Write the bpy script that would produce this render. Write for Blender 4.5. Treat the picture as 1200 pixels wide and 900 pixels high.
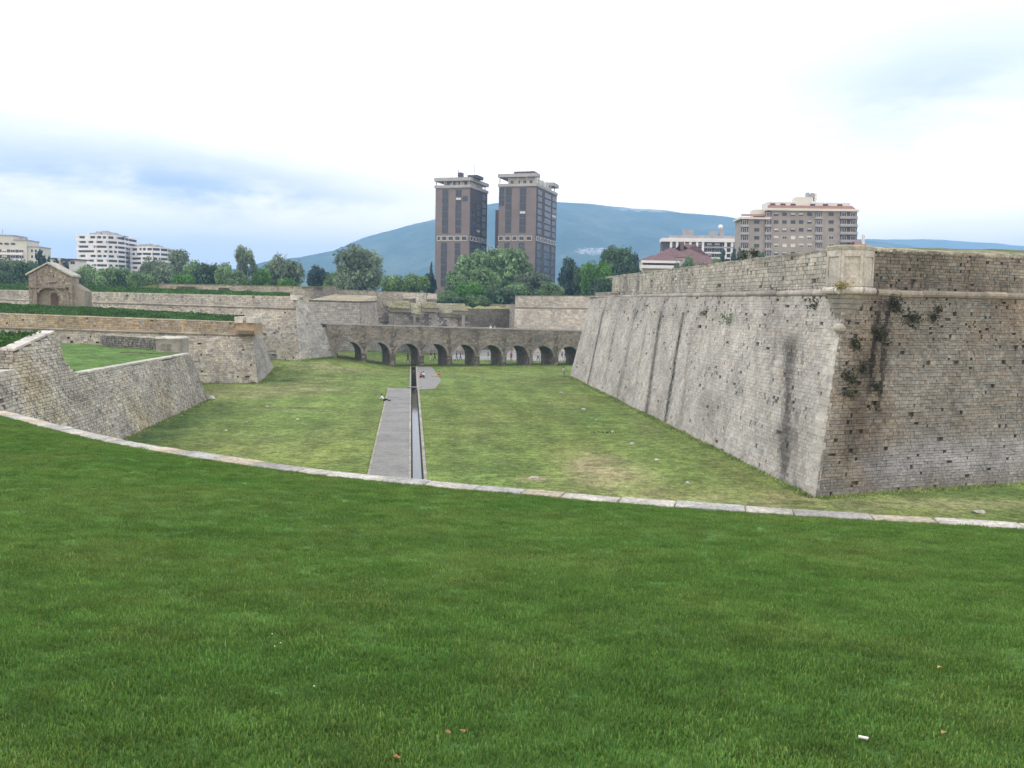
import bpy, bmesh, math, random
import numpy as np
from mathutils import Vector, Matrix, noise as mn
R = math.radians
rnd = random.Random(7)
SC = bpy.context.scene
COL = SC.collection
for o in list(bpy.data.objects):
    bpy.data.objects.remove(o)

# ------------------------------------------------------------------ camera
F = 1060.0
EYE = Vector((0, 0, 12.0))
PITCH = math.atan(95.9 / F)
ROLL = R(1.0)
fwd = Vector((0, math.cos(PITCH), -math.sin(PITCH)))
up0 = Vector((0, math.sin(PITCH), math.cos(PITCH)))
rt0 = Vector((1, 0, 0))
cr = rt0 * math.cos(ROLL) + up0 * math.sin(ROLL)
cu = up0 * math.cos(ROLL) - rt0 * math.sin(ROLL)
cam_d = bpy.data.cameras.new('camera')
cam = bpy.data.objects.new('camera', cam_d)
COL.objects.link(cam)
cam.matrix_world = Matrix(((cr.x, cu.x, -fwd.x, EYE.x), (cr.y, cu.y, -fwd.y, EYE.y), (cr.z, cu.z, -fwd.z, EYE.z), (0, 0, 0, 1)))
cam_d.sensor_width = 36
cam_d.lens = 36 * F / 1200
cam_d.clip_start = 0.1
cam_d.clip_end = 20000
SC.camera = cam

# ------------------------------------------------------------------ world, sun, exposure
SUN_EL, SUN_AZ = 48.0, -112.0        # azimuth measured from +Y towards +X
world = bpy.data.worlds.new('World')
SC.world = world
world.use_nodes = True
SC.view_settings.view_transform = 'Standard'
SC.view_settings.look = 'None'
SC.view_settings.exposure = 0.0
SC.view_settings.gamma = 1.0
SC.cycles.volume_bounces = 2
sun_d = bpy.data.lights.new('sun', 'SUN')
sun_d.energy = 1.6
sun_d.angle = R(14)
sun_d.color = (1.0, 0.95, 0.87)
sun = bpy.data.objects.new('sun', sun_d)
COL.objects.link(sun)
sdir = Vector((math.sin(R(SUN_AZ)) * math.cos(R(SUN_EL)), math.cos(R(SUN_AZ)) * math.cos(R(SUN_EL)), math.sin(R(SUN_EL))))
sun.rotation_euler = sdir.to_track_quat('Z', 'Y').to_euler()
sun.location = (0, 0, 60)


def ray(px, py):
    return fwd + cr * ((px - 600) / F) + cu * ((450 - py) / F)


def at(px, py, Y=None, z=None):
    d = ray(px, py)
    t = Y / d.y if Y is not None else (z - EYE.z) / d.z
    return EYE + d * t


def onp(px, py, O, n):
    d = ray(px, py)
    return EYE + d * ((O - EYE).dot(n) / d.dot(n))


class NT:
    def __init__(s, nt):
        s.nt = nt
        nt.nodes.clear()

    def n(s, t, **kw):
        nd = s.nt.nodes.new(t)
        for k, v in kw.items():
            if k == 'inp':
                for kk, vv in v.items():
                    if isinstance(vv, bpy.types.NodeSocket):
                        s.nt.links.new(vv, nd.inputs[kk])
                    else:
                        nd.inputs[kk].default_value = vv
            else:
                setattr(nd, k, v)
        return nd

    def link(s, a, b):
        s.nt.links.new(a, b)

    def math(s, op, a, b=0.0, c=0.0, clamp=False):
        nd = s.n('ShaderNodeMath', operation=op, use_clamp=clamp)
        for i, v in enumerate((a, b, c)):
            if isinstance(v, bpy.types.NodeSocket):
                s.link(v, nd.inputs[i])
            else:
                nd.inputs[i].default_value = v
        return nd.outputs[0]

    def mix(s, fac, a, b, blend='MIX'):
        nd = s.n('ShaderNodeMix', data_type='RGBA', blend_type=blend)
        for i, v in ((0, fac), (6, a), (7, b)):
            if isinstance(v, bpy.types.NodeSocket):
                s.link(v, nd.inputs[i])
            else:
                nd.inputs[i].default_value = v if i == 0 else (tuple(v) + (1,))[:4]
        return nd.outputs[2]

    def noise(s, vec, scale, detail=3, rough=0.55, dist=0.0):
        nd = s.n('ShaderNodeTexNoise', inp={'Scale': scale, 'Detail': detail, 'Roughness': rough, 'Distortion': dist})
        if vec is not None:
            s.link(vec, nd.inputs['Vector'])
        return nd.outputs[0]

    def ramp(s, fac, stops):
        nd = s.n('ShaderNodeValToRGB')
        s.link(fac, nd.inputs[0])
        e = nd.color_ramp.elements
        while len(e) < len(stops):
            e.new(0.5)
        for i, (p, c) in enumerate(stops):
            e[i].position = p
            e[i].color = (tuple(c) + (1,))[:4] if hasattr(c, '__len__') else (c, c, c, 1)
        return nd.outputs[0]

    def mapr(s, v, a, b, c=0.0, d=1.0, smooth=True):
        nd = s.n('ShaderNodeMapRange', interpolation_type='SMOOTHSTEP' if smooth else 'LINEAR', clamp=True) if smooth else s.n('ShaderNodeMapRange', clamp=True)
        s.link(v, nd.inputs[0])
        for i, x in enumerate((a, b, c, d)):
            nd.inputs[i + 1].default_value = x
        return nd.outputs[0]


# sky: Nishita blue behind a thick bright overcast, thinner grey-blue banks low on the left and upper right
w = NT(world.node_tree)
tc = w.n('ShaderNodeTexCoord')
sky = w.n('ShaderNodeTexSky', sky_type='NISHITA', sun_disc=False, sun_elevation=R(SUN_EL), sun_rotation=R(SUN_AZ), altitude=450)
dirv = tc.outputs['Generated']
mp = w.n('ShaderNodeMapping', inp={'Vector': dirv, 'Scale': (1.0, 1.0, 3.2)})
n1 = w.noise(mp.outputs[0], 2.2, 5, 0.55, 0.3)
n2 = w.noise(mp.outputs[0], 6.0, 5, 0.6, 0.15)
wob = w.math('MULTIPLY', w.math('SUBTRACT', n2, 0.5), 0.10)
sx = w.n('ShaderNodeSeparateXYZ', inp={'Vector': dirv})
az = w.math('ARCTAN2', sx.outputs[0], sx.outputs[1])


def bank(px, py, wx, wy, amp, tilt=0.0):
    d = ray(px, py).normalized()
    a0 = math.atan2(d.x, d.y)
    dx = w.math('SUBTRACT', az, a0)
    dz = w.math('ADD', w.math('SUBTRACT', sx.outputs[2], d.z), wob)
    dz = w.math('ADD', dz, w.math('MULTIPLY', dx, tilt))
    q = w.math('ADD', w.math('POWER', w.math('DIVIDE', dx, wx), 2.0), w.math('POWER', w.math('DIVIDE', dz, wy), 2.0))
    return w.math('MULTIPLY', w.math('EXPONENT', w.math('MULTIPLY', q, -1.0)), amp)


b = bank(60, 185, 0.33, 0.042, 0.75, 0.05)
b = w.math('ADD', b, bank(270, 215, 0.16, 0.020, 0.35, 0.03))
b = w.math('ADD', b, bank(120, 300, 0.40, 0.026, 0.26))
b = w.math('ADD', b, bank(1120, 95, 0.17, 0.07, 0.75, -0.05))
b = w.math('ADD', b, bank(1170, 275, 0.12, 0.018, 0.2))
gen = w.mapr(n1, 0.60, 0.80, 0.0, 0.45)
high = w.mapr(sx.outputs[2], 0.42, 0.62)
gen = w.math('MULTIPLY', gen, high)
tot = w.math('ADD', b, gen, clamp=True)
nmod = w.mapr(n2, 0.25, 0.75, 0.62, 1.2)
tot = w.math('MULTIPLY', tot, nmod, clamp=True)
skyc = w.mix(1.0, sky.outputs[0], (0.10, 0.10, 0.10), 'MULTIPLY')
greyblue = w.mix(0.9, skyc, (0.80, 0.87, 0.99))
lowb = w.mapr(sx.outputs[2], 0.26, 0.02)
white = w.mix(lowb, (1.62, 1.60, 1.62), (3.1, 2.5, 1.95))
col = w.mix(tot, white, greyblue)
bg = w.n('ShaderNodeBackground', inp={'Color': col, 'Strength': 1.0})
out = w.n('ShaderNodeOutputWorld')
w.link(bg.outputs[0], out.inputs[0])


# ------------------------------------------------------------------ helpers
def tag(o, label=None, cat=None, group=None, kind=None):
    if label: o['label'] = label
    if cat: o['category'] = cat
    if group: o['group'] = group
    if kind: o['kind'] = kind
    return o


def empty(name, loc, label=None, cat=None, group=None, rz=0):
    o = bpy.data.objects.new(name, None)
    o.empty_display_size = 0.3
    COL.objects.link(o)
    o.location = loc
    o.rotation_euler = (0, 0, rz)
    return tag(o, label, cat, group)


def origin(p):
    v = Vector((0, 0, 0))
    while p is not None:
        v = v + Vector(p.location)
        p = p.parent
    return v


class MB:
    def __init__(s):
        s.v = []; s.f = []; s.c = []; s.m = []

    def face(s, pts, c=(0.5, 0.5, 0.5), m=0):
        k = len(s.v)
        s.v.extend(pts)
        s.f.append(tuple(range(k, k + len(pts))))
        s.c.append(c); s.m.append(m)

    def hexa(s, p, c=(0.5, 0.5, 0.5), m=0, back=True):
        # p: 4 back corners then 4 front corners, each counter-clockwise seen from the front
        k = len(s.v)
        s.v.extend(p)
        fs = [(4, 5, 6, 7), (0, 1, 5, 4), (1, 2, 6, 5), (2, 3, 7, 6), (3, 0, 4, 7)]
        if back: fs.append((3, 2, 1, 0))
        for q in fs:
            s.f.append(tuple(k + i for i in q)); s.c.append(c); s.m.append(m)

    def box(s, x0, x1, y0, y1, z0, z1, c=(0.5, 0.5, 0.5), m=0):
        s.hexa([Vector((x0, y1, z0)), Vector((x1, y1, z0)), Vector((x1, y1, z1)), Vector((x0, y1, z1)),
                Vector((x0, y0, z0)), Vector((x1, y0, z0)), Vector((x1, y0, z1)), Vector((x0, y0, z1))], c, m)

    def slab(s, Fr, u0, u1, z0, z1, d0, d1, c=(0.5, 0.5, 0.5), m=0):
        # box on a facade frame Fr = (O, u, n): d is the distance out of the facade
        O, u, n = Fr
        Z = Vector((0, 0, 1))
        q = lambda a, z, d: O + u * a + Z * z + n * d
        s.hexa([q(u0, z0, d0), q(u1, z0, d0), q(u1, z1, d0), q(u0, z1, d0),
                q(u0, z0, d1), q(u1, z0, d1), q(u1, z1, d1), q(u0, z1, d1)], c, m)

    def prism(s, poly, z0, z1, c=(0.5, 0.5, 0.5), m=0, top=None):
        # poly counter-clockwise list of (x, y)
        n = len(poly)
        zt = z1 if top is None else top
        lo = [Vector((p[0], p[1], z0)) for p in poly]
        hi = [Vector((p[0], p[1], z1 if top is None else top[i])) for i, p in enumerate(poly)]
        for i in range(n):
            j = (i + 1) % n
            s.face([lo[i], lo[j], hi[j], hi[i]], c, m)
        s.face(hi, c, m)
        s.face(lo[::-1], c, m)

    def tube(s, pts, rads, c=(0.5, 0.5, 0.5), m=0, seg=8, cap=True):
        pts = [Vector(p) for p in pts]
        if not hasattr(rads, '__len__'): rads = [rads] * len(pts)
        rings = []
        for i, p in enumerate(pts):
            t = (pts[min(i + 1, len(pts) - 1)] - pts[max(i - 1, 0)]).normalized()
            a = t.orthogonal().normalized() if abs(t.z) < 0.95 else Vector((1, 0, 0))
            a = (a - t * a.dot(t)).normalized()
            b_ = t.cross(a)
            k = len(s.v)
            for j in range(seg):
                an = 2 * math.pi * j / seg
                s.v.append(p + (a * math.cos(an) + b_ * math.sin(an)) * rads[i])
            rings.append(k)
        for i in range(len(rings) - 1):
            for j in range(seg):
                j2 = (j + 1) % seg
                s.f.append((rings[i] + j, rings[i] + j2, rings[i + 1] + j2, rings[i + 1] + j)); s.c.append(c); s.m.append(m)
        if cap:
            s.f.append(tuple(rings[0] + j for j in range(seg))[::-1]); s.c.append(c); s.m.append(m)
            s.f.append(tuple(rings[-1] + j for j in range(seg))); s.c.append(c); s.m.append(m)

    def mesh(s, name, mats, off=None):
        me = bpy.data.meshes.new(name)
        V = np.array([tuple(p) for p in s.v], dtype=np.float64).reshape(-1, 3)
        if off is not None: V = V - np.array(tuple(off))
        me.from_pydata(V.tolist(), [], s.f)
        for mt in (mats if isinstance(mats, (list, tuple)) else [mats]):
            me.materials.append(mt)
        if len(s.f):
            me.polygons.foreach_set('material_index', np.array(s.m, dtype=np.int32))
            cnt = np.array([len(q) for q in s.f])
            cc = np.repeat(np.array([tuple(c[:3]) + (1.0,) for c in s.c], dtype=np.float32), cnt, axis=0)
            a = me.color_attributes.new('Col', 'FLOAT_COLOR', 'CORNER')
            a.data.foreach_set('color', cc.ravel())
        me.update()
        return me

    def build(s, name, mats, parent=None, label=None, kind=None, smooth=False, cat=None, group=None, off=None):
        base = origin(parent) if parent is not None else Vector((0, 0, 0))
        if parent is None and off is not None:
            base = Vector(off)
        me = s.mesh(name, mats, base)
        if smooth:
            me.polygons.foreach_set('use_smooth', [True] * len(me.polygons))
        o = bpy.data.objects.new(name, me)
        COL.objects.link(o)
        if parent is not None: o.parent = parent
        elif off is not None: o.location = base
        return tag(o, label, cat, group, kind)


# ------------------------------------------------------------------ materials
def new_mat(name):
    m = bpy.data.materials.new(name)
    m.use_nodes = True
    return m, NT(m.node_tree)


def finish(t, color, rough=0.95, bump=None, bstr=0.5, bdist=0.02, spec=0.2, extra=None):
    p = t.n('ShaderNodeBsdfPrincipled', inp={'Roughness': rough, 'Specular IOR Level': spec})
    if isinstance(color, bpy.types.NodeSocket): t.link(color, p.inputs['Base Color'])
    else: p.inputs['Base Color'].default_value = tuple(color) + (1,)
    if bump is not None:
        bn = t.n('ShaderNodeBump', inp={'Strength': bstr, 'Distance': bdist, 'Height': bump})
        t.link(bn.outputs[0], p.inputs['Normal'])
    if extra:
        for k, v in extra.items(): p.inputs[k].default_value = v
    o = t.n('ShaderNodeOutputMaterial')
    t.link(p.outputs[0], o.inputs[0])
    return p


def mat_attr(name, sc=1.0, amt=0.35, rough=0.95, bscale=6.0, bstr=0.6, bdist=0.04):
    """colour from the mesh's own 'Col' (each stone's own colour), with grain, lichen and relief on top"""
    m, t = new_mat(name)
    g = t.n('ShaderNodeNewGeometry')
    a = t.n('ShaderNodeAttribute', attribute_name='Col')
    n_a = t.noise(g.outputs['Position'], 0.35 * sc, 4, 0.6)
    n_b = t.noise(g.outputs['Position'], 5.0 * sc, 5, 0.7)
    f1 = t.mapr(n_a, 0.25, 0.75, 1 - amt * 0.6, 1 + amt * 0.45)
    f2 = t.mapr(n_b, 0.2, 0.8, 1 - amt, 1 + amt * 0.6)
    f = t.math('MULTIPLY', f1, f2)
    n_d = t.noise(g.outputs['Position'], 2.6 * sc, 6, 0.78, 0.4)
    f = t.math('MULTIPLY', f, t.mapr(n_d, 0.56, 0.70, 1.0, 0.78))
    n_e = t.noise(g.outputs['Position'], 1.3 * sc, 5, 0.7, 0.2)
    f = t.math('MULTIPLY', f, t.mapr(n_e, 0.3, 0.7, 0.85, 1.15))
    vm = t.n('ShaderNodeVectorMath', operation='SCALE')
    t.link(a.outputs['Color'], vm.inputs[0]); t.link(f, vm.inputs['Scale'])
    bh = t.noise(g.outputs['Position'], bscale, 5, 0.65)
    finish(t, vm.outputs[0], rough, bh, bstr, bdist)
    return m


def mat_plain(name, c, amt=0.2, sc=1.0, rough=0.8, bstr=0.2, spec=0.3, extra=None):
    m, t = new_mat(name)
    g = t.n('ShaderNodeNewGeometry')
    n_a = t.noise(g.outputs['Position'], 0.8 * sc, 5, 0.65)
    f = t.mapr(n_a, 0.2, 0.8, 1 - amt, 1 + amt)
    vm = t.n('ShaderNodeVectorMath', operation='SCALE')
    vm.inputs[0].default_value = c
    t.link(f, vm.inputs['Scale'])
    finish(t, vm.outputs[0], rough, n_a, bstr, 0.02, spec, extra)
    return m


M = {}
M['stone'] = mat_attr('weathered_stone')
M['stone_far'] = mat_attr('weathered_stone_far', sc=0.6, amt=0.28, bscale=2.5, bdist=0.08)
M['core'] = mat_plain('wall_mortar', (0.16, 0.14, 0.115), 0.3, 2.0, 0.95)
M['asphalt'] = mat_plain('path_asphalt', (0.225, 0.218, 0.207), 0.2, 1.2, 0.9)
M['kerb'] = mat_attr('kerb_stone', sc=3.0, amt=0.5, bscale=20, bdist=0.01)
M['gravel'] = mat_plain('pale_gravel', (0.45, 0.43, 0.42), 0.15, 2.0, 0.95)
M['white'] = mat_plain('white_render', (0.74, 0.69, 0.68), 0.08, 0.2, 0.8)
M['cream'] = mat_plain('cream_render', (0.58, 0.545, 0.48), 0.08, 0.2, 0.8)
M['glass'] = mat_plain('dark_window_glass', (0.035, 0.04, 0.055), 0.3, 0.4, 0.25, 0.0, 0.35)
M['shutter'] = mat_plain('pale_shutter', (0.6, 0.57, 0.52), 0.1, 1, 0.7)
M['reveal'] = mat_plain('shaded_loggia_wall', (0.10, 0.085, 0.085), 0.2, 0.5, 0.9)  # shade of the recessed balconies is put into this dark colour
M['brickwork'] = mat_plain('pinkish_brickwork', (0.31, 0.268, 0.24), 0.12, 0.4, 0.9)
M['tower_brick'] = mat_plain('brown_brick_cladding', (0.18, 0.145, 0.138), 0.14, 0.25, 0.85)
M['tower_brick2'] = mat_plain('plum_metal_cladding', (0.07, 0.055, 0.065), 0.2, 0.25, 0.7)
M['tile'] = mat_plain('red_clay_tiles', (0.255, 0.135, 0.11), 0.2, 1.0, 0.85)
M['tile2'] = mat_plain('dull_brown_red_tiles', (0.15, 0.088, 0.085), 0.3, 1.0, 0.85)
M['grey'] = mat_plain('grey_concrete', (0.33, 0.32, 0.32), 0.15, 0.5, 0.9)
M['metal'] = mat_plain('dark_painted_metal', (0.08, 0.08, 0.09), 0.2, 1.0, 0.5)
M['bark'] = mat_plain('grey_brown_bark', (0.10, 0.075, 0.055), 0.3, 3.0, 0.95, 0.6)


def mat_leaf(name, c, trans=0.45):
    m, t = new_mat(name)
    g = t.n('ShaderNodeNewGeometry')
    a = t.n('ShaderNodeAttribute', attribute_name='Col')
    n_a = t.noise(g.outputs['Position'], 0.35, 3, 0.6)
    f = t.mapr(n_a, 0.25, 0.75, 0.7, 1.35)
    vm = t.n('ShaderNodeVectorMath', operation='SCALE')
    t.link(a.outputs['Color'], vm.inputs[0]); t.link(f, vm.inputs['Scale'])
    vc = t.n('ShaderNodeVectorMath', operation='MULTIPLY')
    t.link(vm.outputs[0], vc.inputs[0]); vc.inputs[1].default_value = c
    d = t.n('ShaderNodeBsdfDiffuse'); tr = t.n('ShaderNodeBsdfTranslucent')
    t.link(vc.outputs[0], d.inputs[0]); t.link(vc.outputs[0], tr.inputs[0])
    mx = t.n('ShaderNodeMixShader', inp={'Fac': trans})
    t.link(d.outputs[0], mx.inputs[1]); t.link(tr.outputs[0], mx.inputs[2])
    o = t.n('ShaderNodeOutputMaterial'); t.link(mx.outputs[0], o.inputs[0])
    return m


LEAF = {
    'mid': mat_leaf('mid_green_leaves', (0.20, 0.295, 0.14)),
    'dark': mat_leaf('dark_green_leaves', (0.115, 0.18, 0.10)),
    'grey': mat_leaf('grey_green_leaves', (0.215, 0.27, 0.18)),
    'bright': mat_leaf('bright_green_leaves', (0.125, 0.26, 0.06)),
    'blue': mat_leaf('blue_green_needles', (0.08, 0.125, 0.105)),
    'light': mat_leaf('light_willow_leaves', (0.21, 0.32, 0.125)),
    'ivy': mat_leaf('ivy_leaves', (0.075, 0.15, 0.045)),
    'weed': mat_leaf('wall_weed_leaves', (0.085, 0.088, 0.055)),
    'dryweed': mat_leaf('dry_weed_leaves', (0.28, 0.25, 0.09)),
}


# grass sheet: colour of the turf, with painted wall shadow, is stored on the mesh, the shader adds fine mottling and relief
def mat_turf(name, fine=9.0):
    m, t = new_mat(name)
    g = t.n('ShaderNodeNewGeometry')
    a = t.n('ShaderNodeAttribute', attribute_name='Col')
    n_a = t.noise(g.outputs['Position'], 0.22, 5, 0.65, 0.6)
    n_b = t.noise(g.outputs['Position'], 1.6, 5, 0.7, 0.3)
    n_c = t.noise(g.outputs['Position'], fine * 0.6, 5, 0.85)
    n_f = t.noise(g.outputs['Position'], 0.7, 5, 0.75, 0.2)
    f = t.math('MULTIPLY', t.mapr(n_a, 0.25, 0.75, 0.74, 1.26), t.mapr(n_b, 0.3, 0.7, 0.62, 1.36))
    f = t.math('MULTIPLY', f, t.mapr(n_f, 0.32, 0.68, 0.78, 1.22))
    f = t.math('MULTIPLY', f, t.mapr(n_c, 0.3, 0.7, 0.5, 1.5))
    vm = t.n('ShaderNodeVectorMath', operation='SCALE')
    t.link(a.outputs['Color'], vm.inputs[0]); t.link(f, vm.inputs['Scale'])
    c2 = t.mix(t.mapr(n_b, 0.58, 0.78, 0.0, 0.35), vm.outputs[0], (0.20, 0.20, 0.075))
    finish(t, c2, 1.0, n_c, 0.8, 0.06, 0.1)
    return m


M['turf'] = mat_turf('moat_turf')
M['turf_top'] = mat_turf('parapet_turf', 5.0)


def mat_blade():
    m, t = new_mat('lawn_blades')
    g = t.n('ShaderNodeNewGeometry')
    oi = t.n('ShaderNodeObjectInfo')
    a = t.n('ShaderNodeAttribute', attribute_name='Col')
    n_a = t.noise(g.outputs['Position'], 0.5, 4, 0.6, 0.5)
    n_b = t.noise(g.outputs['Position'], 3.5, 3, 0.6)
    mp_ = t.n('ShaderNodeMapping', inp={'Vector': g.outputs['Position'], 'Scale': (0.35, 2.2, 1.0)})
    n_s = t.noise(mp_.outputs[0], 0.7, 3, 0.6)
    c = t.ramp(n_a, [(0.30, (0.104, 0.212, 0.054)), (0.50, (0.128, 0.232, 0.062)), (0.72, (0.165, 0.245, 0.074))])
    f = t.math('MULTIPLY', t.mapr(n_b, 0.2, 0.8, 0.84, 1.16), t.mapr(oi.outputs['Random'], 0, 1, 0.75, 1.28, False))
    f = t.math('MULTIPLY', f, t.mapr(n_s, 0.3, 0.7, 0.92, 1.08))
    vm = t.n('ShaderNodeVectorMath', operation='SCALE'); t.link(c, vm.inputs[0]); t.link(f, vm.inputs['Scale'])
    vc = t.n('ShaderNodeVectorMath', operation='MULTIPLY'); t.link(vm.outputs[0], vc.inputs[0]); t.link(a.outputs['Color'], vc.inputs[1])
    d = t.n('ShaderNodeBsdfDiffuse'); tr = t.n('ShaderNodeBsdfTranslucent')
    t.link(vc.outputs[0], d.inputs[0]); t.link(vc.outputs[0], tr.inputs[0])
    mx = t.n('ShaderNodeMixShader', inp={'Fac': 0.42})
    t.link(d.outputs[0], mx.inputs[1]); t.link(tr.outputs[0], mx.inputs[2])
    o = t.n('ShaderNodeOutputMaterial'); t.link(mx.outputs[0], o.inputs[0])
    return m


M['blade'] = mat_blade()

# ------------------------------------------------------------------ masonry
def jt(a, b, r_, c):
    k = a + b * r_.random()
    return tuple(q * k for q in c)


def lerp(a, b, t): return a + (b - a) * t


def bil(B0, B1, T0, T1, a, b):
    return lerp(lerp(B0, B1, a), lerp(T0, T1, a), b)


def masonry(mb, B0, B1, T0, T1, colf, course=0.3, slen=0.5, gap=0.02, proud=0.03, depth=0.2, hole=0.02, keep=None, seed=1, cvar=0.25):
    """coursed rubble: every stone an own block standing proud of the wall core; some are missing"""
    r = random.Random(seed)
    n = (B1 - B0).cross(T0 - B0).normalized()
    H = max((T0 - B0).length, (T1 - B1).length)
    W = max((B1 - B0).length, (T1 - T0).length)
    h = 0.0
    while h < H - 0.05:
        ch = course * (1 + cvar * (r.random() * 2 - 1))
        ch = min(ch, H - h)
        b0, b1 = h / H, (h + ch) / H
        s = -r.random() * slen
        while s < W:
            L = slen * (0.4 + 1.25 * r.random() ** 1.3)
            s0, s1 = max(s, 0.0), min(s + L, W)
            s += L
            if s1 - s0 < 0.08: continue
            a0, a1 = (s0 + gap / 2) / W, (s1 - gap / 2) / W
            am, bm = (a0 + a1) / 2, (b0 + b1) / 2
            hp = hole(am, bm) if callable(hole) else hole
            if s1 - s0 > slen * 0.85: hp *= 0.35
            elif s1 - s0 < slen * 0.6: hp *= 1.7
            if r.random() < hp: continue
            if keep is not None and not keep(am, bm, a0, a1, b0, b1): continue
            g = gap / 2 / H
            j = lambda k: (r.random() - 0.5) * k
            jj = 0.25 * gap / W
            jb = 0.6 * gap / H
            cs = [(a0 + j(jj), b0 + g + j(jb)), (a1 + j(jj), b0 + g + j(jb)), (a1 + j(jj), b1 - g + j(jb)), (a0 + j(jj), b1 - g + j(jb))]
            cs = [(x, y + 0.16 * fbm(x * W, y * H * 1.5 + seed, 0.22, 3) * math.sin(math.pi * min(1, max(0, y))) / H * min(1.0, H / 5)) for x, y in cs]
            bk = [bil(B0, B1, T0, T1, x, y) - n * depth for x, y in cs]
            pr = proud * r.random()
            fr = [bil(B0, B1, T0, T1, x, y) + n * (pr + j(proud * 0.6)) for x, y in cs]
            mb.hexa(bk + fr, colf(r, am, bm), back=False)
        h += ch


def core_sheet(mb, B0, B1, T0, T1, depth=0.2, topf=None, botf=None, N=1, c=(0.2, 0.18, 0.15)):
    n = (B1 - B0).cross(T0 - B0).normalized()
    for i in range(N):
        a0, a1 = i / N, (i + 1) / N
        e = 1e-4
        t0, t1 = (topf(a0 + e), topf(a1 - e)) if topf else (1, 1)
        q0, q1 = (botf(a0 + e), botf(a1 - e)) if botf else (0, 0)
        mb.face([bil(B0, B1, T0, T1, a0, q0) - n * depth, bil(B0, B1, T0, T1, a1, q1) - n * depth,
                 bil(B0, B1, T0, T1, a1, t1) - n * depth, bil(B0, B1, T0, T1, a0, t0) - n * depth], c)


def fbm(x, y, s=1.0, o=4):
    v = 0; a = 0.5; f = s
    for _ in range(o):
        v += a * mn.noise(Vector((x * f, y * f, 3.7 * f)))
        a *= 0.5; f *= 2.03
    return v


def stonecol(base, var=0.22, warm=0.08, stain=None, W=1, H=1, alt=None, altp=0.0):
    def f(r, a, b):
        k = 1 + var * (r.random() * 2 - 1)
        w_ = warm * (r.random() * 2 - 1)
        c = base
        if alt is not None and r.random() < altp: c = alt[int(r.random() * len(alt))]
        k *= 1 + 0.25 * fbm(a * W, b * H, 0.12)
        c = [c[0] * k * (1 + w_), c[1] * k, c[2] * k * (1 - w_)]
        if stain: c = stain(c, a, b, a * W, b * H, r)
        return tuple(max(0.02, min(0.75, x)) for x in c)
    return f


def cop_line(name, pts, wid, th, base, parent, pitch=1.3, over=0.06, seed=0, inward=None, mat='kerb'):
    """coping stones laid one by one along a polyline (outer edge); inward = horizontal direction in which the stones lie"""
    r = random.Random(seed)
    k = 0
    for i in range(len(pts) - 1):
        a, b_ = pts[i], pts[i + 1]
        L = (b_ - a).length
        n = max(1, round(L / pitch))
        u = (b_ - a).normalized()
        iw = inward if inward is not None else Vector((-u.y, u.x, 0)).normalized()
        for q in range(n):
            g = 0.012
            p0, p1 = a + u * (L * q / n + g), a + u * (L * (q + 1) / n - g)
            z = (r.random() - 0.5) * 0.02
            o0 = -iw * (over + 0.02 * r.random()); o1 = iw * (wid + 0.02 * r.random())
            Z = Vector((0, 0, 1))
            c = jt(0.78, 0.4, r, base)
            m = MB()
            m.hexa([p0 + o0 + Z * z, p1 + o0 + Z * z, p1 + o1 + Z * z, p0 + o1 + Z * z,
                    p0 + o0 + Z * (z + th), p1 + o0 + Z * (z + th), p1 + o1 + Z * (z + th), p0 + o1 + Z * (z + th)], c)
            m.build(name, M[mat], parent)
            k += 1
    return k


# ------------------------------------------------------------------ layout of the moat
CH0 = at(489.5, 567, z=0)
CH1 = at(484.6, 432, z=0)
CHS = (CH1.x - CH0.x) / (CH1.y - CH0.y)
def xch(y): return CH0.x + (y - CH0.y) * CHS
def sstep(t):
    t = max(0.0, min(1.0, t)); return t * t * (3 - 2 * t)
def hground(x, y):
    z = 1.75 * sstep((-20 - x) / 13) * sstep((y - 126) / 28) * (1 - sstep((y - 185) / 30))
    z += 0.10 * fbm(x, y, 0.12, 3) * min(1, abs(x - xch(y)) / 4)
    if y > 262: z = 11.5
    return z


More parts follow.
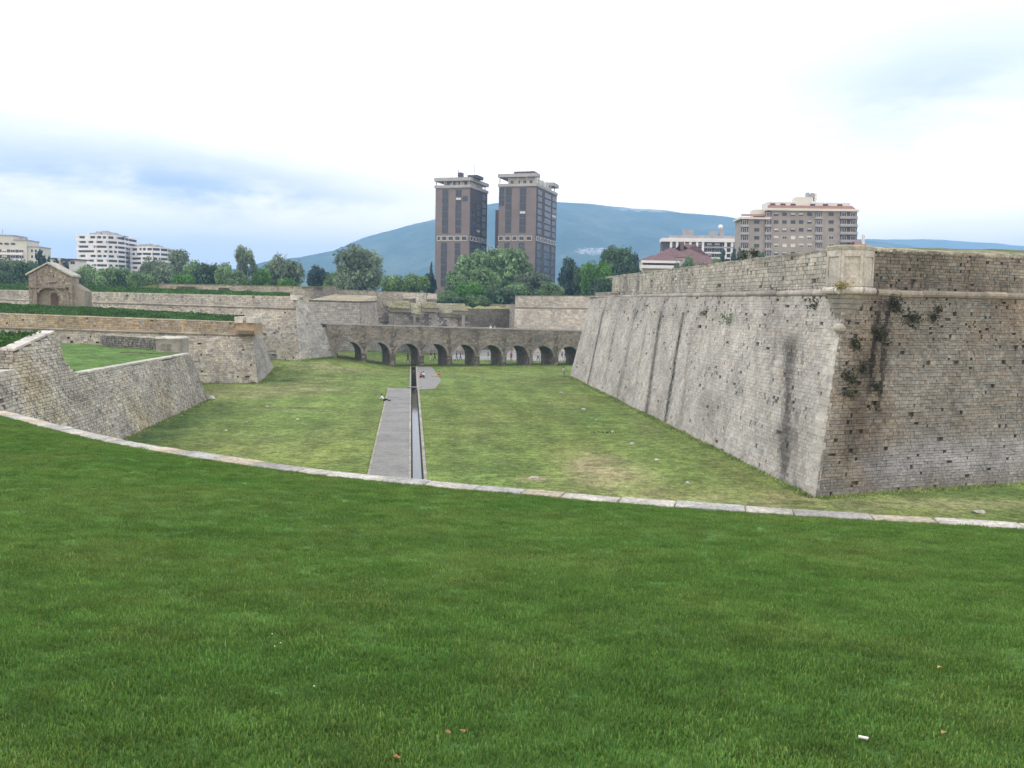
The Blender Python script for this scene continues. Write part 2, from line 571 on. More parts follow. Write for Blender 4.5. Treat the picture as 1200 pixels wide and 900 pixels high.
blobs = []      # (x, y, radius along x, radius along y, colour, strength)
def blob(px, py, rx, ry, c, s=0.8):
    p = at(px, py, z=0); blobs.append((p.x, p.y, rx, ry, c, s))
STRAW = (0.34, 0.29, 0.17); OLIVE = (0.175, 0.185, 0.07); LUSH = (0.065, 0.13, 0.035); DARKG = (0.05, 0.095, 0.03)  # DARKG: darker grass and painted shadow along the wall feet
for a_ in [(690, 540, 2.0, 6, STRAW, .55), (706, 548, 2.2, 5, STRAW, .75), (722, 560, 2.5, 4, STRAW, .6), (740, 574, 3.5, 3, STRAW, .55), (626, 562, 0.9, 0.8, STRAW, .9),
           (800, 577, 5, 3, OLIVE, .8), (890, 592, 6, 3, STRAW, .4), (1050, 592, 6, 2, STRAW, .45), (1120, 588, 6, 1.6, STRAW, .4),
           (660, 470, 3, 10, OLIVE, .5), (630, 445, 6, 8, OLIVE, .45), (560, 500, 2.5, 18, OLIVE, .4), (760, 500, 1.5, 14, OLIVE, .6), (850, 548, 1.5, 9, OLIVE, .7),
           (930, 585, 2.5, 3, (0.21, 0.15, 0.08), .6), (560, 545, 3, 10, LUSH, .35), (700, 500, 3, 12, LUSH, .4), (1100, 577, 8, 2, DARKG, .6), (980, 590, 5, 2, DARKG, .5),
           (380, 438, 9, 5, STRAW, .5), (330, 455, 8, 6, STRAW, .5), (290, 462, 7, 5, STRAW, .45), (420, 428, 6, 5, STRAW, .45), (350, 446, 7, 3, STRAW, .45), (255, 455, 5, 5, OLIVE, .7),
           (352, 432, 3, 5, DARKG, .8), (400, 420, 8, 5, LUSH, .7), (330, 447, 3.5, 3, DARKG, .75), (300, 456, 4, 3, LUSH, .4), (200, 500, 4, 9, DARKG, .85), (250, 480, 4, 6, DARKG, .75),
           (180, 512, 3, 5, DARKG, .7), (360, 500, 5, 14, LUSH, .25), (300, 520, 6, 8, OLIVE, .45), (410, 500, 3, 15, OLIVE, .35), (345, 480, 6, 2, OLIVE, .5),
           (350, 478, 7, 0.7, (0.10, 0.09, 0.055), .6), (450, 440, 6, 6, LUSH, .4), (540, 437, 8, 4, OLIVE, .6)]:
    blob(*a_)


def turfcol(x, y):
    base = np.array((0.130, 0.178, 0.05))
    s = x - xch(y)
    base = base * (1 + 0.20 * math.sin(s * 1.55 + 1.2 * fbm(x, y, 0.05, 2)) * (0.5 + fbm(x, y, 0.03, 2)))
    k = fbm(x, y * 0.5, 0.09, 4)
    base = base * (1 + 0.6 * k) + np.array((0.06, 0.035, 0.012)) * max(0, fbm(x + 50, y * 0.6, 0.06, 3)) * 2
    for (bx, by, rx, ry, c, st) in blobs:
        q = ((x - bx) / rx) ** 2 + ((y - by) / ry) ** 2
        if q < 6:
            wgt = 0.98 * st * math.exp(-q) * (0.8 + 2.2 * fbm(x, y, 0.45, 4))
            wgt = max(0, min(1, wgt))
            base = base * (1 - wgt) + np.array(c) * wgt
    if y > 188 and x > -14 + 0.2 * (y - 188) * 0:
        wgt = sstep((x + 20) / 6)
        base = base * (1 - wgt) + np.array((0.27, 0.262, 0.255)) * wgt
    return tuple(base)


def build_ground():
    cs = [-400, -250, -160, -120, -100, -85] + [-75 + i * 1.3 for i in range(20)] + [-49 + i * 0.95 for i in range(50)]
    cs = [c for c in cs if c < -1.2] + [-0.9, -0.42]
    right = [0.42, 0.9] + [1.6 + 0.95 * i for i in range(55)] + [56 + 3 * i for i in range(10)] + [95, 120, 180, 300, 450]
    ys = [4 + 2 * i for i in range(10)] + [24 + 1.15 * i for i in range(125)] + [168 + 3 * i for i in range(32)] + [264.5]
    vs, fs, vc = [], [], []
    for cols in (cs, right):
        k = len(vs)
        for y in ys:
            for c in cols:
                x = xch(y) + c
                vs.append((x, y, 0.0 if abs(c) < 1 else (hground(x, y) if y < 262 else 0)))
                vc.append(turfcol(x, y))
        n = len(cols)
        for i in range(len(ys) - 1):
            for j in range(n - 1):
                a = k + i * n + j
                fs.append((a, a + 1, a + n + 1, a + n))
    me = bpy.data.meshes.new('ground')
    me.from_pydata(vs, [], fs)
    a = me.color_attributes.new('Col', 'FLOAT_COLOR', 'POINT')
    a.data.foreach_set('color', np.array([c + (1,) for c in vc], dtype=np.float32).ravel())
    me.materials.append(M['turf'])
    me.polygons.foreach_set('use_smooth', [True] * len(fs))
    o = bpy.data.objects.new('ground', me); COL.objects.link(o)
    tag(o, 'mown grass floor of the dry moat with straw coloured patches', None, None, 'structure')
    return o


moat = build_ground()
# the city ground beyond and beside the moat
m = MB()
m.face([Vector((-9000, 262, 11.4)), Vector((9000, 262, 11.4)), Vector((9000, 9000, 11.4)), Vector((-9000, 9000, 11.4))], (0.09, 0.13, 0.05))
m.face([Vector((-9000, 262, -0.5)), Vector((9000, 262, -0.5)), Vector((9000, 262, 11.4)), Vector((-9000, 262, 11.4))], (0.3, 0.27, 0.22))
m.build('city_ground', M['turf'], kind='structure', label='flat ground of the city beyond the moat')

# channel: trough, water, kerbs
def chline(c, y, z): return Vector((xch(y) + c, y, z))
Y0, Y1 = 24.0, 262.0
m = MB()
for (c0, z0, c1, z1) in [(-0.46, 0.0, -0.24, -0.55), (-0.24, -0.55, 0.24, -0.55), (0.24, -0.55, 0.46, 0.0)]:
    m.face([chline(c0, Y0, z0), chline(c1, Y0, z1), chline(c1, Y1, z1), chline(c0, Y1, z0)], (0.05, 0.055, 0.035))
m.build('channel_bed', M['stone'], kind='structure', label='stone bed of the narrow water channel')
wm, wt = new_mat('channel_water')
g_ = wt.n('ShaderNodeNewGeometry')
finish(wt, (0.02, 0.03, 0.025), 0.04, wt.noise(g_.outputs['Position'], 3.0, 3), 0.12, 0.02, 0.5)
wo = MB()
for i in range(60):
    ya, yb = Y0 + (Y1 - Y0) * i / 60, Y0 + (Y1 - Y0) * (i + 1) / 60
    wo.face([chline(-0.31, ya, -0.34), chline(0.31, ya, -0.34), chline(0.31, yb, -0.34), chline(-0.31, yb, -0.34)])
wo.build('water', wm, kind='structure', label='thin stream of water reflecting the sky in the channel')
r = random.Random(3)
for sgn, wk in ((-1, 0.17), (1, 0.22)):
    kt = empty('channel_kerb', chline(sgn * 0.4, 60, 0), 'pale stone kerb along the %s side of the water channel' % ('left' if sgn < 0 else 'right'), 'kerb', 'kerbs lining the water channel')
    rest = MB()
    y = Y0
    while y < 185:
        L = 1.7 + 0.5 * r.random()
        c = jt(0.85, 0.3, r, (0.36, 0.335, 0.30))
        a0, a1 = sorted((sgn * 0.44, sgn * (0.44 + wk)))
        mm = MB() if y < 110 else rest
        p = [chline(a0, y + .01, -0.3), chline(a1, y + .01, -0.3), chline(a1, y + L - .01, -0.3), chline(a0, y + L - .01, -0.3)]
        q_ = [v + Vector((0, 0, 0.35 + 0.01 * r.random())) for v in p]
        mm.hexa(p + q_, c)
        if y < 110: mm.build('kerb_stone', M['kerb'], kt)
        y += L
    rest.build('kerb_run', M['kerb'], kt, kind='stuff')

# paved path left of the channel, and the apron right of it near the bridge
PL0, PL1 = at(432, 560, z=0), at(455.5, 455, z=0)
def xpl(y): return PL0.x + (y - PL0.y) * (PL1.x - PL0.x) / (PL1.y - PL0.y)
yend = PL1.y
m = MB()
N = 30
N = 64
for i in range(N):
    ya, yb = 26 + (yend - 26) * i / N, 26 + (yend - 26) * (i + 1) / N
    z = 0.004 + 0.03
    m.face([Vector((xpl(ya), ya, z)), chline(-0.62, ya, z), chline(-0.62, yb, z), Vector((xpl(yb), yb, z))], jt(.9, .2, rnd, (0.235, 0.228, 0.216)))
M['paving'] = mat_attr('path_paving', 1.0, .22, .9, 12, .3, .02)
m.build('path', M['paving'], kind='structure', label='grey paved path beside the water channel')
kt = empty('path_kerb', Vector((xpl(60), 60, 0)), 'thin pale kerb along the outer edge of the grey path', 'kerb')
m = MB()
for i in range(60):
    ya, yb = 26 + (yend - 26) * i / 60, 26 + (yend - 26) * (i + 1) / 60 - 0.02
    c = jt(0.8, 0.35, r, (0.36, 0.33, 0.27))
    p = [Vector((xpl(ya) - .13, ya, -.05)), Vector((xpl(ya) + .02, ya, -.05)), Vector((xpl(yb) + .02, yb, -.05)), Vector((xpl(yb) - .13, yb, -.05))]
    m.hexa(p + [v + Vector((0, 0, 0.11)) for v in p], c)
m.build('kerb_run', M['kerb'], kt, kind='stuff')
ap = [at(488.5, 457, z=0), at(510, 455.5, z=0), at(517, 446, z=0), at(506, 430, z=0), at(487, 429, z=0)]
m = MB(); m.face([Vector((p.x, p.y, 0.03)) for p in ap]); m.build('apron', M['asphalt'], kind='structure', label='grey paved apron in front of the bridge')
# slab crossing the channel
m = MB(); c_ = at(484, 454.5, z=0)
m.box(c_.x - 0.75, c_.x + 0.8, c_.y - 0.3, c_.y + 0.3, 0.07, 0.14, (0.30, 0.28, 0.26))
m.build('slab_bridge', M['kerb'], label='flat stone slab laid across the water channel', cat='footbridge')

# ------------------------------------------------------------------ foreground lawn and its kerb
KZ = 8.4
kp = [(-14, 484), (0, 487), (60, 503), (130, 519.5), (200, 532), (300, 547.5), (400, 560), (500, 570), (600, 579), (700, 588), (800, 596), (900, 603), (960, 607), (1100, 614.5), (1200, 621)]
K = [at(px, py, z=KZ) for px, py in kp]
def ext(a, b_, d):
    u = (a - b_).normalized(); return a + u * d
K = [ext(K[0], K[2], 14), ext(K[0], K[2], 7)] + K + [ext(K[-1], K[-4], 8), ext(K[-1], K[-4], 22)]
kx = [p.x for p in K]; ky = [p.y for p in K]
def ykerb(x): return float(np.interp(x, kx, ky))
def zlawn(x, y):
    t = y / ykerb(x)
    z = 10.36 if t < 0 else 10.36 + (KZ + 0.0 - 10.36) * t
    return z + 0.05 * fbm(x, y, 0.25, 3) * min(1.0, (1 - t) * 6 if t < 1 else 0)
vs, fs = [], []
xs = np.linspace(kx[0] + 0.5, kx[-1] - 0.5, 110)
ts = np.concatenate([np.linspace(-1.2, 0, 8)[:-1], np.linspace(0, 1, 60)])
for t in ts:
    for x in xs:
        y = (ykerb(x) - 0.01) * t
        vs.append((float(x), float(y), zlawn(float(x), float(y))))
n = len(xs)
for i in range(len(ts) - 1):
    for j in range(n - 1):
        a = i * n + j; fs.append((a, a + 1, a + n + 1, a + n))
me = bpy.data.meshes.new('lawn'); me.from_pydata(vs, [], fs)
a = me.color_attributes.new('Col', 'FLOAT_COLOR', 'POINT')
a.data.foreach_set('color', np.array([(0.080, 0.165, 0.045, 1)] * len(vs), dtype=np.float32).ravel())
me.materials.append(M['turf'])
me.polygons.foreach_set('use_smooth', [True] * len(fs))
lawn = bpy.data.objects.new('lawn', me); COL.objects.link(lawn)
tag(lawn, 'sloping green lawn in the foreground above the moat', None, None, 'structure')

# kerb coping stones, one object each, on the counterscarp wall
cw = empty('counterscarp_wall', K[8] - Vector((0, 0, KZ)), 'curved retaining wall topped by a row of pale flat coping stones at the lawn edge', 'retaining wall')
r = random.Random(11)
s_acc = [0.0]
for i in range(1, len(K)): s_acc.append(s_acc[-1] + (K[i] - K[i - 1]).length)
def kpt(s):
    x = float(np.interp(s, s_acc, kx)); y = float(np.interp(s, s_acc, ky)); return Vector((x, y, KZ))
s = 0.0
KW = 0.38
while s < s_acc[-1] - 0.3:
    L = 0.62 + 0.75 * r.random()
    p0, p1 = kpt(s + 0.012), kpt(min(s + L - 0.012, s_acc[-1]))
    u = (p1 - p0).normalized(); nn = Vector((-u.y, u.x, 0))
    pick = r.random()
    base = (0.48, 0.45, 0.40) if pick < 0.5 else ((0.47, 0.405, 0.32) if pick < 0.75 else (0.43, 0.42, 0.40))
    if r.random() < 0.12: base = (0.36, 0.34, 0.32)
    c = jt(0.85, 0.25, r, base)
    dz = 0.03 * (r.random() - 0.5)
    o0, o1 = nn * (-0.01 - 0.06 * r.random()), nn * (KW + 0.06 * r.random() - .02)
    lo = [p0 + o0 - Vector((0, 0, 0.16)), p1 + o0 - Vector((0, 0, 0.16)), p1 + o1 - Vector((0, 0, 0.16)), p0 + o1 - Vector((0, 0, 0.16))]
    hi = [v + Vector((0, 0, 0.20 + dz + 0.008 * (r.random() - .5))) for v in lo]
    bm = bmesh.new()
    vv = [bm.verts.new(v) for v in lo + hi]
    for q in [(0, 3, 2, 1), (4, 5, 6, 7), (0, 1, 5, 4), (1, 2, 6, 5), (2, 3, 7, 6), (3, 0, 4, 7)]:
        bm.faces.new([vv[i] for i in q])
    bmesh.ops.bevel(bm, geom=[e for e in bm.edges if all(v.co.z > KZ - 0.02 for v in e.verts)], offset=0.018, segments=1, affect='EDGES')
    mm = MB()
    bm.verts.ensure_lookup_table()
    for fc in bm.faces: mm.face([v.co.copy() for v in fc.verts], c)
    bm.free()
    mm.build('coping_stone', M['kerb'], cw)
    s += L
m = MB()
for i in range(len(K) - 1):
    u = (K[i + 1] - K[i]).normalized(); nn = Vector((-u.y, u.x, 0)) * (KW - 0.1)
    a0, a1 = K[i] + nn, K[i + 1] + nn
    d_ = Vector((0, 0, -0.1))
    m.face([Vector((a0.x, a0.y, -0.2)), Vector((a1.x, a1.y, -0.2)), a1 + d_, a0 + d_], (0.3, 0.27, 0.23))
m.build('wall_face', M['stone'], cw)

# ------------------------------------------------------------------ right bastion
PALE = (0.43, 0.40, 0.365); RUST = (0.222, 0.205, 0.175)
A = at(955, 583, z=0)
B = at(668, 441, z=0)
uL = (B - A).normalized()
nL = Vector((-uL.y, uL.x, 0)) * -1        # inward (towards +x)
if nL.x < 0: nL = -nL
Rb = at(1200, 566, z=0)
uR = (Rb - A).normalized()
nR = Vector((-uR.y, uR.x, 0))
if nR.y < 0: nR = -nR
ZC, ZP = 13.05, 16.0
BAT = 3.5
def inset(bt):      # corner point moved in by bt from both faces
    c = nL.dot(nR)
    k = bt / (1 + c)
    return (nL + nR) * k
Z3 = Vector((0, 0, 1))
AC = A + inset(BAT) + Z3 * ZC
RL = 46.0                                    # length of the right face built
R1 = A + uR * RL
RC1 = R1 + nR * BAT + Z3 * ZC
Bc = B + nL * (BAT - 0.3) + Z3 * ZC
bast = empty('stone_bastion', A, 'huge stone bastion with battered faces meeting at a sharp corner, right of the moat', 'bastion')
LL = (B - A).length
# positions along the long face, from its photographed marks
def sL(px, py): 
    p = onp(px, py, A, (nL - Z3 * -0.0).normalized()); return (p - A).dot(uL)
def s_on_L(px, py):
    n = (Z3 * ZC + nL * BAT).cross(uL).normalized()
    p = onp(px, py, A, n); return (p - A).dot(uL), p.z
grooves = [(s_on_L(689, 450)[0], 1.15, 0.35), (s_on_L(725, 461)[0], 0.55, 0.6), (s_on_L(759, 479)[0], 1.1, 0.5), (s_on_L(781, 490)[0], 1.25, 0.36)]
gtop = [s_on_L(706, 378)[0], s_on_L(747, 375)[0], s_on_L(780, 373)[0], s_on_L(808, 375)[0]]
streak = [s_on_L(948, 398), s_on_L(917, 572)]
extra = [(s_on_L(977, 352), s_on_L(957, 440), .14, .6), (s_on_L(868, 385), s_on_L(848, 540), .3, .3), (s_on_L(905, 380), s_on_L(888, 520), .3, .22), (s_on_L(935, 360), s_on_L(912, 470), .25, .3), (s_on_L(820, 380), s_on_L(797, 500), .5, .25), (s_on_L(765, 370), s_on_L(742, 470), .5, .35), (s_on_L(728, 365), s_on_L(707, 455), .5, .4)]


def stainL(c, a, b, x, y, r):
    s = (1 - a) * LL                     # a runs from far (B) to the corner (A)
    k = 1.0
    z = b * ZC
    for (gs, st, wd), gt in zip(grooves, gtop):
        sg = lerp(gs, gt, min(1, z / 10.0)) + 0.3 * fbm(z, gs, 0.5, 2)
        q = abs(s - sg) / (wd * 1.5)
        k *= 1 - 0.68 * st * math.exp(-q * q) * (0.75 + 0.4 * r.random()) * (1 if z < 11.2 else 0.35)
    t = (z - streak[1][1]) / (streak[0][1] - streak[1][1])
    ss = lerp(streak[1][0], streak[0][0], t)
    q = (s - ss) / (1.15 + 0.9 * fbm(z, 1, 0.4, 2))
    amt = math.exp(-q * q) * sstep(t * 2.0 + 0.6) * sstep((1.08 - t) * 6)
    q2 = (s - ss + 1.7) / 0.5
    amt = max(amt, 0.75 * math.exp(-q2 * q2) * sstep((0.65 - t) * 3 + .3) * (0.6 + fbm(z, 9, 0.6, 2)))
    k *= 1 - 0.84 * amt * (0.7 + 0.3 * r.random())
    for (sa_, sb_, wd_, st_) in extra:
        te = (z - sb_[1]) / (sa_[1] - sb_[1]); se = lerp(sb_[0], sa_[0], te) + .2 * fbm(z, sa_[0], .6, 2)
        k *= 1 - st_ * math.exp(-((s - se) / wd_) ** 2) * sstep(te * 3 + .5) * sstep((1.05 - te) * 4) * (.7 + .3 * r.random())
    rough = sstep((z - 9.3) / 2.0)
    k *= 1 - 0.10 * rough
    k *= 1 - 0.25 * max(0, fbm(s, z * 3, 0.10, 3)) * 2
    return [q_ * k for q_ in c]


def holeL(a, b):
    z = b * ZC; s = (1 - a) * LL
    h = 0.022 + 0.07 * sstep((z - 9.6) / 2.0)
    if 4.5 < z < 7.5 and s < 30: h += 0.05
    return h + 0.05 * max(0, fbm(s, z, 0.2, 2))


mc, ms = MB(), MB()
colL = stonecol(PALE, 0.12, 0.035, stainL, LL, ZC)
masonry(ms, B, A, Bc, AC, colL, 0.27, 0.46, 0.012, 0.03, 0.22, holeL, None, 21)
core_sheet(mc, B, A, Bc, AC, 0.22)


def stainR(c, a, b, x, y, r):
    z = b * ZC; s = a * RL
    k = 1.0
    # pale grey washed band low on the wall, ochre patches higher
    wband = math.exp(-((z - 1.9 - 0.8 * fbm(s, 0, 0.2, 2)) / 1.3) ** 2) * sstep((s - 2.2) / 2.5)
    c = [lerp(c[0], 0.40, 0.75 * wband), lerp(c[1], 0.385, 0.75 * wband), lerp(c[2], 0.385, 0.75 * wband)]
    oc = max(0, fbm(s + 9, z, 0.16, 3)) * 1.9 * (1 - wband)
    c = [c[0] * (1 + 0.28 * oc), c[1] * (1 + 0.10 * oc), c[2] * (1 - 0.06 * oc)]
    # dark run-off stains below the sentry box; narrow pair paints shade of drain shafts
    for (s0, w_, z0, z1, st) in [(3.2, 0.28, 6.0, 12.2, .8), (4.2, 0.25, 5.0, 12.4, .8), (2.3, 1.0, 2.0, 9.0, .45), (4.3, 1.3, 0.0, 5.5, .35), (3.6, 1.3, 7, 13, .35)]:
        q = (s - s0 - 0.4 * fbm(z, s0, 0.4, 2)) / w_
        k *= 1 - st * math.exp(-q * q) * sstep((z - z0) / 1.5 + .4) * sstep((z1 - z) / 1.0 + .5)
    k *= 1 - 0.5 * max(0, fbm(s + 77, z + 3, 0.22, 3))
    k *= 0.92 if z > 9 else 1
    return [q_ * k for q_ in c]


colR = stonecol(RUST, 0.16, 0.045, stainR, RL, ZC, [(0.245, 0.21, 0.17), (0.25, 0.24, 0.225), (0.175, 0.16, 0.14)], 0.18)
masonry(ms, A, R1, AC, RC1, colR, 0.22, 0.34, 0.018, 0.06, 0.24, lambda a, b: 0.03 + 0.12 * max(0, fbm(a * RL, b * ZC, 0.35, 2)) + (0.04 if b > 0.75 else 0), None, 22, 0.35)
core_sheet(mc, A, R1, AC, RC1, 0.24)
# parapet above the cordon (vertical, slightly weathered)
SP = s_on_L(714, 352)[0]                         # where the parapet of the long face steps down
PO = inset(0.25)
def ctop(s): return A + nL * (BAT + 0.25) + uL * s
far = ctop(SP)
fz = Vector((far.x, far.y, ZC))
cz = AC + PO
masonry(ms, fz, cz, Vector((fz.x, fz.y, ZP)), Vector((cz.x, cz.y, ZP)), stonecol((0.42, 0.39, 0.345), 0.2, 0.05, lambda c, a, b, x, y, r: [q * (0.72 if (0.10 < a < 0.135 or 0.2 < a < 0.225) else 1) * (1 - 0.35 * max(0, fbm(x, y * 2, 0.25, 3)) * 2) for q in c], SP, 3), 0.27, 0.42, 0.024, 0.045, 0.2,
        lambda a, b: 0.07 + 0.25 * max(0, fbm(a * SP, b * 3, 0.4, 2)), None, 23, 0.3)
core_sheet(mc, fz, cz, Vector((fz.x, fz.y, ZP)), Vector((cz.x, cz.y, ZP)), 0.2)
rz = R1 + nR * (BAT + 0.25); rz = Vector((rz.x, rz.y, ZC))
def colPR(r, a, b):
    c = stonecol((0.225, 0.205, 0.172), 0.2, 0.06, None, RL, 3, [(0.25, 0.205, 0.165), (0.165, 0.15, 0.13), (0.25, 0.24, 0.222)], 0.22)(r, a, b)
    s = a * RL
    k = 1 - 0.45 * math.exp(-((s - 6.0) / 2.5) ** 2) * (0.4 + 0.6 * b) - 0.25 * max(0, fbm(s, b * 3, 0.35, 2)) * 2
    return tuple(q * k for q in c)
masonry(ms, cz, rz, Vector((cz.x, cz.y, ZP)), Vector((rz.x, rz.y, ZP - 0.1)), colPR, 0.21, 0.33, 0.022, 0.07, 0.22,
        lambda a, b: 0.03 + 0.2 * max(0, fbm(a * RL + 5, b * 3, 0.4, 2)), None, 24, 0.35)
core_sheet(mc, cz, rz, Vector((cz.x, cz.y, ZP)), Vector((rz.x, rz.y, ZP - 0.1)), 0.22)
# end parapet piece beyond the step (lower) and the end face of the wall
bz = ctop(LL - 0.3); bz = Vector((bz.x, bz.y, ZC))
masonry(ms, bz, fz, bz + Z3 * 0.75, fz + Z3 * 0.75, stonecol((0.33, 0.31, 0.27), 0.2, 0.05), 0.27, 0.45, 0.024, 0.05, 0.2, 0.05, None, 25)
core_sheet(mc, bz, fz, bz + Z3 * 0.75, fz + Z3 * 0.75, 0.2)
bast_core = mc
# solid earth fill behind the faces: end wall and top
back = 30.0
E0 = B + nL * 0.0; E1 = B + nL * back
mc.face([E1, E0, Bc, Vector((E1.x, E1.y, ZC))], (0.4, 0.37, 0.33))
ms.build('masonry', M['stone'], bast, kind='stuff')
# quoins on the arris: pale dressed blocks
h = 0.0; r = random.Random(5); qn = 0
while h < ZC - 2.6:
    hh = 0.42 + 0.16 * r.random()
    lA, lB = (1.5, 0.12) if qn % 2 else (0.9, 0.06)
    def arr(hq, dl, dr): 
        p = lerp(A, AC, hq / ZC)
        return p + uL * dl + uR * dr
    outw = -(inset(1.0)) * 0.045
    h1 = min(h + hh - 0.02, ZC)
    lo = [arr(h, lA, 0) + outw, arr(h, 0, 0) + outw * 1.2, arr(h, 0, lB) + outw, arr(h, lA, lB)]
    hi = [arr(h1, lA, 0) + outw, arr(h1, 0, 0) + outw * 1.2, arr(h1, 0, lB) + outw, arr(h1, lA, lB)]
    mm = MB(); c = jt(0.8, 0.25, r, (0.45, 0.42, 0.38))
    mm.hexa(lo + hi, c)
    mm.build('quoin', M['stone'], bast)
    h += hh; qn += 1
mc.build('wall_core', M['core'], bast)
# cordon: rounded moulding stones
def cordon(p0, p1, rad, parent, base, pitch=2.0, seed=0, mat='stone', sag=0.0, one=False):
    r = random.Random(seed)
    L = (p1 - p0).length; n = max(1, round(L / pitch)); u = (p1 - p0) / n
    allm = MB()
    for i in range(n):
        a, b_ = p0 + u * (i + 0.008), p0 + u * (i + 0.992)
        j = Vector((0, 0, (r.random() - 0.5) * sag))
        mm = allm if one else MB()
        c = jt(0.75, 0.4, r, base)
        mm.tube([a + j, b_ + j], rad * (0.95 + 0.1 * r.random()), c, 0, 10)
        if not one: mm.build('cordon_stone', M[mat], parent)
    if one: allm.build('cordon', M[mat], parent)
outL = -nL; outR = -nR
cordon(AC + outL * 0.05 + uL * 2.4, ctop(SP) * 1.0 + Z3 * ZC + outL * 0.3, 0.22, bast, (0.34, 0.31, 0.28), 2.2, 1, sag=.04)
cordon(ctop(SP) + Z3 * ZC + outL * 0.3 + uL * .1, Bc + outL * .1, 0.2, bast, (0.28, 0.26, 0.24), 2.2, 1, sag=.04)
cordon(AC + uR * 2.6 + outR * 0.05, RC1 + outR * 0.05, 0.26, bast, (0.30, 0.265, 0.22), 1.9, 2, sag=.06)
# terreplein: weathered grassy top sloping up inwards
mt = MB()
def toprow(off, z, jit=0.0):
    pts = []
    for s in np.linspace(0, SP, 46)[::-1]:
        p = A + inset(BAT + .25 + off) + uL * max(0, s)
        pts.append(Vector((p.x, p.y, z + (0.16 * fbm(s, off, 0.3, 3) + 0.05 * fbm(s, off, 1.5, 2)) * (1 if jit else 0))))
    for s in np.linspace(0, RL, 30)[1:]:
        p = A + inset(BAT + .25 + off) + uR * s
        pts.append(Vector((p.x, p.y, z + (0.16 * fbm(s + 50, off, 0.3, 3) + 0.05 * fbm(s, off, 1.5, 2)) * (1 if jit else 0) - 0.1 * s / RL)))
    return pts
_tr = toprow
def toprow(off, z, jit=0.0):
    P = _tr(off, z, jit)
    for i, p in enumerate(P[46:]): p.z += max(0, off - .5) * 0.055 * min(1.0, i / 6)
    return P
rows = [toprow(-0.03, ZP - 0.10), toprow(-0.05, ZP + 0.10, 1), toprow(0.5, ZP + 0.2, 1), toprow(2.0, ZP + 0.36, 1), toprow(4.5, ZP + 0.55, 1), toprow(9, ZP + 0.8, 1)]
cc_ = [(0.28, 0.26, 0.22), (0.27, 0.25, 0.19), (0.22, 0.21, 0.12), (0.15, 0.155, 0.07), (0.11, 0.135, 0.05)]
for i in range(len(rows) - 1):
    for j in range(len(rows[i]) - 1):
        mt.face([rows[i][j], rows[i][j + 1], rows[i + 1][j + 1], rows[i + 1][j]], jt(0.85, 0.3, rnd, cc_[i]))
# inner fill
e = rows[-1]
ctr = A + inset(24) + Z3 * (ZP + 0.8)
for j in range(len(e) - 1):
    mt.face([e[j], e[j + 1], ctr], cc_[-1])
mt.build('terreplein', M['turf_top'], bast, label='grassy weathered top of the parapet')
# lower end top + rounded end of the high parapet
mt = MB()
p0 = Vector((bz.x, bz.y, ZC + 0.75)); p1 = Vector((fz.x, fz.y, ZC + 0.75))
mt.face([p0, p1, p1 + nL * 8, p0 + nL * 8], (0.3, 0.28, 0.2))
q0 = Vector((fz.x, fz.y, ZC)); 
mt.face([q0 + nL * 9, q0, q0 + Z3 * (ZP - ZC), q0 + nL * 9 + Z3 * (ZP - ZC + 0.4)], (0.42, 0.39, 0.34))
mt.build('parapet_end', M['stone'], bast)

# ------------------------------------------------------------------ sentry box on the corner
outC = -(inset(1.0)).normalized()
SB = AC + inset(0.35)
sb = empty('sentry_box', Vector((SB.x, SB.y, ZC)), 'small stone sentry box jutting from the bastion corner on a rounded corbel', 'sentry box')
side = Vector((-outC.y, outC.x, 0))
if side.x < 0: side = -side
def pent(s, z):     # half hexagon plan
    q = [(-1.40, -1.3), (-1.34, 0.25), (-0.2, 1.25), (1.08, 0.62), (1.38, -1.3)]
    return [SB + side * (a * s) + outC * (b_ * s) + Z3 * z for a, b_ in q]
def ringwall(m, s0, z0, s1, z1, c):
    lo, hi = pent(s0, 0), pent(s1, 0)
    lo = [Vector((p.x, p.y, z0)) for p in lo]; hi = [Vector((p.x, p.y, z1)) for p in hi]
    for i in range(len(lo)):
        j = (i + 1) % len(lo)
        m.face([lo[i], lo[j], hi[j], hi[i]], c)
    m.face(hi, c); m.face(lo[::-1], c)
SC_ = (0.43, 0.405, 0.36)
m = MB(); ringwall(m, 0.97, ZC + 0.3, 0.97, ZP + 0.02, SC_); m.build('wall', M['stone'], sb)
m = MB(); ringwall(m, 1.04, ZP - 0.12, 1.08, ZP + 0.08, (0.38, 0.36, 0.30)); ringwall(m, 1.06, ZP + 0.09, 1.0, ZP + 0.2, (0.34, 0.33, 0.25)); m.build('cornice', M['stone'], sb)
pp = pent(1.0, 0)
for i in range(4):
    a, b_ = Vector((pp[i].x, pp[i].y, 0)), Vector((pp[i + 1].x, pp[i + 1].y, 0))
    u = (b_ - a); L = u.length; u = u / L; n_ = Vector((u.y, -u.x, 0))
    if n_.dot(outC) < 0 and i in (1, 2): n_ = -n_
    if (a + b_) .dot(n_) / 2 < Vector((SB.x, SB.y, 0)).dot(n_): n_ = -n_
    Fr = (a, u, n_)
    m = MB()     # frame round each recessed panel
    z0, z1 = ZC + 0.42, ZP - 0.14
    wv = 0.2
    m.slab(Fr, 0.0, wv, z0, z1, -0.03, 0.05, SC_); m.slab(Fr, L - wv, L, z0, z1, -0.03, 0.05, SC_)
    m.slab(Fr, wv + .01, L - wv - .01, z1 - 0.42, z1, -0.03, 0.045, (0.47, 0.44, 0.4)); m.slab(Fr, wv + .01, L - wv - .01, z0, z0 + 0.6, -0.03, 0.045, (0.40, 0.37, 0.33))
    m.build('panel_frame', M['stone'], sb)
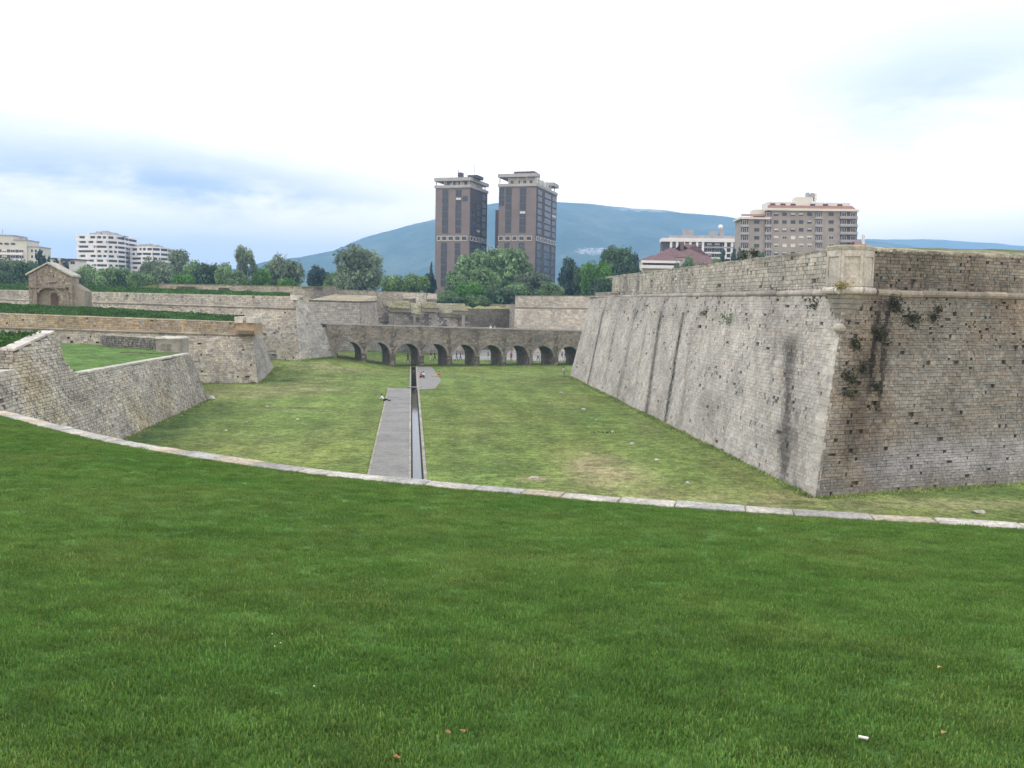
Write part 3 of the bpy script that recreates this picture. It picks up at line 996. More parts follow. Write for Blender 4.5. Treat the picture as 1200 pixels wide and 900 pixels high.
# rounded base ring
pr_ = pent(1.06, ZC + 0.18 - 0.0)
pr_ = [Vector((p.x, p.y, ZC + 0.12)) for p in pr_]
for i in range(4):
    m = MB(); d_ = (pr_[i + 1] - pr_[i]); 
    if i == 1:
        m.tube([pr_[i] + d_ * 0.02, pr_[i] + d_ * 0.80], 0.25, (0.48, 0.45, 0.41), 0, 12); m.build('base_ring', M['stone'], sb)
        m = MB(); m.tube([pr_[i] + d_ * 0.86, pr_[i] + d_ * 1.0], 0.25, (0.6, 0.58, 0.54), 0, 12); m.build('base_ring', M['stone'], sb)
    else:
        m.tube([pr_[i] + d_ * (0.12 if i == 2 else 0.02), pr_[i] + d_ * 0.98], 0.25, (0.45, 0.42, 0.38), 0, 12); m.build('base_ring', M['stone'], sb)
# stepped corbel tapering down the corner
zz = ZC - 0.13
for i, (sc_, hh) in enumerate([(0.98, .32), (0.86, .34), (0.72, .34), (0.57, .36), (0.42, .40), (0.27, .45)]):
    m = MB()
    q = pent(sc_, 0); off = outC * (0.165 * i) 
    q2 = pent(sc_ * 0.9, 0)
    lo = [Vector((p.x, p.y, zz - hh + .03)) + off for p in q2]; hi = [Vector((p.x, p.y, zz)) + off for p in q]
    c = tuple(v * (0.9 - 0.05 * i) for v in (0.30, 0.28, 0.25))
    for a_ in range(5):
        j = (a_ + 1) % 5; m.face([lo[a_], lo[j], hi[j], hi[a_]], c)
    m.face(hi, c); m.face(lo[::-1], c)
    m.build('corbel_course', M['stone'], sb); zz -= hh
m = MB(); kb = lerp(A, AC, (zz - 0.05) / ZC) + outC * 0.16
bm = bmesh.new(); bmesh.ops.create_icosphere(bm, subdivisions=2, radius=0.42)
for f_ in bm.faces: m.face([Vector((v.co.x, v.co.y, v.co.z * 0.8)) + kb for v in f_.verts], (0.42, 0.39, 0.34))
bm.free(); m.build('corbel_knob', M['stone'], sb)
# straight drain shafts below it are only dark stripes painted by stainR
# ------------------------------------------------------------------ generic battered wall for the others
def wall(name, label, B0, B1, T0, T1, color, course=0.32, slen=0.55, gap=0.024, proud=0.04, hole=0.02, depth=0.2, cord=None, par=None, seed=1, parent=None,
         keep=None, topf=None, cat='wall', N=1, alt=None, altp=0.1, mat='stone', stain=None, back=6.0, topcol=None, pcol=None, endR=False, palt=None):
    W_, H_ = (B1 - B0).length, (T0 - B0).length
    t = parent or empty(name, Vector((B0.x, B0.y, B0.z)), label, cat)
    ms, mc = MB(), MB()
    masonry(ms, B0, B1, T0, T1, stonecol(color, 0.2, 0.06, stain, W_, H_, alt, altp), course, slen, gap, proud, depth, hole, keep, seed)
    core_sheet(mc, B0, B1, T0, T1, depth, topf, None, N)
    n = (B1 - B0).cross(T0 - B0); nh = Vector((n.x, n.y, 0)).normalized()
    a, b_ = T0, T1
    if par:
        a2, b2 = T0 - nh * 0.15, T1 - nh * 0.15
        masonry(ms, a2, b2, a2 + Z3 * par[0], b2 + Z3 * par[1], stonecol(pcol or color, 0.2, 0.06, None, W_, 2, palt or alt, altp), course * 0.9, slen, gap, proud, depth, hole * 0.6, None, seed + 50)
        core_sheet(mc, a2, b2, a2 + Z3 * par[0], b2 + Z3 * par[1], depth)
        a, b_ = a2 + Z3 * par[0], b2 + Z3 * par[1]
    if cord:
        cordon(T0 + nh * 0.06, T1 + nh * 0.06, cord, t, tuple(q * 0.8 for q in color), 2.4, seed, one=True, mat=mat)
    if back:
        tc_ = topcol or tuple(q * 1.05 for q in color)
        mt = MB()
        n_ = max(1, int((b_ - a).length / 1.2))
        for i in range(n_):
            x0, x1 = lerp(a, b_, i / n_), lerp(a, b_, (i + 1) / n_)
            g = 0.008
            c = jt(0.85, 0.3, rnd, tc_)
            lo = [x0 + nh * 0.05, x1 + nh * 0.05, x1 - nh * min(back, 0.9), x0 - nh * min(back, 0.9)]
            mt.hexa([v - Z3 * 0.02 for v in lo] + [v + Z3 * (0.10 + 0.03 * rnd.random()) for v in lo], c)
        mt.build('coping', M[mat], t)
        mc.face([a - Z3 * .02, b_ - Z3 * .02, b_ - nh * back - Z3 * .02, a - nh * back - Z3 * .02], (0.2, 0.2, 0.1))
    ms.build('masonry', M[mat], t, kind='stuff')
    mc.build('wall_core', M['core'], t)
    return t, a, b_, nh


def leafcards(m, pts, size, col=(1, 1, 1), var=0.35, r=None, upb=0.5):
    r = r or rnd
    for p in pts:
        d = Vector((r.gauss(0, 1), r.gauss(0, 1), r.gauss(0, 1) + upb)).normalized()
        a = d.orthogonal().normalized(); a = Matrix.Rotation(r.random() * 6.28, 3, d) @ a
        b_ = d.cross(a)
        s = size * (0.6 + 0.8 * r.random())
        k = 1 + var * (r.random() * 2 - 1)
        c = tuple(q * k for q in col)
        m.face([p - a * s * .5, p + b_ * s * .32 + d * s * .12, p + a * s * .5, p - b_ * s * .32 + d * s * .1], c)


def mound(name, label, poly, z0, ztop, leafn, leafsize, leaf='ivy', kind='stuff', cat=None, bump=0.35, sz=1.0, colr=(1, 1, 1)):
    """bank of earth covered in low leafy growth; poly = outline (x, y), ztop(x, y)"""
    m = MB()
    xs_ = [p[0] for p in poly]; ys_ = [p[1] for p in poly]
    def inside(x, y):
        c = False; j = len(poly) - 1
        for i in range(len(poly)):
            if (poly[i][1] > y) != (poly[j][1] > y) and x < (poly[j][0] - poly[i][0]) * (y - poly[i][1]) / (poly[j][1] - poly[i][1]) + poly[i][0]: c = not c
            j = i
        return c
    r = random.Random(len(label))
    base = MB()
    lo = [Vector((p[0], p[1], z0)) for p in poly]; hi = [Vector((p[0], p[1], ztop(*p) - 0.1)) for p in poly]
    for i in range(len(poly)):
        j = (i + 1) % len(poly); base.face([lo[i], lo[j], hi[j], hi[i]], (0.07, 0.09, 0.035))
    base.face(hi, (0.055, 0.085, 0.03))
    t = empty(name, Vector((sum(xs_) / len(xs_), sum(ys_) / len(ys_), z0)), label, cat)
    base.build('earth_bank', M['turf_top'], t)
    pts = []
    while len(pts) < leafn:
        x, y = r.uniform(min(xs_), max(xs_)), r.uniform(min(ys_), max(ys_))
        if inside(x, y):
            pts.append(Vector((x, y, ztop(x, y) - 0.1 + bump * (0.5 + fbm(x, y, 0.35, 3)) * r.random() * sz)))
    leafcards(m, pts, leafsize, colr, 0.45, r)
    m.build('foliage', LEAF[leaf], t, kind='stuff')
    return t


# ------------------------------------------------------------------ near left wall (stepped) with its grass platform
Zb0, Zb1 = at(145, 515, z=0), at(243, 469, z=0)
uz = (Zb1 - Zb0).normalized()
nz = Vector((uz.y, -uz.x, 0))            # outward, towards +x
if nz.x < 0: nz = -nz
ZH = 9.6; ZBAT = 0.36                     # batter per metre
nf = (nz + Z3 * ZBAT)
def onZ(px, py):                          # point of the face plane under a pixel
    nrm = (uz.cross(Z3 - nz * ZBAT)).normalized()
    p = onp(px, py, Zb0, nrm); return (p - Zb0).dot(uz), p
prof_px = [(16, 436), (16.2, 411), (63, 390), (66, 425.5), (80, 428), (93, 439), (222, 415.5)]
prof = [(onZ(*q)[0], onZ(*q)[1].z) for q in prof_px]
S0, S1 = prof[0][0] - 26, prof[-1][0]
Wz = S1 - S0
def topz(s):
    if s < prof[0][0]: return prof[0][1]
    return float(np.interp(s, [p[0] for p in prof], [p[1] for p in prof]))
BZ0, BZ1 = Zb0 + uz * S0, Zb0 + uz * S1
tz = -nz * (ZBAT * ZH) + Z3 * ZH
# the tip leans: bottom reaches further than the top
tipx = (Zb1 - Zb0).length
BZ1 = Zb0 + uz * tipx
TZ1 = Zb0 + uz * (S1 + (S1 - tipx) * (ZH / prof[-1][1] - 1)) + tz
TZ0 = BZ0 + tz
def keepZ(am, bm, a0, a1, b0, b1):
    p = bil(BZ0, BZ1, TZ0, TZ1, am, b1); s = (p - Zb0).dot(uz)
    return p.z < topz(s) + 0.04
def topfZ(a):
    lo, hi = 0.0, 1.0
    for _ in range(18):
        mid = (lo + hi) / 2; p = bil(BZ0, BZ1, TZ0, TZ1, a, mid)
        if p.z < topz((p - Zb0).dot(uz)): lo = mid
        else: hi = mid
    return lo
GOLD = [(0.40, 0.335, 0.25), (0.38, 0.34, 0.28), (0.30, 0.28, 0.26)]
wz = empty('ravelin_wall', Zb0, 'low sloping stone wall with a stepped top and pale coping, nearest on the left', 'wall')
ms, mc = MB(), MB()
def stZ(c, a, b, x, y, r):
    k = 1 - 0.28 * max(0, fbm(x, y * 2, 0.3, 3)) * 2
    g = 0.25 * max(0, fbm(x + 30, y, 0.15, 2)) * 2
    return [c[0] * k * (1 + g * .3), c[1] * k, c[2] * k * (1 - g)]
masonry(ms, BZ0, BZ1, TZ0, TZ1, stonecol((0.48, 0.445, 0.385), 0.16, 0.04, stZ, Wz, ZH, GOLD, 0.13), 0.22, 0.36, 0.026, 0.075, 0.25, 0.02, keepZ, 31, 0.35)
core_sheet(mc, BZ0, BZ1, TZ0, TZ1, 0.25, topfZ, None, 120)
def Pz(s, z, inn=0.0): return Zb0 + uz * s - nz * (ZBAT * z + inn) + Z3 * z
# end face at the tip, and the face of the raised block towards the viewer
tipT = Pz(S1, prof[-1][1]); tipB = BZ1
mc.face([tipB, tipB - nz * 9 + uz * 4, tipT - nz * 9 + uz * 4, tipT], (0.2, 0.18, 0.15))
pb, pt_ = prof[0], prof[1]
f0, f1 = Pz(pb[0], pb[1]), Pz(pt_[0], pt_[1])
w2 = -nz * 8
masonry(ms, f0 + w2, f0, f1 + w2, f1, stonecol((0.25, 0.23, 0.19), 0.25, 0.1), 0.28, 0.45, 0.04, 0.05, 0.2, 0.02, None, 33)
core_sheet(mc, f0 + w2, f0, f1 + w2, f1, 0.2)
# tip arris: slightly darker dressed stones
q0 = 0.0
r = random.Random(4)
while q0 < prof[-1][1] - 0.3:
    q1 = q0 + 0.4 + .15 * r.random()
    e0 = lerp(tipB, tipT, q0 / prof[-1][1]); e1 = lerp(tipB, tipT, min(q1, prof[-1][1]) / prof[-1][1])
    o_ = nz * 0.09 + uz * 0.12
    mm = MB(); c = jt(0.8, .3, r, (0.30, 0.27, 0.23))
    mm.hexa([e0 + o_ - uz * .5, e0 + o_, e0 - nz * .6 + o_, e0 - nz * .6 - uz * .5, e1 + o_ - uz * .5 - Z3 * .02, e1 + o_ - Z3 * .02, e1 - nz * .6 + o_ - Z3 * .02, e1 - nz * .6 - uz * .5 - Z3 * .02], c)
    mm.build('quoin', M['stone'], wz)
    q0 = q1
ms.build('masonry', M['stone'], wz, kind='stuff')
mc.build('wall_core', M['core'], wz)
W1 = (0.56, 0.525, 0.47)
P_ = [Pz(s, z) for s, z in prof]
cop_line('coping_stone', [P_[5], P_[6]], 0.75, 0.16, W1, wz, 1.5, 0.05, 1, -nz)
cop_line('coping_stone', [P_[3], P_[4]], 0.75, 0.12, tuple(q * .85 for q in W1), wz, 1.0, 0.05, 2, -nz)
cop_line('coping_stone', [P_[1], P_[2]], 0.9, 0.17, W1, wz, 1.5, 0.05, 3, -nz)
cop_line('coping_stone', [Pz(S0, prof[0][1]), P_[0]], 0.75, 0.16, W1, wz, 1.5, 0.05, 4, -nz)
cop_line('coping_stone', [f1 - uz * .0 - nz * 0.4, f1 - nz * 8], 0.8, 0.16, W1, wz, 1.4, 0.05, 5, uz)
# inner faces of the stepped part
m = MB()
for i in (2,):
    a, b_ = P_[2], P_[3]
    m.face([b_, b_ - nz * 9, a - nz * 9, a], (0.35, 0.31, 0.26))
a, b_ = P_[4], P_[5]
m.face([b_, b_ - nz * 0.9, a - nz * 0.9, a], (0.36, 0.33, 0.28))
m.build('step_face', M['stone'], wz)
# platform of grass
PZ = prof[-1][1] - 0.12
pl = [Pz(prof[5][0] - 5, PZ, 0.7), Pz(S1 - 0.2, PZ, 0.7), at(206, 410.5, z=PZ), at(205, 406, z=PZ), at(110, 403.5, z=PZ), at(60, 402, z=PZ), at(-60, 402, z=PZ), at(-60, 420, z=PZ), at(0, 440, z=PZ)]
vs = [(p.x, p.y, PZ) for p in pl]
m = MB()
m.face([Vector(v) for v in vs], (0.10, 0.175, 0.045))
plat = m.build('grass_platform', M['turf'], kind='structure', label='flat green grass platform behind the near left wall')
# leafy bank behind the raised block
bp = [Pz(prof[1][0] + .5, 8, 0.9), Pz(prof[2][0] - 0.5, 8, 0.9), Pz(prof[2][0] - 0.5, 8, 16), Pz(prof[1][0] - 6, 8, 16), Pz(prof[1][0] - 6, 8, 8.5), Pz(prof[1][0] + .5, 8, 6)]
zb = prof[1][1]; zb2 = prof[2][1]
mound('leafy_bank', 'dark green leafy bank behind the raised block of the near left wall', [(p.x, p.y) for p in bp], PZ,
      lambda x, y: lerp(zb, zb2, min(1, max(0, (Vector((x, y, 0)) - Zb0).dot(uz) - prof[1][0]) / 8)) + 0.05 * max(0, (-38 - x)), 9000, 0.28, bump=0.7, cat='shrubs')

# ------------------------------------------------------------------ second wall on the left (tan parapet)
TAN = (0.45, 0.36, 0.255)
b0, b1 = at(-150, 446, Y=127), at(302, 450, z=0)
b0.z = 0
t1 = at(296.5, 393, Y=128.4); t0 = at(-150, 380, Y=128)
t0 = at(-150, 379, Y=126)
wB, pa, pb_, nB = wall('rampart_wall', 'long stone wall with a tan parapet above a dark ledge, in the middle of the left side', b0, b1, t0, t1, (0.45, 0.405, 0.325), 0.30, 0.50, 0.03, 0.05, 0.02,
                       cord=0.17, par=(1.95, 1.75), seed=41, pcol=TAN, palt=[(0.44, 0.32, 0.18), (0.36, 0.28, 0.2), (0.36, 0.34, 0.32)], alt=[(0.3, 0.27, 0.24), (0.36, 0.34, 0.32)], altp=0.25, topcol=(0.5, 0.42, 0.32), cat='wall')
b2, t2 = at(323, 438.5, z=0), at(304, 386.5, Y=141)
wall(None, None, b1, b2, t1, t2, (0.44, 0.41, 0.37), 0.30, 0.50, 0.03, 0.04, 0.015, seed=42, parent=wB, alt=[(0.36, 0.33, 0.28)], altp=.15, back=0.5)
m = MB()
for (px0, px1, y_, dy) in [(276.5, 286, 371.5, 6), (290, 299.5, 372.5, 5)]:
    p0, p1 = at(px0, y_ + dy, Y=127.6), at(px1, y_, Y=127.6)
    m2 = MB(); m2.box(p0.x, p1.x, 126.9, 131, p0.z - .1, p1.z + .02, (0.6, 0.56, 0.5)); m2.build('coping_block', M['stone'], wB)
p0, p1 = at(276, 392, Y=127), at(298, 376, Y=127)
m.box(p0.x, p1.x, 127.2, 131, p0.z, p1.z, (0.40, 0.30, 0.20)); m.build('parapet_end', M['stone'], wB)
m = MB(); p0 = at(279, 391, Y=127); p1 = at(297, 387.5, Y=127); m.box(p0.x, p1.x, 126.7, 127.2, p0.z, p1.z, (0.2, 0.16, 0.12)); m.build('ledge', M['stone'], wB)
gl, gr = at(-150, 353, Y=138), at(276, 370, Y=133)
poly = [(pa.x, pa.y + 1.2), (pb_.x - 2.2, pb_.y + 1.2), (pb_.x - 3.2, pb_.y + 7), (pa.x, pa.y + 14)]
def zB(x, y):
    t = (x - pa.x) / (pb_.x - pa.x)
    e = lerp(pa.z, pb_.z, t)
    return e + 0.1 + min(1.0, (y - lerp(pa.y, pb_.y, t) - 1) / 7.0) * lerp(1.15, 0.75, t)
mound('green_bank', 'strip of dark green growth on top of the wall with the tan parapet', poly, 3.0, zB, 15000, 0.32, bump=0.4, cat='shrubs')

# ruined low wall on the grass platform
PB = [at(118, 405.5, z=PZ), at(182, 411, z=PZ), at(207, 413, z=PZ)]
p0, p1 = PB[0], PB[1]
w3, _, _, _ = wall('ruined_wall', 'low broken rubble wall with a white topped end block on the grass platform', Vector((p0.x, p0.y, PZ)), Vector((p1.x, p1.y + 1, PZ)), Vector((p0.x, p0.y, PZ + 1.45)), Vector((p1.x, p1.y + 1, PZ + 1.45)),
     (0.22, 0.205, 0.185), 0.28, 0.4, 0.06, 0.12, hole=0.06, seed=45, back=1.5, topcol=(0.36, 0.33, 0.28))
e0, e1 = at(183, 412.5, z=PZ), at(207, 413.5, z=PZ)
m = MB(); m.box(e0.x, e1.x, e0.y, e0.y + 3, PZ - .1, PZ + 1.6, (0.33, 0.305, 0.265)); m.build('end_block', M['stone'], w3)
m = MB(); m.box(e0.x - .1, e1.x + .1, e0.y - .1, e0.y + 3.1, PZ + 1.6, PZ + 1.8, (0.68, 0.65, 0.6)); m.build('cap_stone', M['kerb'], w3)
for i in range(4):
    m = MB(); x_ = lerp(e0.x, e1.x, .2 + .25 * (i % 2)); z_ = PZ + 0.25 + 0.42 * (i // 2)
    m.box(x_, x_ + .5, e0.y - .06, e0.y + .3, z_, z_ + .32, (0.22, 0.2, 0.18)); m.build('block', M['stone'], w3)

# ------------------------------------------------------------------ third wall on the left, behind
c1 = at(353, 425, Y=150); zc1 = c1.z
c0 = at(-150, 425, Y=222); c0.z = 0.0
ct1 = at(346.5, 361.5, Y=153.5); ct0 = at(-150, 346, Y=226)
wC, pc0, pc1, nC = wall('curtain_wall', 'long pale stone wall with green growth along its top, running behind the small gatehouse', c0, Vector((c1.x, c1.y, zc1 - .4)), ct0, ct1, (0.45, 0.41, 0.345), 0.33, 0.55, 0.03, 0.05, 0.025,
                      cord=0.2, par=(2.0, 1.9), seed=51, alt=[(0.3, 0.27, 0.24), (0.47, 0.40, 0.3)], altp=.2, topcol=(0.52, 0.49, 0.43), pcol=(0.44, 0.405, 0.355))
# its end face towards the bridge, top stepping down
c2 = at(389, 415, Y=158.8)
cd = Vector((c2.x, c2.y, c2.z - .4)); cc1 = Vector((c1.x, c1.y, zc1 - .4))
TT0, TT1 = ct1 + Z3 * 1.9, at(384, 352, Y=161)
def keepC(am, bm, a0, a1, b0, b1):
    return b1 < topC(am) + .01
def topC(a):
    if a < 0.30: return lerp(1.0, 0.90, a / .3)
    if a < 0.78: return lerp(0.90, 0.53, (a - .30) / .48)
    return 0.535
wall(None, None, cc1, cd, TT0, TT1, (0.45, 0.42, 0.38), 0.33, 0.6, 0.02, 0.025, 0.004, seed=52, parent=wC, keep=keepC, topf=topC, N=30, back=0)
m = MB(); p = at(341, 348, Y=153); q = at(348.5, 346, Y=153)
m.box(p.x, q.x, 152.6, 157, p.z - .5, q.z, (0.6, 0.57, 0.5)); m.build('coping_block', M['stone'], wC)
poly = [(pc0.x, pc0.y + 1.0), (pc1.x - 1.5, pc1.y + 1.2), (pc1.x - 4, pc1.y + 12), (pc0.x, pc0.y + 14)]
def zC_(x, y):
    t = (x - pc0.x) / (pc1.x - pc0.x)
    return lerp(pc0.z, pc1.z, t) + 0.1 + min(1.0, max(0, (y - lerp(pc0.y, pc1.y, t) - 1)) / 7.0) * lerp(1.3, 0.5, t ** 2)
mound('green_bank', 'strip of green growth on top of the long pale wall behind the gatehouse', poly, 5.0, zC_, 15000, 0.42, bump=0.45, cat='shrubs')

# ------------------------------------------------------------------ gatehouse on the left (gabled, with arch)
GY = 150.0
gh = empty('gatehouse', at(62, 357, Y=GY), 'small ruined stone gatehouse with a gabled front and blind arch on the left walls', 'gatehouse')
def g(px, py, dy=0.0):
    p = at(px, py, Y=GY); p.y += dy; return p
gz0 = at(60, 362, Y=GY).z
xl, xr, xm = g(33.5, 330).x, g(83.5, 325).x, g(56.5, 309).x
zs, zr, zg = g(33.5, 322).z, g(83, 323.5).z, g(56.5, 309).z
xj = g(77.5, 335).x
ms, mc = MB(), MB()
GD = 2.6
colG = stonecol((0.31, 0.275, 0.225), 0.25, 0.08, None, 8, 6, [(0.25, 0.2, 0.16), (0.4, 0.36, 0.3)], 0.2)
WG = xr - xl
pA, pB = Vector((xl, GY, gz0)), Vector((xr, GY, gz0))
HG = zg - gz0
ax0, ax1 = g(43, 350).x, g(76, 350).x; acx = (ax0 + ax1) / 2 - 0.4; arad = 2.15; az0 = gz0 + 0.3; azc = g(60, 337.5).z - arad
def gabz(x): return lerp(zs, zg, (x - xl) / (xm - xl)) if x < xm else lerp(zg, zr, (x - xm) / (xr - xm))
def keepG(am, bm, a0, a1, b0, b1):
    x = xl + am * WG; z = gz0 + bm * HG; z1_ = gz0 + b1 * HG
    if z1_ > gabz(x) + .02: return False
    if x > xj and z < g(80, 345).z + .3: pass
    if z < azc: return abs(x - acx) > arad
    return (x - acx) ** 2 + (z - azc) ** 2 > arad ** 2
masonry(ms, pA, pB, pA + Z3 * HG, pB + Z3 * HG, colG, 0.26, 0.42, 0.03, 0.04, 0.2, 0.02, keepG, 61)
# recessed wall inside the arch with a darker doorway
mI = MB()
mI.box(xl + .3, xr - .3, GY + 0.75, GY + GD, gz0, zs - .3, (0.30, 0.26, 0.21))
mI.build('inner_wall', M['stone'], gh)
m = MB(); dx0, dx1 = g(57, 350).x, g(65.5, 350).x; dz1 = g(61, 342.5).z
m.box(dx0, dx1, GY + 0.66, GY + 0.75, gz0, dz1 - .4, (0.13, 0.09, 0.075)); 
m.prism([(dx0, GY + .66), (dx1, GY + .66), (dx1, GY + .75), (dx0, GY + .75)], dz1 - .4, dz1 - .1, (0.13, 0.09, 0.075))
m.build('blocked_door', M['stone'], gh)
# reveal of the arch and ring
m = MB(); mr = MB(); NA = 14
for i in range(NA):
    a0_, a1_ = math.pi * i / NA, math.pi * (i + 1) / NA
    p = lambda a, rr, y: Vector((acx - math.cos(a) * rr, y, azc + math.sin(a) * rr))
    m.face([p(a0_, arad, GY), p(a0_, arad, GY + .75), p(a1_, arad, GY + .75), p(a1_, arad, GY)], (0.26, 0.22, 0.18))
    e_ = 0.012
    mr.hexa([p(a0_ + e_, arad, GY + .1), p(a1_ - e_, arad, GY + .1), p(a1_ - e_, arad + .38, GY + .1), p(a0_ + e_, arad + .38, GY + .1),
             p(a0_ + e_, arad, GY - .05), p(a1_ - e_, arad, GY - .05), p(a1_ - e_, arad + .38, GY - .05), p(a0_ + e_, arad + .38, GY - .05)], jt(.8, .4, rnd, (0.36, 0.31, 0.25)))
m.build('arch_reveal', M['stone'], gh); mr.build('arch_ring', M['stone'], gh)
# second smaller arch ring inside (the photographed double arch)
mr = MB()
for i in range(10):
    a0_, a1_ = math.pi * i / 10, math.pi * (i + 1) / 10
    c2x, r2 = (dx0 + dx1) / 2, (dx1 - dx0) / 2
    p = lambda a, rr, y: Vector((c2x - math.cos(a) * rr, y, dz1 - r2 + math.sin(a) * rr))
    mr.hexa([p(a0_, r2, GY + .74), p(a1_, r2, GY + .74), p(a1_, r2 + .3, GY + .74), p(a0_, r2 + .3, GY + .74), p(a0_, r2, GY + .62), p(a1_, r2, GY + .62), p(a1_, r2 + .3, GY + .62), p(a0_, r2 + .3, GY + .62)], (0.38, 0.33, 0.27))
mr.build('door_arch', M['stone'], gh)
# pilasters and string course
for px_ in (42.0, 79.5):
    m = MB(); x_ = g(px_, 340).x
    m.box(x_ - .22, x_ + .22, GY - .16, GY + .1, gz0, gabz(x_) - (0.1 if px_ < 60 else 2.9), (0.26, 0.21, 0.17)); m.build('pilaster', M['stone'], gh)
m = MB(); sz_ = g(58, 336.5).z; m.box(xl - .15, xj, GY - .28, GY + .1, sz_ - .14, sz_ + .14, (0.27, 0.22, 0.18)); m.build('string_course', M['stone'], gh)
m = MB(); x_, z_ = g(61.5, 330).x, g(61, 331.5).z
m.box(x_ - .5, x_ + .5, GY - .08, GY + .1, z_ - .16, z_ + .14, (0.12, 0.1, 0.09)); m.build('slot', M['stone'], gh)
# roof slabs (pale) and side walls
for (xa, za, xb, zb_) in [(xl - .35, zs - .12, xm, zg), (xm, zg, xr + .35, zr - .15)]:
    m = MB()
    lo = [Vector((xa, GY - .35, za)), Vector((xb, GY - .35, zb_)), Vector((xb, GY + GD, zb_)), Vector((xa, GY + GD, za))]
    m.hexa(lo + [v + Z3 * .28 for v in lo], (0.46, 0.44, 0.39)); m.build('roof', M['stone'], gh)
core_g = MB()
core_g.prism([(xl + .02, GY + .2), (xr - .02, GY + .2), (xr - .02, GY + GD), (xl + .02, GY + GD)], sz_, sz_ + .2, (0.28, 0.24, 0.2), top=[zs - .05, zr - .05, zr - .05, zs - .05])
core_g.face([Vector((xl, GY + .2, zs - .1)), Vector((xr, GY + .2, zr - .1)), Vector((xm, GY + .2, zg - .05))], (0.28, 0.24, 0.2))
core_g.prism([(xl, GY), (xl + .25, GY), (xl + .25, GY + GD), (xl, GY + GD)], gz0 - 1, zs - .1, (0.33, 0.29, 0.24))
core_g.prism([(xr - .25, GY), (xr, GY), (xr, GY + GD), (xr - .25, GY + GD)], gz0 - 1, zr - .1, (0.33, 0.29, 0.24))
core_g.build('side_wall', M['stone'], gh)
ms.build('masonry', M['stone'], gh, kind='stuff')
# sloping shoulder wall to the right
m = MB(); p = [g(83, 330), g(97.5, 341), g(97.5, 345), g(80, 345)]
zz_ = [v.z for v in p]
fr = [Vector((p[3].x, GY + .5, zz_[3] - 3)), Vector((p[1].x, GY + .5, zz_[2] - 3)), Vector((p[1].x, GY + .5, zz_[1])), Vector((p[3].x, GY + .5, zz_[0]))]
m.hexa([v + Vector((0, 2.5, 0)) for v in fr] + fr, (0.29, 0.255, 0.21)); m.build('shoulder_wall', M['stone'], gh)
# plinth under the gatehouse so that it stands on the fill between the walls
m = MB(); m.box(xl - 1, xr + 1, GY - .5, GY + GD + 1, 4, gz0, (0.3, 0.27, 0.22)); m.build('plinth', M['stone'], gh)
# ground between walls B and C
m = MB(); m.face([Vector((-130, 138, 8.6)), Vector((pb_.x - 6, 134, 8.2)), Vector((-45, 152, 8.0)), Vector((-130, 215, 9.5))], (0.08, 0.12, 0.04))
m.build('inner_ground', M['turf_top'], kind='structure', label='grassy fill between the two long left walls')

# ------------------------------------------------------------------ far walls behind the bridge
def qwall(name, label, pxb0, pxb1, ytop0, ytop1, Y0_, Y1_, color, seed, bat=0.0, zbase=0.0, par=None, cord=None, back=4.0, topcol=None, hole=0.006, proud=0.03, cat='wall', parent=None, course=0.4, slen=0.8, alt=None, altp=0.1, gap=0.03, stain=None, xb0=0.0, xb1=0.0):
    T0, T1 = at(pxb0, ytop0, Y=Y0_), at(pxb1, ytop1, Y=Y1_)
    u = (T1 - T0); u = Vector((u.x, u.y, 0)).normalized(); n = Vector((u.y, -u.x, 0))
    B0_, B1_ = T0 + n * bat + u * xb0, T1 + n * bat + u * xb1
    B0_.z = B1_.z = zbase
    return wall(name, label, B0_, B1_, T0, T1, color, course, slen, gap, proud, hole, par=par, cord=cord, seed=seed, mat='stone_far', back=back, topcol=topcol, cat=cat, parent=parent, alt=alt, altp=altp, stain=stain)


PINK = (0.42, 0.385, 0.34)
GREENT = (0.20, 0.195, 0.11)
# far left bastion behind the green strip
wF, a_, b__, _ = qwall('far_bastion', 'low far stone bastion with a grassy flat top behind the left walls', 186, 366, 342, 349.5, 236, 214, (0.36, 0.32, 0.265), 71, 1.0, 6, par=(2.0, 2.6), cord=None, back=5, topcol=GREENT, hole=0.01, cat='bastion')
qwall(None, None, 366, 395, 349.5, 347, 214, 226, (0.32, 0.285, 0.24), 72, 1.0, 0, par=(2.6, 2.3), back=3, topcol=GREENT, parent=wF)
m = MB(); p = at(366, 349, Y=213); 
for i in range(2):
    m = MB(); m.box(p.x - .2 - .5 * i, p.x + 1.6 - .4 * i, p.y - .8, p.y + 1.5, p.z - .9 - .9 * i, p.z - .05 - .9 * i, (0.28, 0.24, 0.2)); m.build('corner_corbel', M['stone_far'], wF)
for px_, y_ in ((224, 338.5), (271, 340)):
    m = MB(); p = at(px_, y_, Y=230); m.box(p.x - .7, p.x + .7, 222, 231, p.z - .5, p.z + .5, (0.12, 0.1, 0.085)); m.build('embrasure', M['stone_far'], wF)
mt = MB(); 
pl_ = [(a_.x - 12, a_.y + 1), (a_.x, a_.y + 1), (b__.x, b__.y + 1.5), (b__.x + 2.0, b__.y + 12.5), (b__.x + 2.0, 262), (a_.x - 12, 262)]
mt.prism(pl_, 5, 14.4, (0.17, 0.19, 0.07), top=[a_.z - 2.0, a_.z + .2, b__.z + .2, b__.z, b__.z, a_.z - 1.6]); mt.build('terreplein', M['turf_top'], wF)

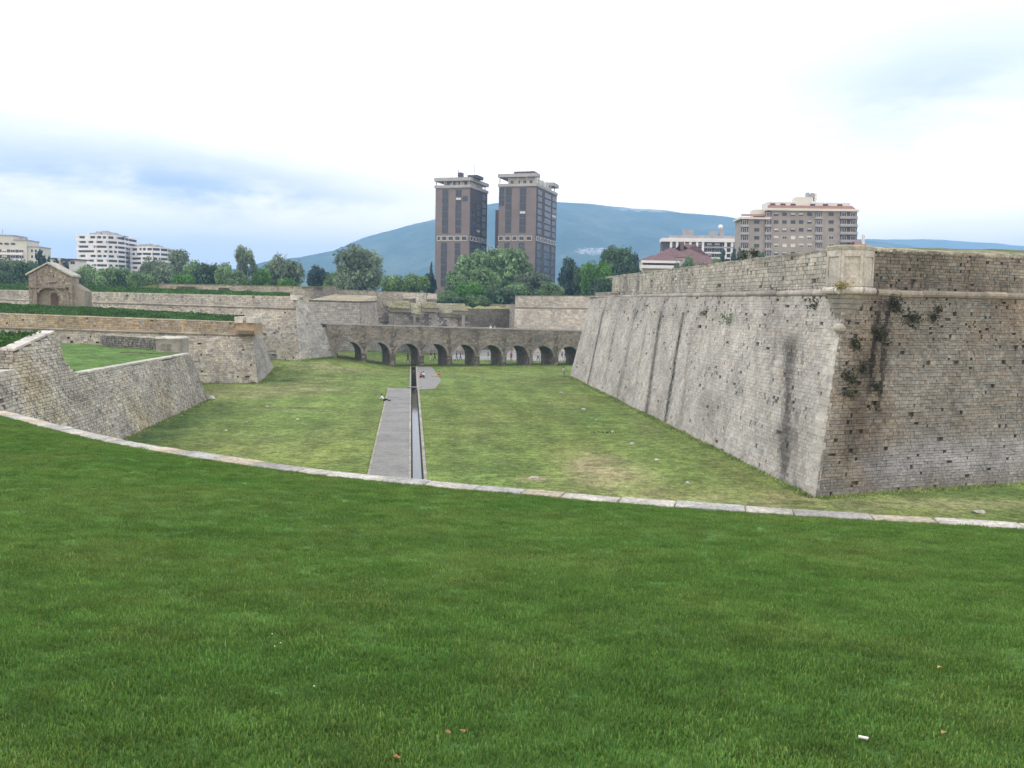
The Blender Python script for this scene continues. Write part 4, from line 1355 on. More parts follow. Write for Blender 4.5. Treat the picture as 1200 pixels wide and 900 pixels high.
# flank block D left behind the bridge
wD, a_, b__, nD = qwall('flank_bastion', 'pale smooth stone bastion with a flat brownish top behind the left end of the bridge', 362, 421, 352, 353.5, 176, 184, (0.44, 0.405, 0.36), 73, 1.0, 0, back=0, hole=0.003, proud=0.02, cat='bastion')
wD2, a2_, b2_, nD2 = qwall(None, None, 421, 441, 353.5, 353, 184, 199, (0.37, 0.33, 0.285), 74, 1.0, 0, back=0, parent=wD, hole=0.003, proud=0.02, xb1=1.0)  # side face: shade put into a darker stone colour than the lit front
m = MB(); tl, tr = at(391, 345.5, Y=200), at(442, 347.5, Y=205)
top = [a_ + nD * .12, b__ + nD * .12 + nD2 * .1, b2_ + nD2 * .12, Vector((tr.x, tr.y, tr.z)), Vector((tl.x, tl.y, tl.z))]
m.face([v + Z3 * .1 for v in top], (0.31, 0.27, 0.19)); 
for i in range(3): m.face([top[i] - Z3 * .15, top[i + 1] - Z3 * .15, top[i + 1] + Z3 * .1, top[i] + Z3 * .1] if i < 2 else [top[2] - Z3 * .15, top[3] - Z3 * .15, top[3] + Z3 * .1, top[2] + Z3 * .1], (0.16, 0.14, 0.12))
m.face([Vector((top[0].x, top[0].y, 0)), top[0], top[4], Vector((top[4].x, top[4].y, 0))], (0.3, 0.27, 0.23))
m.build('flat_top', M['turf_top'], wD)

# high thin wall behind the merlons
qwall('rear_wall', 'far stone wall with a grassy crest behind the broken merlons', 394, 504, 339.5, 343.5, 232, 236, (0.36, 0.32, 0.265), 75, 0.5, 5, back=3, topcol=GREENT, hole=0.05, slen=.7)
# merlon group
def stD(c, a, b, x, y, r):
    k = 1 - (0.5 if (r.random() < 0.85 and fbm(x, 0, 0.35, 2) > 0.10 and b > 0.3) else 0)
    return [q * k for q in c]
we, ea, eb, _ = qwall('embrasure_wall', 'stone gun platform wall with three broken grassy merlons behind the bridge', 438, 549, 366, 366.5, 205, 212, (0.385, 0.355, 0.325), 76, 0.8, 0, back=6, topcol=(0.34, 0.31, 0.26), hole=0.004, stain=stD)
def merlon(pts, Y_, th, c=(0.185, 0.175, 0.105), dep=6, lab=None):
    # pts: front-left, front-right, back-right, back-left in pixels; back corners lie dep metres deeper
    th = min(th, 1.0) if Y_ < 215 else th
    Y_ = Y_ + 3.4 if Y_ < 215 else Y_
    P = [at(pts[0][0], pts[0][1], Y=Y_), at(pts[1][0], pts[1][1], Y=Y_ + .6), at(pts[2][0], pts[2][1], Y=Y_ + dep), at(pts[3][0], pts[3][1], Y=Y_ + dep)]
    mm = MB(); lo = [p - Z3 * th for p in P]
    mm.hexa(lo + [p - Z3 * .25 for p in P], (0.27, 0.24, 0.20))
    mm.build('merlon', M['stone_far'], we)
    mm = MB(); ctr_ = sum(P, Vector()) / 4
    Q = [ctr_ + (p - ctr_) * 1.05 for p in P]
    mm.hexa([q - Z3 * .24 for q in Q] + Q, c); mm.build('merlon_cap', M['turf_top'], we)
merlon([(457, 360), (479.5, 361), (479, 352.5), (448, 353.5)], 202, 2.2)
merlon([(449, 356), (456.8, 362), (456, 356), (447.5, 352.8)], 203.5, 2.0, (0.16, 0.14, 0.11), 3)
merlon([(495.5, 360), (514, 360.5), (509, 354), (493, 354)], 204, 2.4)
merlon([(482, 366), (494, 368), (492, 357), (481, 354.5)], 203, 1.6, (0.24, 0.225, 0.15))
merlon([(514.5, 366), (548.5, 366.5), (544, 356), (512, 355.5)], 206, 1.9, (0.21, 0.195, 0.14), 8)
merlon([(530, 363), (548.5, 364), (544.5, 356), (536, 356)], 205.5, 2.2, (0.20, 0.19, 0.12), 6)
merlon([(473, 349.5), (487, 349.5), (487, 343.5), (472, 343.5)], 222, 1.6, (0.26, 0.235, 0.19), 5)
merlon([(500, 350), (512, 350.5), (512, 344.5), (502, 343.5)], 225, 2.5, (0.26, 0.235, 0.19), 5)
merlon([(487.5, 360), (499, 360), (499, 344), (487.5, 344)], 219, 6, (0.27, 0.245, 0.20), 5)
# buttress slabs on its face
for px_, wd in ((455, 5), (484, 2), (541, 3)):
    p0_, p1_ = at(px_, 367, Y=203.5), at(px_ + wd, 367, Y=203.5)
    m = MB(); m.box(p0_.x, p1_.x, 204.2, 207.5, 0, p0_.z - 0.5, (0.30, 0.275, 0.25)); m.build('buttress', M['stone_far'], we)
# dark wall segment
wk, ka, kb_, _ = qwall('dark_wall', 'dark brown stone wall between the merlons and the pale curtain', 546, 603, 362.5, 363, 225, 231, (0.20, 0.18, 0.15), 77, 0.6, 0, back=3, topcol=GREENT, hole=0.01, course=.35, slen=.6)
m = MB(); 
for i in range(8):
    x0_, x1_ = lerp(ka, kb_, i / 8), lerp(ka, kb_, (i + 1) / 8)
    hgt = 0.3 + 0.7 * abs(math.sin(i * 1.3))
    m.prism([(x0_.x, x0_.y + .2), (x1_.x, x1_.y + .2), (x1_.x, x1_.y + 5), (x0_.x, x0_.y + 5)], x0_.z - .2, 0, (0.24, 0.24, 0.11), top=[x0_.z + .25, x1_.z + .2, x1_.z + hgt, x0_.z + 0.3 + 0.7 * abs(math.sin((i - 1) * 1.3))])
m.build('grassy_crest', M['turf_top'], wk)
# pale curtain right behind the bridge
wE, ea_, eb_, _ = qwall('pale_curtain', 'tall pale smooth stone curtain wall behind the right half of the bridge', 603.5, 730, 360, 361.5, 222, 214, (0.46, 0.42, 0.355), 78, 1.1, 0, par=(2.75, 2.9), cord=0.2, back=5, topcol=GREENT, hole=0.002, proud=0.02)
qwall(None, None, 593, 603.5, 357.5, 357, 236, 222.5, (0.33, 0.295, 0.25), 79, 0.3, 0, back=2, parent=wE)
m = MB(); m.prism([(ea_.x, ea_.y + .5), (eb_.x, eb_.y + .5), (eb_.x, 262), (ea_.x, 262)], 6, 12, (0.19, 0.2, 0.09), top=[ea_.z, eb_.z, 13, 13]); m.build('terreplein', M['turf_top'], wE)

# ------------------------------------------------------------------ bridge
BA, BB = at(382, 420, Y=158.5), at(712, 430, Y=177.5)
ub = Vector((BB.x - BA.x, BB.y - BA.y, 0)).normalized(); nb = Vector((ub.y, -ub.x, 0))      # nb towards the viewer
BO = Vector((BA.x, BA.y, 0)); BL = (Vector((BB.x, BB.y, 0)) - BO).length
def bsz(px, py):
    p = onp(px, py, BO, nb); return (p - BO).dot(ub), p.z
zt0, zt1 = bsz(383, 380.3)[1], bsz(677, 388.2)[1]; st1 = bsz(677, 388)[0]
def btop(s): return zt0 + (zt1 - zt0) * s / st1
ARC = [(396, 423.5, 400.5), (429.5, 456.7, 401.4), (463.5, 491, 402.5), (497, 524, 403.1), (530, 556.6, 403.8), (562.2, 588, 404.4), (593.6, 619, 405), (624.3, 648.7, 405.5), (654.5, 678.5, 406.0), (684, 708, 406.5)]
arches = []
for (l_, r_, c__) in ARC:
    s0_, s1_ = bsz(l_, 412)[0], bsz(r_, 412)[0]
    zc_ = bsz((l_ + r_) / 2, c__)[1]
    arches.append(((s0_ + s1_) / 2, (s1_ - s0_) / 2, zc_))
BWD = 6.4
def openz(s):
    for (c_s, rr, zc_) in arches:
        if abs(s - c_s) < rr: return zc_ - rr + math.sqrt(max(0, rr * rr - (s - c_s) ** 2))
    return -1.0
br = empty('stone_bridge', BO, 'low brown stone bridge of nine round arches crossing the moat', 'bridge')
def bp_(s, z, d=0.0): return BO + ub * s + Z3 * z - nb * d
ms, mc = MB(), MB()
HB = max(btop(0), btop(BL)) 
B0_, B1_, T0_, T1_ = bp_(0, 0), bp_(BL, 0), bp_(0, btop(0)), bp_(BL, btop(BL))
def keepB(am, bm, a0, a1, b0, b1):
    s = am * BL; zt = btop(s); z0_, z1_ = b0 * zt, b1 * zt
    for (c_s, rr, zc_) in arches:
        sp = zc_ - rr
        for (sa, za) in ((a0 * BL, z0_), (a1 * BL, z0_), (s, z0_), (s, bm * zt)):
            if abs(sa - c_s) < rr + .05 and za < sp: return False
            if za >= sp and (sa - c_s) ** 2 + (za - sp) ** 2 < (rr + 0.16) ** 2: return False
    return True
def stB(c, a, b, x, y, r):
    s = a * BL; k = 1.0
    for (c_s, rr, zc_) in arches:
        d_ = abs(s - (c_s + rr + 0.4))
        k *= 1 - 0.4 * math.exp(-(d_ / 0.35) ** 2) * (r.random() < .7) * (b > 0.25)
    k *= 1 - 0.3 * max(0, fbm(x, y * 2, 0.25, 3)) * 2
    return [q * k for q in c]
colB = stonecol((0.30, 0.266, 0.224), 0.2, 0.06, stB, BL, 7, [(0.265, 0.215, 0.175), (0.32, 0.29, 0.255)], 0.18)
masonry(ms, B0_, B1_, T0_, T1_, colB, 0.29, 0.48, 0.025, 0.04, 0.18, 0.01, keepB, 81)
# cores front and back, cut by the arches
cuts = sorted(set([0.0, BL] + [c_s + rr * math.cos(math.pi * k / 14) for (c_s, rr, _) in arches for k in range(15)] + [c_s + (rr + 1e-3) * q for (c_s, rr, _) in arches for q in (-1, 1)]))
cuts = [c for c in cuts if 0 <= c <= BL]
for i in range(len(cuts) - 1):
    s0_, s1_ = cuts[i], cuts[i + 1]
    mid = (s0_ + s1_) / 2; inside = openz(mid) > 0
    o0_, o1_ = (openz(s0_ + 1e-4) if inside else -.5, openz(s1_ - 1e-4) if inside else -.5)
    if inside and o0_ < 0: o0_ = openz(mid) - .3
    if inside and o1_ < 0: o1_ = openz(mid) - .3
    for d_, flip in ((0.16, False), (BWD, True)):
        q = [bp_(s0_, o0_, d_), bp_(s1_, o1_, d_), bp_(s1_, btop(s1_) - .02, d_), bp_(s0_, btop(s0_) - .02, d_)]
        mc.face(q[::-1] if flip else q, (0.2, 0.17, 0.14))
mc.face([bp_(0, -.5, BWD), bp_(0, -.5, .1), bp_(0, btop(0), .1), bp_(0, btop(0), BWD)], (.3, .27, .23))
mc.build('spandrel_core', M['core'], br)
ms.build('masonry', M['stone'], br, kind='stuff')
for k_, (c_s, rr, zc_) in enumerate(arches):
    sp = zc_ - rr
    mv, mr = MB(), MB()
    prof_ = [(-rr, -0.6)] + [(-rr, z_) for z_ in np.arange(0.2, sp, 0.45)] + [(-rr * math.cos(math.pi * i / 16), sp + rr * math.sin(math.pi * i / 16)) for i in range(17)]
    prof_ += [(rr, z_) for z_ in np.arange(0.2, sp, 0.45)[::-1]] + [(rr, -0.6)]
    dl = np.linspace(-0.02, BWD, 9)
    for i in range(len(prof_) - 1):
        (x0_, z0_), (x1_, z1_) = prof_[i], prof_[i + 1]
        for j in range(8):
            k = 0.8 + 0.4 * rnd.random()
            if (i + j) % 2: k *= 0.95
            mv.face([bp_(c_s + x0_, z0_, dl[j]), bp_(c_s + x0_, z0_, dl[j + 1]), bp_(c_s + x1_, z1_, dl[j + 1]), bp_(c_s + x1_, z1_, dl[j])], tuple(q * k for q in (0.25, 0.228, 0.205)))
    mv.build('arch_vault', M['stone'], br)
    NV = 17
    for i in range(NV):
        a0_, a1_ = math.pi * i / NV + .012, math.pi * (i + 1) / NV - .012
        P = lambda a, q, d_: bp_(c_s - q * math.cos(a), sp + q * math.sin(a), d_)
        ro = rr + 0.42 + 0.03 * rnd.random()
        mr.hexa([P(a0_, rr, .15), P(a1_, rr, .15), P(a1_, ro, .15), P(a0_, ro, .15)][::1] + [P(a0_, rr, -.07), P(a1_, rr, -.07), P(a1_, ro, -.07), P(a0_, ro, -.07)], jt(.85, .3, rnd, (0.31, 0.28, 0.24)))
    mr.build('arch_ring', M['stone'], br)
# parapet copings, deck and drain spouts
m2 = MB()
nq = 42
for d0_, d1_ in ((-.08, .45), (BWD - .45, BWD + .08)):
    for i in range(nq):
        m = MB()
        s0_, s1_ = BL * i / nq + .01, BL * (i + 1) / nq - .01
        lo = [bp_(s0_, btop(s0_) - .02, d0_), bp_(s1_, btop(s1_) - .02, d0_), bp_(s1_, btop(s1_) - .02, d1_), bp_(s0_, btop(s0_) - .02, d1_)]
        th_ = .12 + .03 * rnd.random()
        m.hexa(lo + [v + Z3 * th_ for v in lo], jt(.8, .35, rnd, (0.40, 0.365, 0.33)))
        m.build('coping_stone', M['stone'], br)
m2.face([bp_(0, btop(0) - 1.0, .1), bp_(BL, btop(BL) - 1.0, .1), bp_(BL, btop(BL) - 1.0, BWD - .1), bp_(0, btop(0) - 1.0, BWD - .1)], (0.35, 0.32, 0.28))
for d_ in (.45, BWD - .45): m2.face([bp_(0, btop(0) - 1.0, d_), bp_(BL, btop(BL) - 1.0, d_), bp_(BL, btop(BL), d_), bp_(0, btop(0), d_)], (0.3, 0.27, 0.23))
m2.build('deck', M['stone'], br)
for px_, py_ in ((463.5, 391.5), (526, 393), (592, 399.5), (653, 396), (653, 407.5), (650, 420)):
    s_, z_ = bsz(px_, py_); m = MB(); m.slab((BO, ub, nb), s_ - .13, s_ + .13, z_ - .45, z_ + .4, -.1, 0.09, (0.16, 0.135, 0.115)); m.build('drain_spout', M['stone'], br)

# ------------------------------------------------------------------ mountain and hills
def hills(name, label, ridge, D, D0, x0, x1, N, col_mat, seed, back=2500, base=11.3):
    rx = [at(px, py, Y=D).x for px, py in ridge]; rzz = [at(px, py, Y=D).z for px, py in ridge]
    vs, fs = [], []
    rows_ = 46
    for j in range(rows_ + 1):
        t = j / rows_
        for i in range(N + 1):
            x = x0 + (x1 - x0) * i / N
            zr_ = float(np.interp(x, rx, rzz))
            if t <= 0.72:
                k = t / 0.72; y = D0 + (D - D0) * k; prof = sstep(k) * 0.55 + 0.45 * k ** 1.5
            else:
                k = (t - .72) / .28; y = D + back * k; prof = 1 - 0.9 * k
            sc = (zr_ - base)
            g_ = fbm(x / 420 + seed, y / 600, 1.0, 5) * 0.30 * math.sin(math.pi * min(1, max(0, t / 0.72)) * .97) if t < .72 else 0
            rough = 6 * fbm(x / 60, y / 60, 1.0, 3) if t > .05 else 0
            vs.append((x, y, base + max(0, sc * (prof + g_) + rough * min(1, sc / 60))))
    for j in range(rows_):
        for i in range(N):
            a = j * (N + 1) + i; fs.append((a, a + 1, a + N + 2, a + N + 1))
    me = bpy.data.meshes.new(name); me.from_pydata(vs, [], fs); me.materials.append(col_mat)
    me.polygons.foreach_set('use_smooth', [True] * len(fs))
    o = bpy.data.objects.new(name, me); COL.objects.link(o); tag(o, label, None, None, 'structure'); return o


mm_, t_ = new_mat('forested_slope')
g_ = t_.n('ShaderNodeNewGeometry')
na = t_.noise(g_.outputs['Position'], 0.004, 6, 0.65, 0.4); nb2 = t_.noise(g_.outputs['Position'], 0.03, 4, 0.7)
c_ = t_.ramp(na, [(0.35, (0.02, 0.04, 0.02)), (0.52, (0.06, 0.09, 0.045)), (0.68, (0.15, 0.16, 0.09))])
c_ = t_.mix(t_.mapr(nb2, 0.35, 0.7, 0, 0.5), c_, (0.03, 0.05, 0.028))
# bare rock scar on the slope
sc_p = at(691, 297.5, Y=3300)
sxyz = t_.n('ShaderNodeSeparateXYZ', inp={'Vector': g_.outputs['Position']})
dx_ = t_.math('DIVIDE', t_.math('SUBTRACT', sxyz.outputs[0], sc_p.x), 62.0)
dz_ = t_.math('DIVIDE', t_.math('SUBTRACT', sxyz.outputs[2], sc_p.z + 2), 17.0)
nq_ = t_.noise(g_.outputs['Position'], 0.035, 5, 0.7)
q_ = t_.math('ADD', t_.math('ADD', t_.math('MULTIPLY', dx_, dx_), t_.math('MULTIPLY', dz_, dz_)), t_.math('MULTIPLY', t_.math('SUBTRACT', nq_, .5), 4.5))
scar = t_.math('MULTIPLY', t_.mapr(q_, 1.1, 0.3, 0, 1), t_.mapr(t_.noise(g_.outputs['Position'], 0.08, 4, .8), .42, .58, 0.15, 1))
c_ = t_.mix(scar, c_, (0.50, 0.46, 0.48))
cp_ = at(765, 246.5, Y=4200)
dx2 = t_.math('DIVIDE', t_.math('SUBTRACT', sxyz.outputs[0], cp_.x), 240.0); dz2 = t_.math('DIVIDE', t_.math('SUBTRACT', sxyz.outputs[2], cp_.z + 0), 30.0)
q2_ = t_.math('ADD', t_.math('ADD', t_.math('MULTIPLY', dx2, dx2), t_.math('MULTIPLY', dz2, dz2)), t_.math('MULTIPLY', t_.math('SUBTRACT', nb2, .5), 5.0))
c_ = t_.mix(t_.mapr(q2_, .6, 0.2, 0, 0.8), c_, (0.5, 0.46, 0.45))
finish(t_, c_, 1.0, nb2, 0.8, 12.0, 0.0)
M['forest'] = mm_
ridge = [(-900, 330), (0, 328), (250, 322), (330, 309), (350, 303), (400, 291), (435, 276), (470, 267), (507, 258.5), (545, 249), (575, 238.5), (600, 236), (652, 237.5), (690, 239.5), (725, 242), (765, 244.5), (800, 250), (835, 253), (865, 257.5), (920, 266), (1000, 280), (1100, 295), (1300, 320), (2200, 330)]
hills('mountain', 'long blue forested mountain with a pale rock scar behind the towers', ridge, 4200, 2300, -5200, 6500, 300, M['forest'], 2.3)
ridge2 = [(-900, 335), (400, 334), (800, 300), (900, 280), (960, 278.5), (1020, 280), (1060, 281), (1100, 281), (1150, 284), (1200, 289), (1300, 299), (1700, 320), (2300, 335)]
hills('hills', 'low blue hills far behind the right bastion', ridge2, 6200, 4900, -3000, 7500, 160, M['forest'], 7.1, back=1500)

# ------------------------------------------------------------------ buildings
def frame(px0, px1, Y0_, Y1_, py=300):
    a, b_ = at(px0, py, Y=Y0_), at(px1, py, Y=Y1_)
    a.z = b_.z = 0
    u = (b_ - a).normalized(); n = Vector((u.y, -u.x, 0))
    return (a, u, n), (b_ - a).length
def sf(Fr, px, py):
    p = onp(px, py, Fr[0], Fr[2]); return (p - Fr[0]).dot(Fr[1]), p.z
WM = {}
def window(parent, Fr, s, z, w, h, mats=('glass', 'white'), bars=1, fw=0.12, name='window', d=0.0, lift=0):
    key = (round(w, 1), round(h, 1), mats, bars, lift)
    if key not in WM:
        w, h = round(w, 1), round(h, 1)
        F0 = (Vector((0, 0, 0)), Vector((1, 0, 0)), Vector((0, -1, 0)))
        m = MB(); g2 = MB()
        g2.slab(F0, -w / 2 + fw * .5, w / 2 - fw * .5, fw * .5, h - fw * .5, -0.05, 0.02, m=0)
        for (a, b_, c, d_) in [(-w / 2, -w / 2 + fw, 0, h), (w / 2 - fw, w / 2, 0, h), (-w / 2 + fw, w / 2 - fw, 0, fw), (-w / 2 + fw, w / 2 - fw, h - fw, h)]:
            m.slab(F0, a, b_, c, d_, -0.05, 0.10, m=0)
        for k in range(bars):
            x = -w / 2 + w * (k + 1) / (bars + 1); m.slab(F0, x - .04, x + .04, fw, h - fw, -0.04, 0.06, m=0)
        if lift: m.slab(F0, -w / 2 + fw, w / 2 - fw, h - fw - h * lift, h - fw, 0.022, 0.05, m=1)
        WM[key] = (m.mesh(name, [M[mats[1]], M['shutter']]), g2.mesh('pane', [M[mats[0]]]))
    o = bpy.data.objects.new(name, WM[key][0]); COL.objects.link(o)
    o.parent = parent
    o.location = Fr[0] + Fr[1] * s + Z3 * z + Fr[2] * d - origin(parent)
    o.rotation_euler = (0, 0, math.atan2(Fr[1].y, Fr[1].x))
    pn = bpy.data.objects.new('pane', WM[key][1]); COL.objects.link(pn); pn.parent = o
    return o
def bodybox(Fr, L, D, z0, z1, name, mat, parent, s0=0.0):
    m = MB(); m.slab(Fr, s0, L, z0, z1, -D, 0.0); return m.build(name, M[mat], parent)
def lineX(P, u, px, py=280):
    d = ray(px, py); k = d.x / d.y
    return (k * P.y - P.x) / (u.x - k * u.y)


def tower(label, pxl, pxc, pxr, Yl, Yc, ybody, ystr, strips, band, rstrips, left):
    Fr, L = frame(pxl, pxc, Yl, Yc, 270)
    C = Fr[0] + Fr[1] * L
    u2 = Vector((-Fr[1].y, Fr[1].x, 0))
    L2 = lineX(C, u2, pxr, 270)
    Fr2 = (C, u2, Vector((u2.y, -u2.x, 0)))
    t = empty('tower_block', Vector((C.x, C.y, 11.4)), label, 'tower block', 'twin brown tower blocks')
    zt = sf(Fr, pxc, ybody)[1]
    bodybox(Fr, L, L2, 11.4, zt, 'wall', 'tower_brick', t)
    m = MB(); m.slab(Fr2, 0.8, L2 - .3, 11.4, zt - .4, -0.3, 0.12); m.build('side_cladding', M['tower_brick2'], t)
    zb0, zb1 = sf(Fr, pxc, 282)[1], sf(Fr, pxc, 276.3)[1]
    # strips of windows, a pane per storey
    H = 3.05
    for (a, b_, ya, yb) in strips:
        s0_, s1_ = sf(Fr, a, 250)[0], sf(Fr, b_, 250)[0]
        zlo, zhi = sf(Fr, a, yb)[1], sf(Fr, a, ya)[1]
        m = MB(); m.slab(Fr, s0_ - .1, s1_ + .1, zlo, zhi, -.2, .04); m.build('window_bay', M['metal'], t)
        nfl = max(1, round((zhi - zlo) / H)); hh = (zhi - zlo) / nfl
        for k in range(nfl):
            q = rnd.random()
            window(t, Fr, (s0_ + s1_) / 2, zlo + k * hh + .25, s1_ - s0_, hh - .55, ('glass', 'metal'), 1, 0.1, d=0.06, lift=0.35 if q < 0.10 else 0)
    for (a, b_, ya, yb) in rstrips:
        s0_, s1_ = lineX(C, u2, a), lineX(C, u2, b_)
        zlo, zhi = sf(Fr, pxc, yb)[1], sf(Fr, pxc, ya)[1]
        nfl = max(1, round((zhi - zlo) / H)); hh = (zhi - zlo) / nfl
        for k in range(nfl):
            window(t, Fr2, (s0_ + s1_) / 2, zlo + k * hh + .2, s1_ - s0_, hh - .4, ('glass', 'metal'), 2, 0.12, d=0.16, lift=0.4 if rnd.random() < .05 else 0)
    # pale framed band of square openings at mid height
    m = MB(); m.slab(Fr, 0, L, zb0 - .5, zb1 + .4, -.2, .05); m.build('band', M['tower_brick'], t)
    for (a, b_) in band:
        s0_, s1_ = sf(Fr, a, 279)[0], sf(Fr, b_, 279)[0]
        window(t, Fr, (s0_ + s1_) / 2, zb0, s1_ - s0_ + .3, zb1 - zb0, ('glass', 'shutter'), 0, 0.22, d=0.1)
    n2_ = 6
    for k in range(n2_):
        window(t, Fr2, L2 * (k + .5) / n2_, zb0, L2 / n2_ * .72, zb1 - zb0, ('glass', 'shutter'), 0, 0.22, d=0.2)
    return t, Fr, L, Fr2, L2, zt


t, Fr, L, Fr2, L2, zt = tower('left of the two brown towers, with a complete pale roof ring', 510, 550, 570.5, 405, 400, 219.5, 222,
    [(518.5, 524.8, 222, 273.5), (534, 540.3, 222, 273.5), (517.5, 523.8, 284, 336), (533.5, 539.5, 284, 330), (542, 547.5, 229.5, 236)],
    [(512.5, 516), (518, 523.7), (525.3, 531.3), (533.3, 539.2), (541, 547.2)],
    [(551.5, 556, 238, 274), (558, 562, 236, 274), (564, 568.5, 222, 274), (551.5, 556, 284, 330), (558, 562, 284, 330), (564, 568, 284, 330)], True)
def roofring(t, Fr, L, Fr2, L2, zt, y0, y1, full=True, s_end=None):
    L2r = L2
    zr0, zr1 = sf(Fr, 550, y1)[1], sf(Fr, 550, y0)[1]
    m = MB(); m.slab(Fr, -.4, L + .4, zt - .1, zt + 1.1, -L2 - .4, .5); m.build('roof_parapet', M['grey'], t)
    e = s_end or L
    for (a, b_, c, d_) in [(-.5, e + .5, -4.2, .6), (-.5, 3.2, -L2 - .6, -4.21), (e - 3.2, e + .5, -L2 - .6, -4.21), (3.21, e - 3.21, -L2 - .6, -L2 + 3)][:4 if full else 2]:
        m = MB(); m.slab(Fr, a, b_, zr0, zr1, c, d_); m.build('roof_ring', M['grey'], t)
    for k in range(5):
        m = MB(); s = lerp(.2, e - .5, k / 4); m.slab(Fr, s, s + .35, zt + 1.0, zr0, -.2, .15); m.build('column', M['grey'], t)
        m = MB(); s = lerp(1.0, L2 - 1, (k + .5) / 5); m.slab(Fr2, s, s + .35, zt + 1.0, zr0, -.3, .05); m.build('column', M['grey'], t)
    m = MB(); m.slab(Fr, L * .22, L * .93, zt + 1.0, zr0 - .01, -L2 * .85, -3.0); m.build('penthouse', M['cream'], t)
    for k in range(4): window(t, (Fr[0] - Fr[2] * 3.0, Fr[1], Fr[2]), L * (.3 + .17 * k), zt + 1.4, 1.6, 1.6, ('glass', 'white'), 1, d=0.02)
    return zr1
zr = roofring(t, Fr, L, Fr2, L2, zt, 207.6, 211.6)
for (a, b_, y0_, dd) in [(533.5, 537.6, 201, 3), (545, 563, 204, 8)]:
    m = MB(); s0_, s1_ = sf(Fr, a, 205)[0], min(sf(Fr, b_, 205)[0], L - .5) if b_ < 545 else L - .5
    if b_ > 560: s0_, s1_ = sf(Fr, 545, 205)[0], L + 2.2
    m.slab(Fr, s0_, s1_, zr, sf(Fr, a, y0_)[1], -3 - dd, -3); m.build('plant_room', M['tower_brick2'], t)
m = MB(); p = at(556, 204, Y=410); m.tube([p, at(556.3, 192, Y=410)], 0.12, seg=5); m.build('antenna', M['grey'], t)
m = MB(); p = at(537, 203, Y=405); m.tube([p, p + Z3 * 1.5], 0.2, seg=5); m.build('antenna', M['grey'], t)

t, Fr, L, Fr2, L2, zt = tower('right of the two brown towers, with an open corner in its roof ring', 584, 627.5, 651.5, 405, 400, 217.8, 220,
    [(584.6, 590.5, 220, 241), (592.5, 599, 220, 273), (609, 616, 220, 273), (592, 598, 284, 310), (608.5, 615, 284, 310)],
    [(584.3, 589.7), (592, 597.7), (600.3, 606), (608.3, 614.3), (616.7, 622.8)],
    [(629, 634, 220, 274), (637, 644.5, 220, 274), (646, 650.5, 220, 274), (629, 634, 284, 328), (637, 644, 284, 328), (646, 650, 284, 328)], False)
zr = roofring(t, Fr, L, Fr2, L2, zt, 205.0, 208.8, False)
m = MB(); m.slab(Fr, L * .35, L * .9, zr, zr + 1.3, -9, -2.5); m.build('plant_room', M['tower_brick2'], t)
m = MB(); m.slab(Fr2, L2 * .72, L2, zr - 2.2, zr - .6, -4, 1.0); m.build('corner_slab', M['grey'], t)
m = MB(); m.slab(Fr, -1.7, -0.01, 11.4, sf(Fr, 584, 246)[1], -9, -0.6); m.build('lower_wing', M['tower_brick2'], t)

# big brick apartment block on the right
AF, AL = frame(867.5, 1003, 352, 350, 265)
ab = empty('apartment_building', Vector((AF[0].x, AF[0].y, 11.4)), 'large pinkish brick apartment building with red tiled eaves above the right bastion', 'apartment building')
def sa(px, py=265): return sf(AF, px, py)
ze = sa(940, 247.3)[1]; zel = sa(885, 257)[1]
s904, s984 = sa(903.5)[0], sa(984)[0]
m = MB(); m.slab(AF, s904, AL - 1.0, 11.4, ze, -14, 0); m.build('wall', M['brickwork'], ab)
m = MB(); m.slab(AF, 0.6, s904 - .01, 11.4, zel, -13, -0.4); m.build('wall', M['brickwork'], ab)
# eaves, red roof band and attic storey
m = MB(); m.slab(AF, s904 - 2.2, AL + .6, ze, ze + .75, -15, 1.3); m.build('eaves', M['cream'], ab)
def wedge(s0_, s1_, z0_, z1_, d0_, d1_, name, mat, par):
    O, u, n = AF; q = lambda a, z, d: O + u * a + Z3 * z + n * d
    m = MB(); m.face([q(s0_, z0_, d1_), q(s1_, z0_, d1_), q(s1_ - .5, z1_, d0_), q(s0_ + .5, z1_, d0_)]); m.face([q(s0_, z0_, d1_), q(s0_ + .5, z1_, d0_), q(s0_ + .5, z0_, d0_)]); m.face([q(s1_, z0_, d1_), q(s1_ - .5, z0_, d0_), q(s1_ - .5, z1_, d0_)])
    return m.build(name, M[mat], par)
zr0, zr1 = sa(940, 244.5)[1], sa(940, 239.8)[1]
m = MB(); m.slab(AF, s904 - 1.8, AL + .2, ze + .751, zr0, -14, .9); m.build('eaves', M['cream'], ab)
wedge(s904 - 1.4, AL - .6, zr0, zr1, -2.4, .8, 'roof', 'tile', ab)
za = sa(940, 236.3)[1]
m = MB(); m.slab(AF, sa(900)[0], AL - 2.0, zr0 - .5, za, -12, -2.2); m.build('attic', M['cream'], ab)
for px_ in (906, 918, 930, 953, 968, 985): window(ab, (AF[0] - AF[2] * 2.2, AF[1], AF[2]), sa(px_)[0], zr1 - .4, 1.9, 1.0, ('glass', 'metal'), 0, .1, d=.02)
m = MB(); m.slab(AF, sa(934)[0], sa(953)[0], za, sa(940, 229.8)[1], -9, -3); m.build('lift_housing', M['cream'], ab)
for px_, y_ in ((946, 226), (949, 227.5), (951.5, 226.5)):
    m = MB(); p = at(px_, 230.5, Y=356); m.box(p.x - .5, p.x + .4, 355, 357, p.z - .5, at(px_, y_, Y=356).z, ); m.build('chimney', M['grey'], ab)
m = MB(); p = at(955, 233, Y=356); m.box(p.x - .5, p.x + .4, 355, 357, p.z - 1, at(955, 227, Y=356).z); m.build('chimney', M['shutter'], ab)
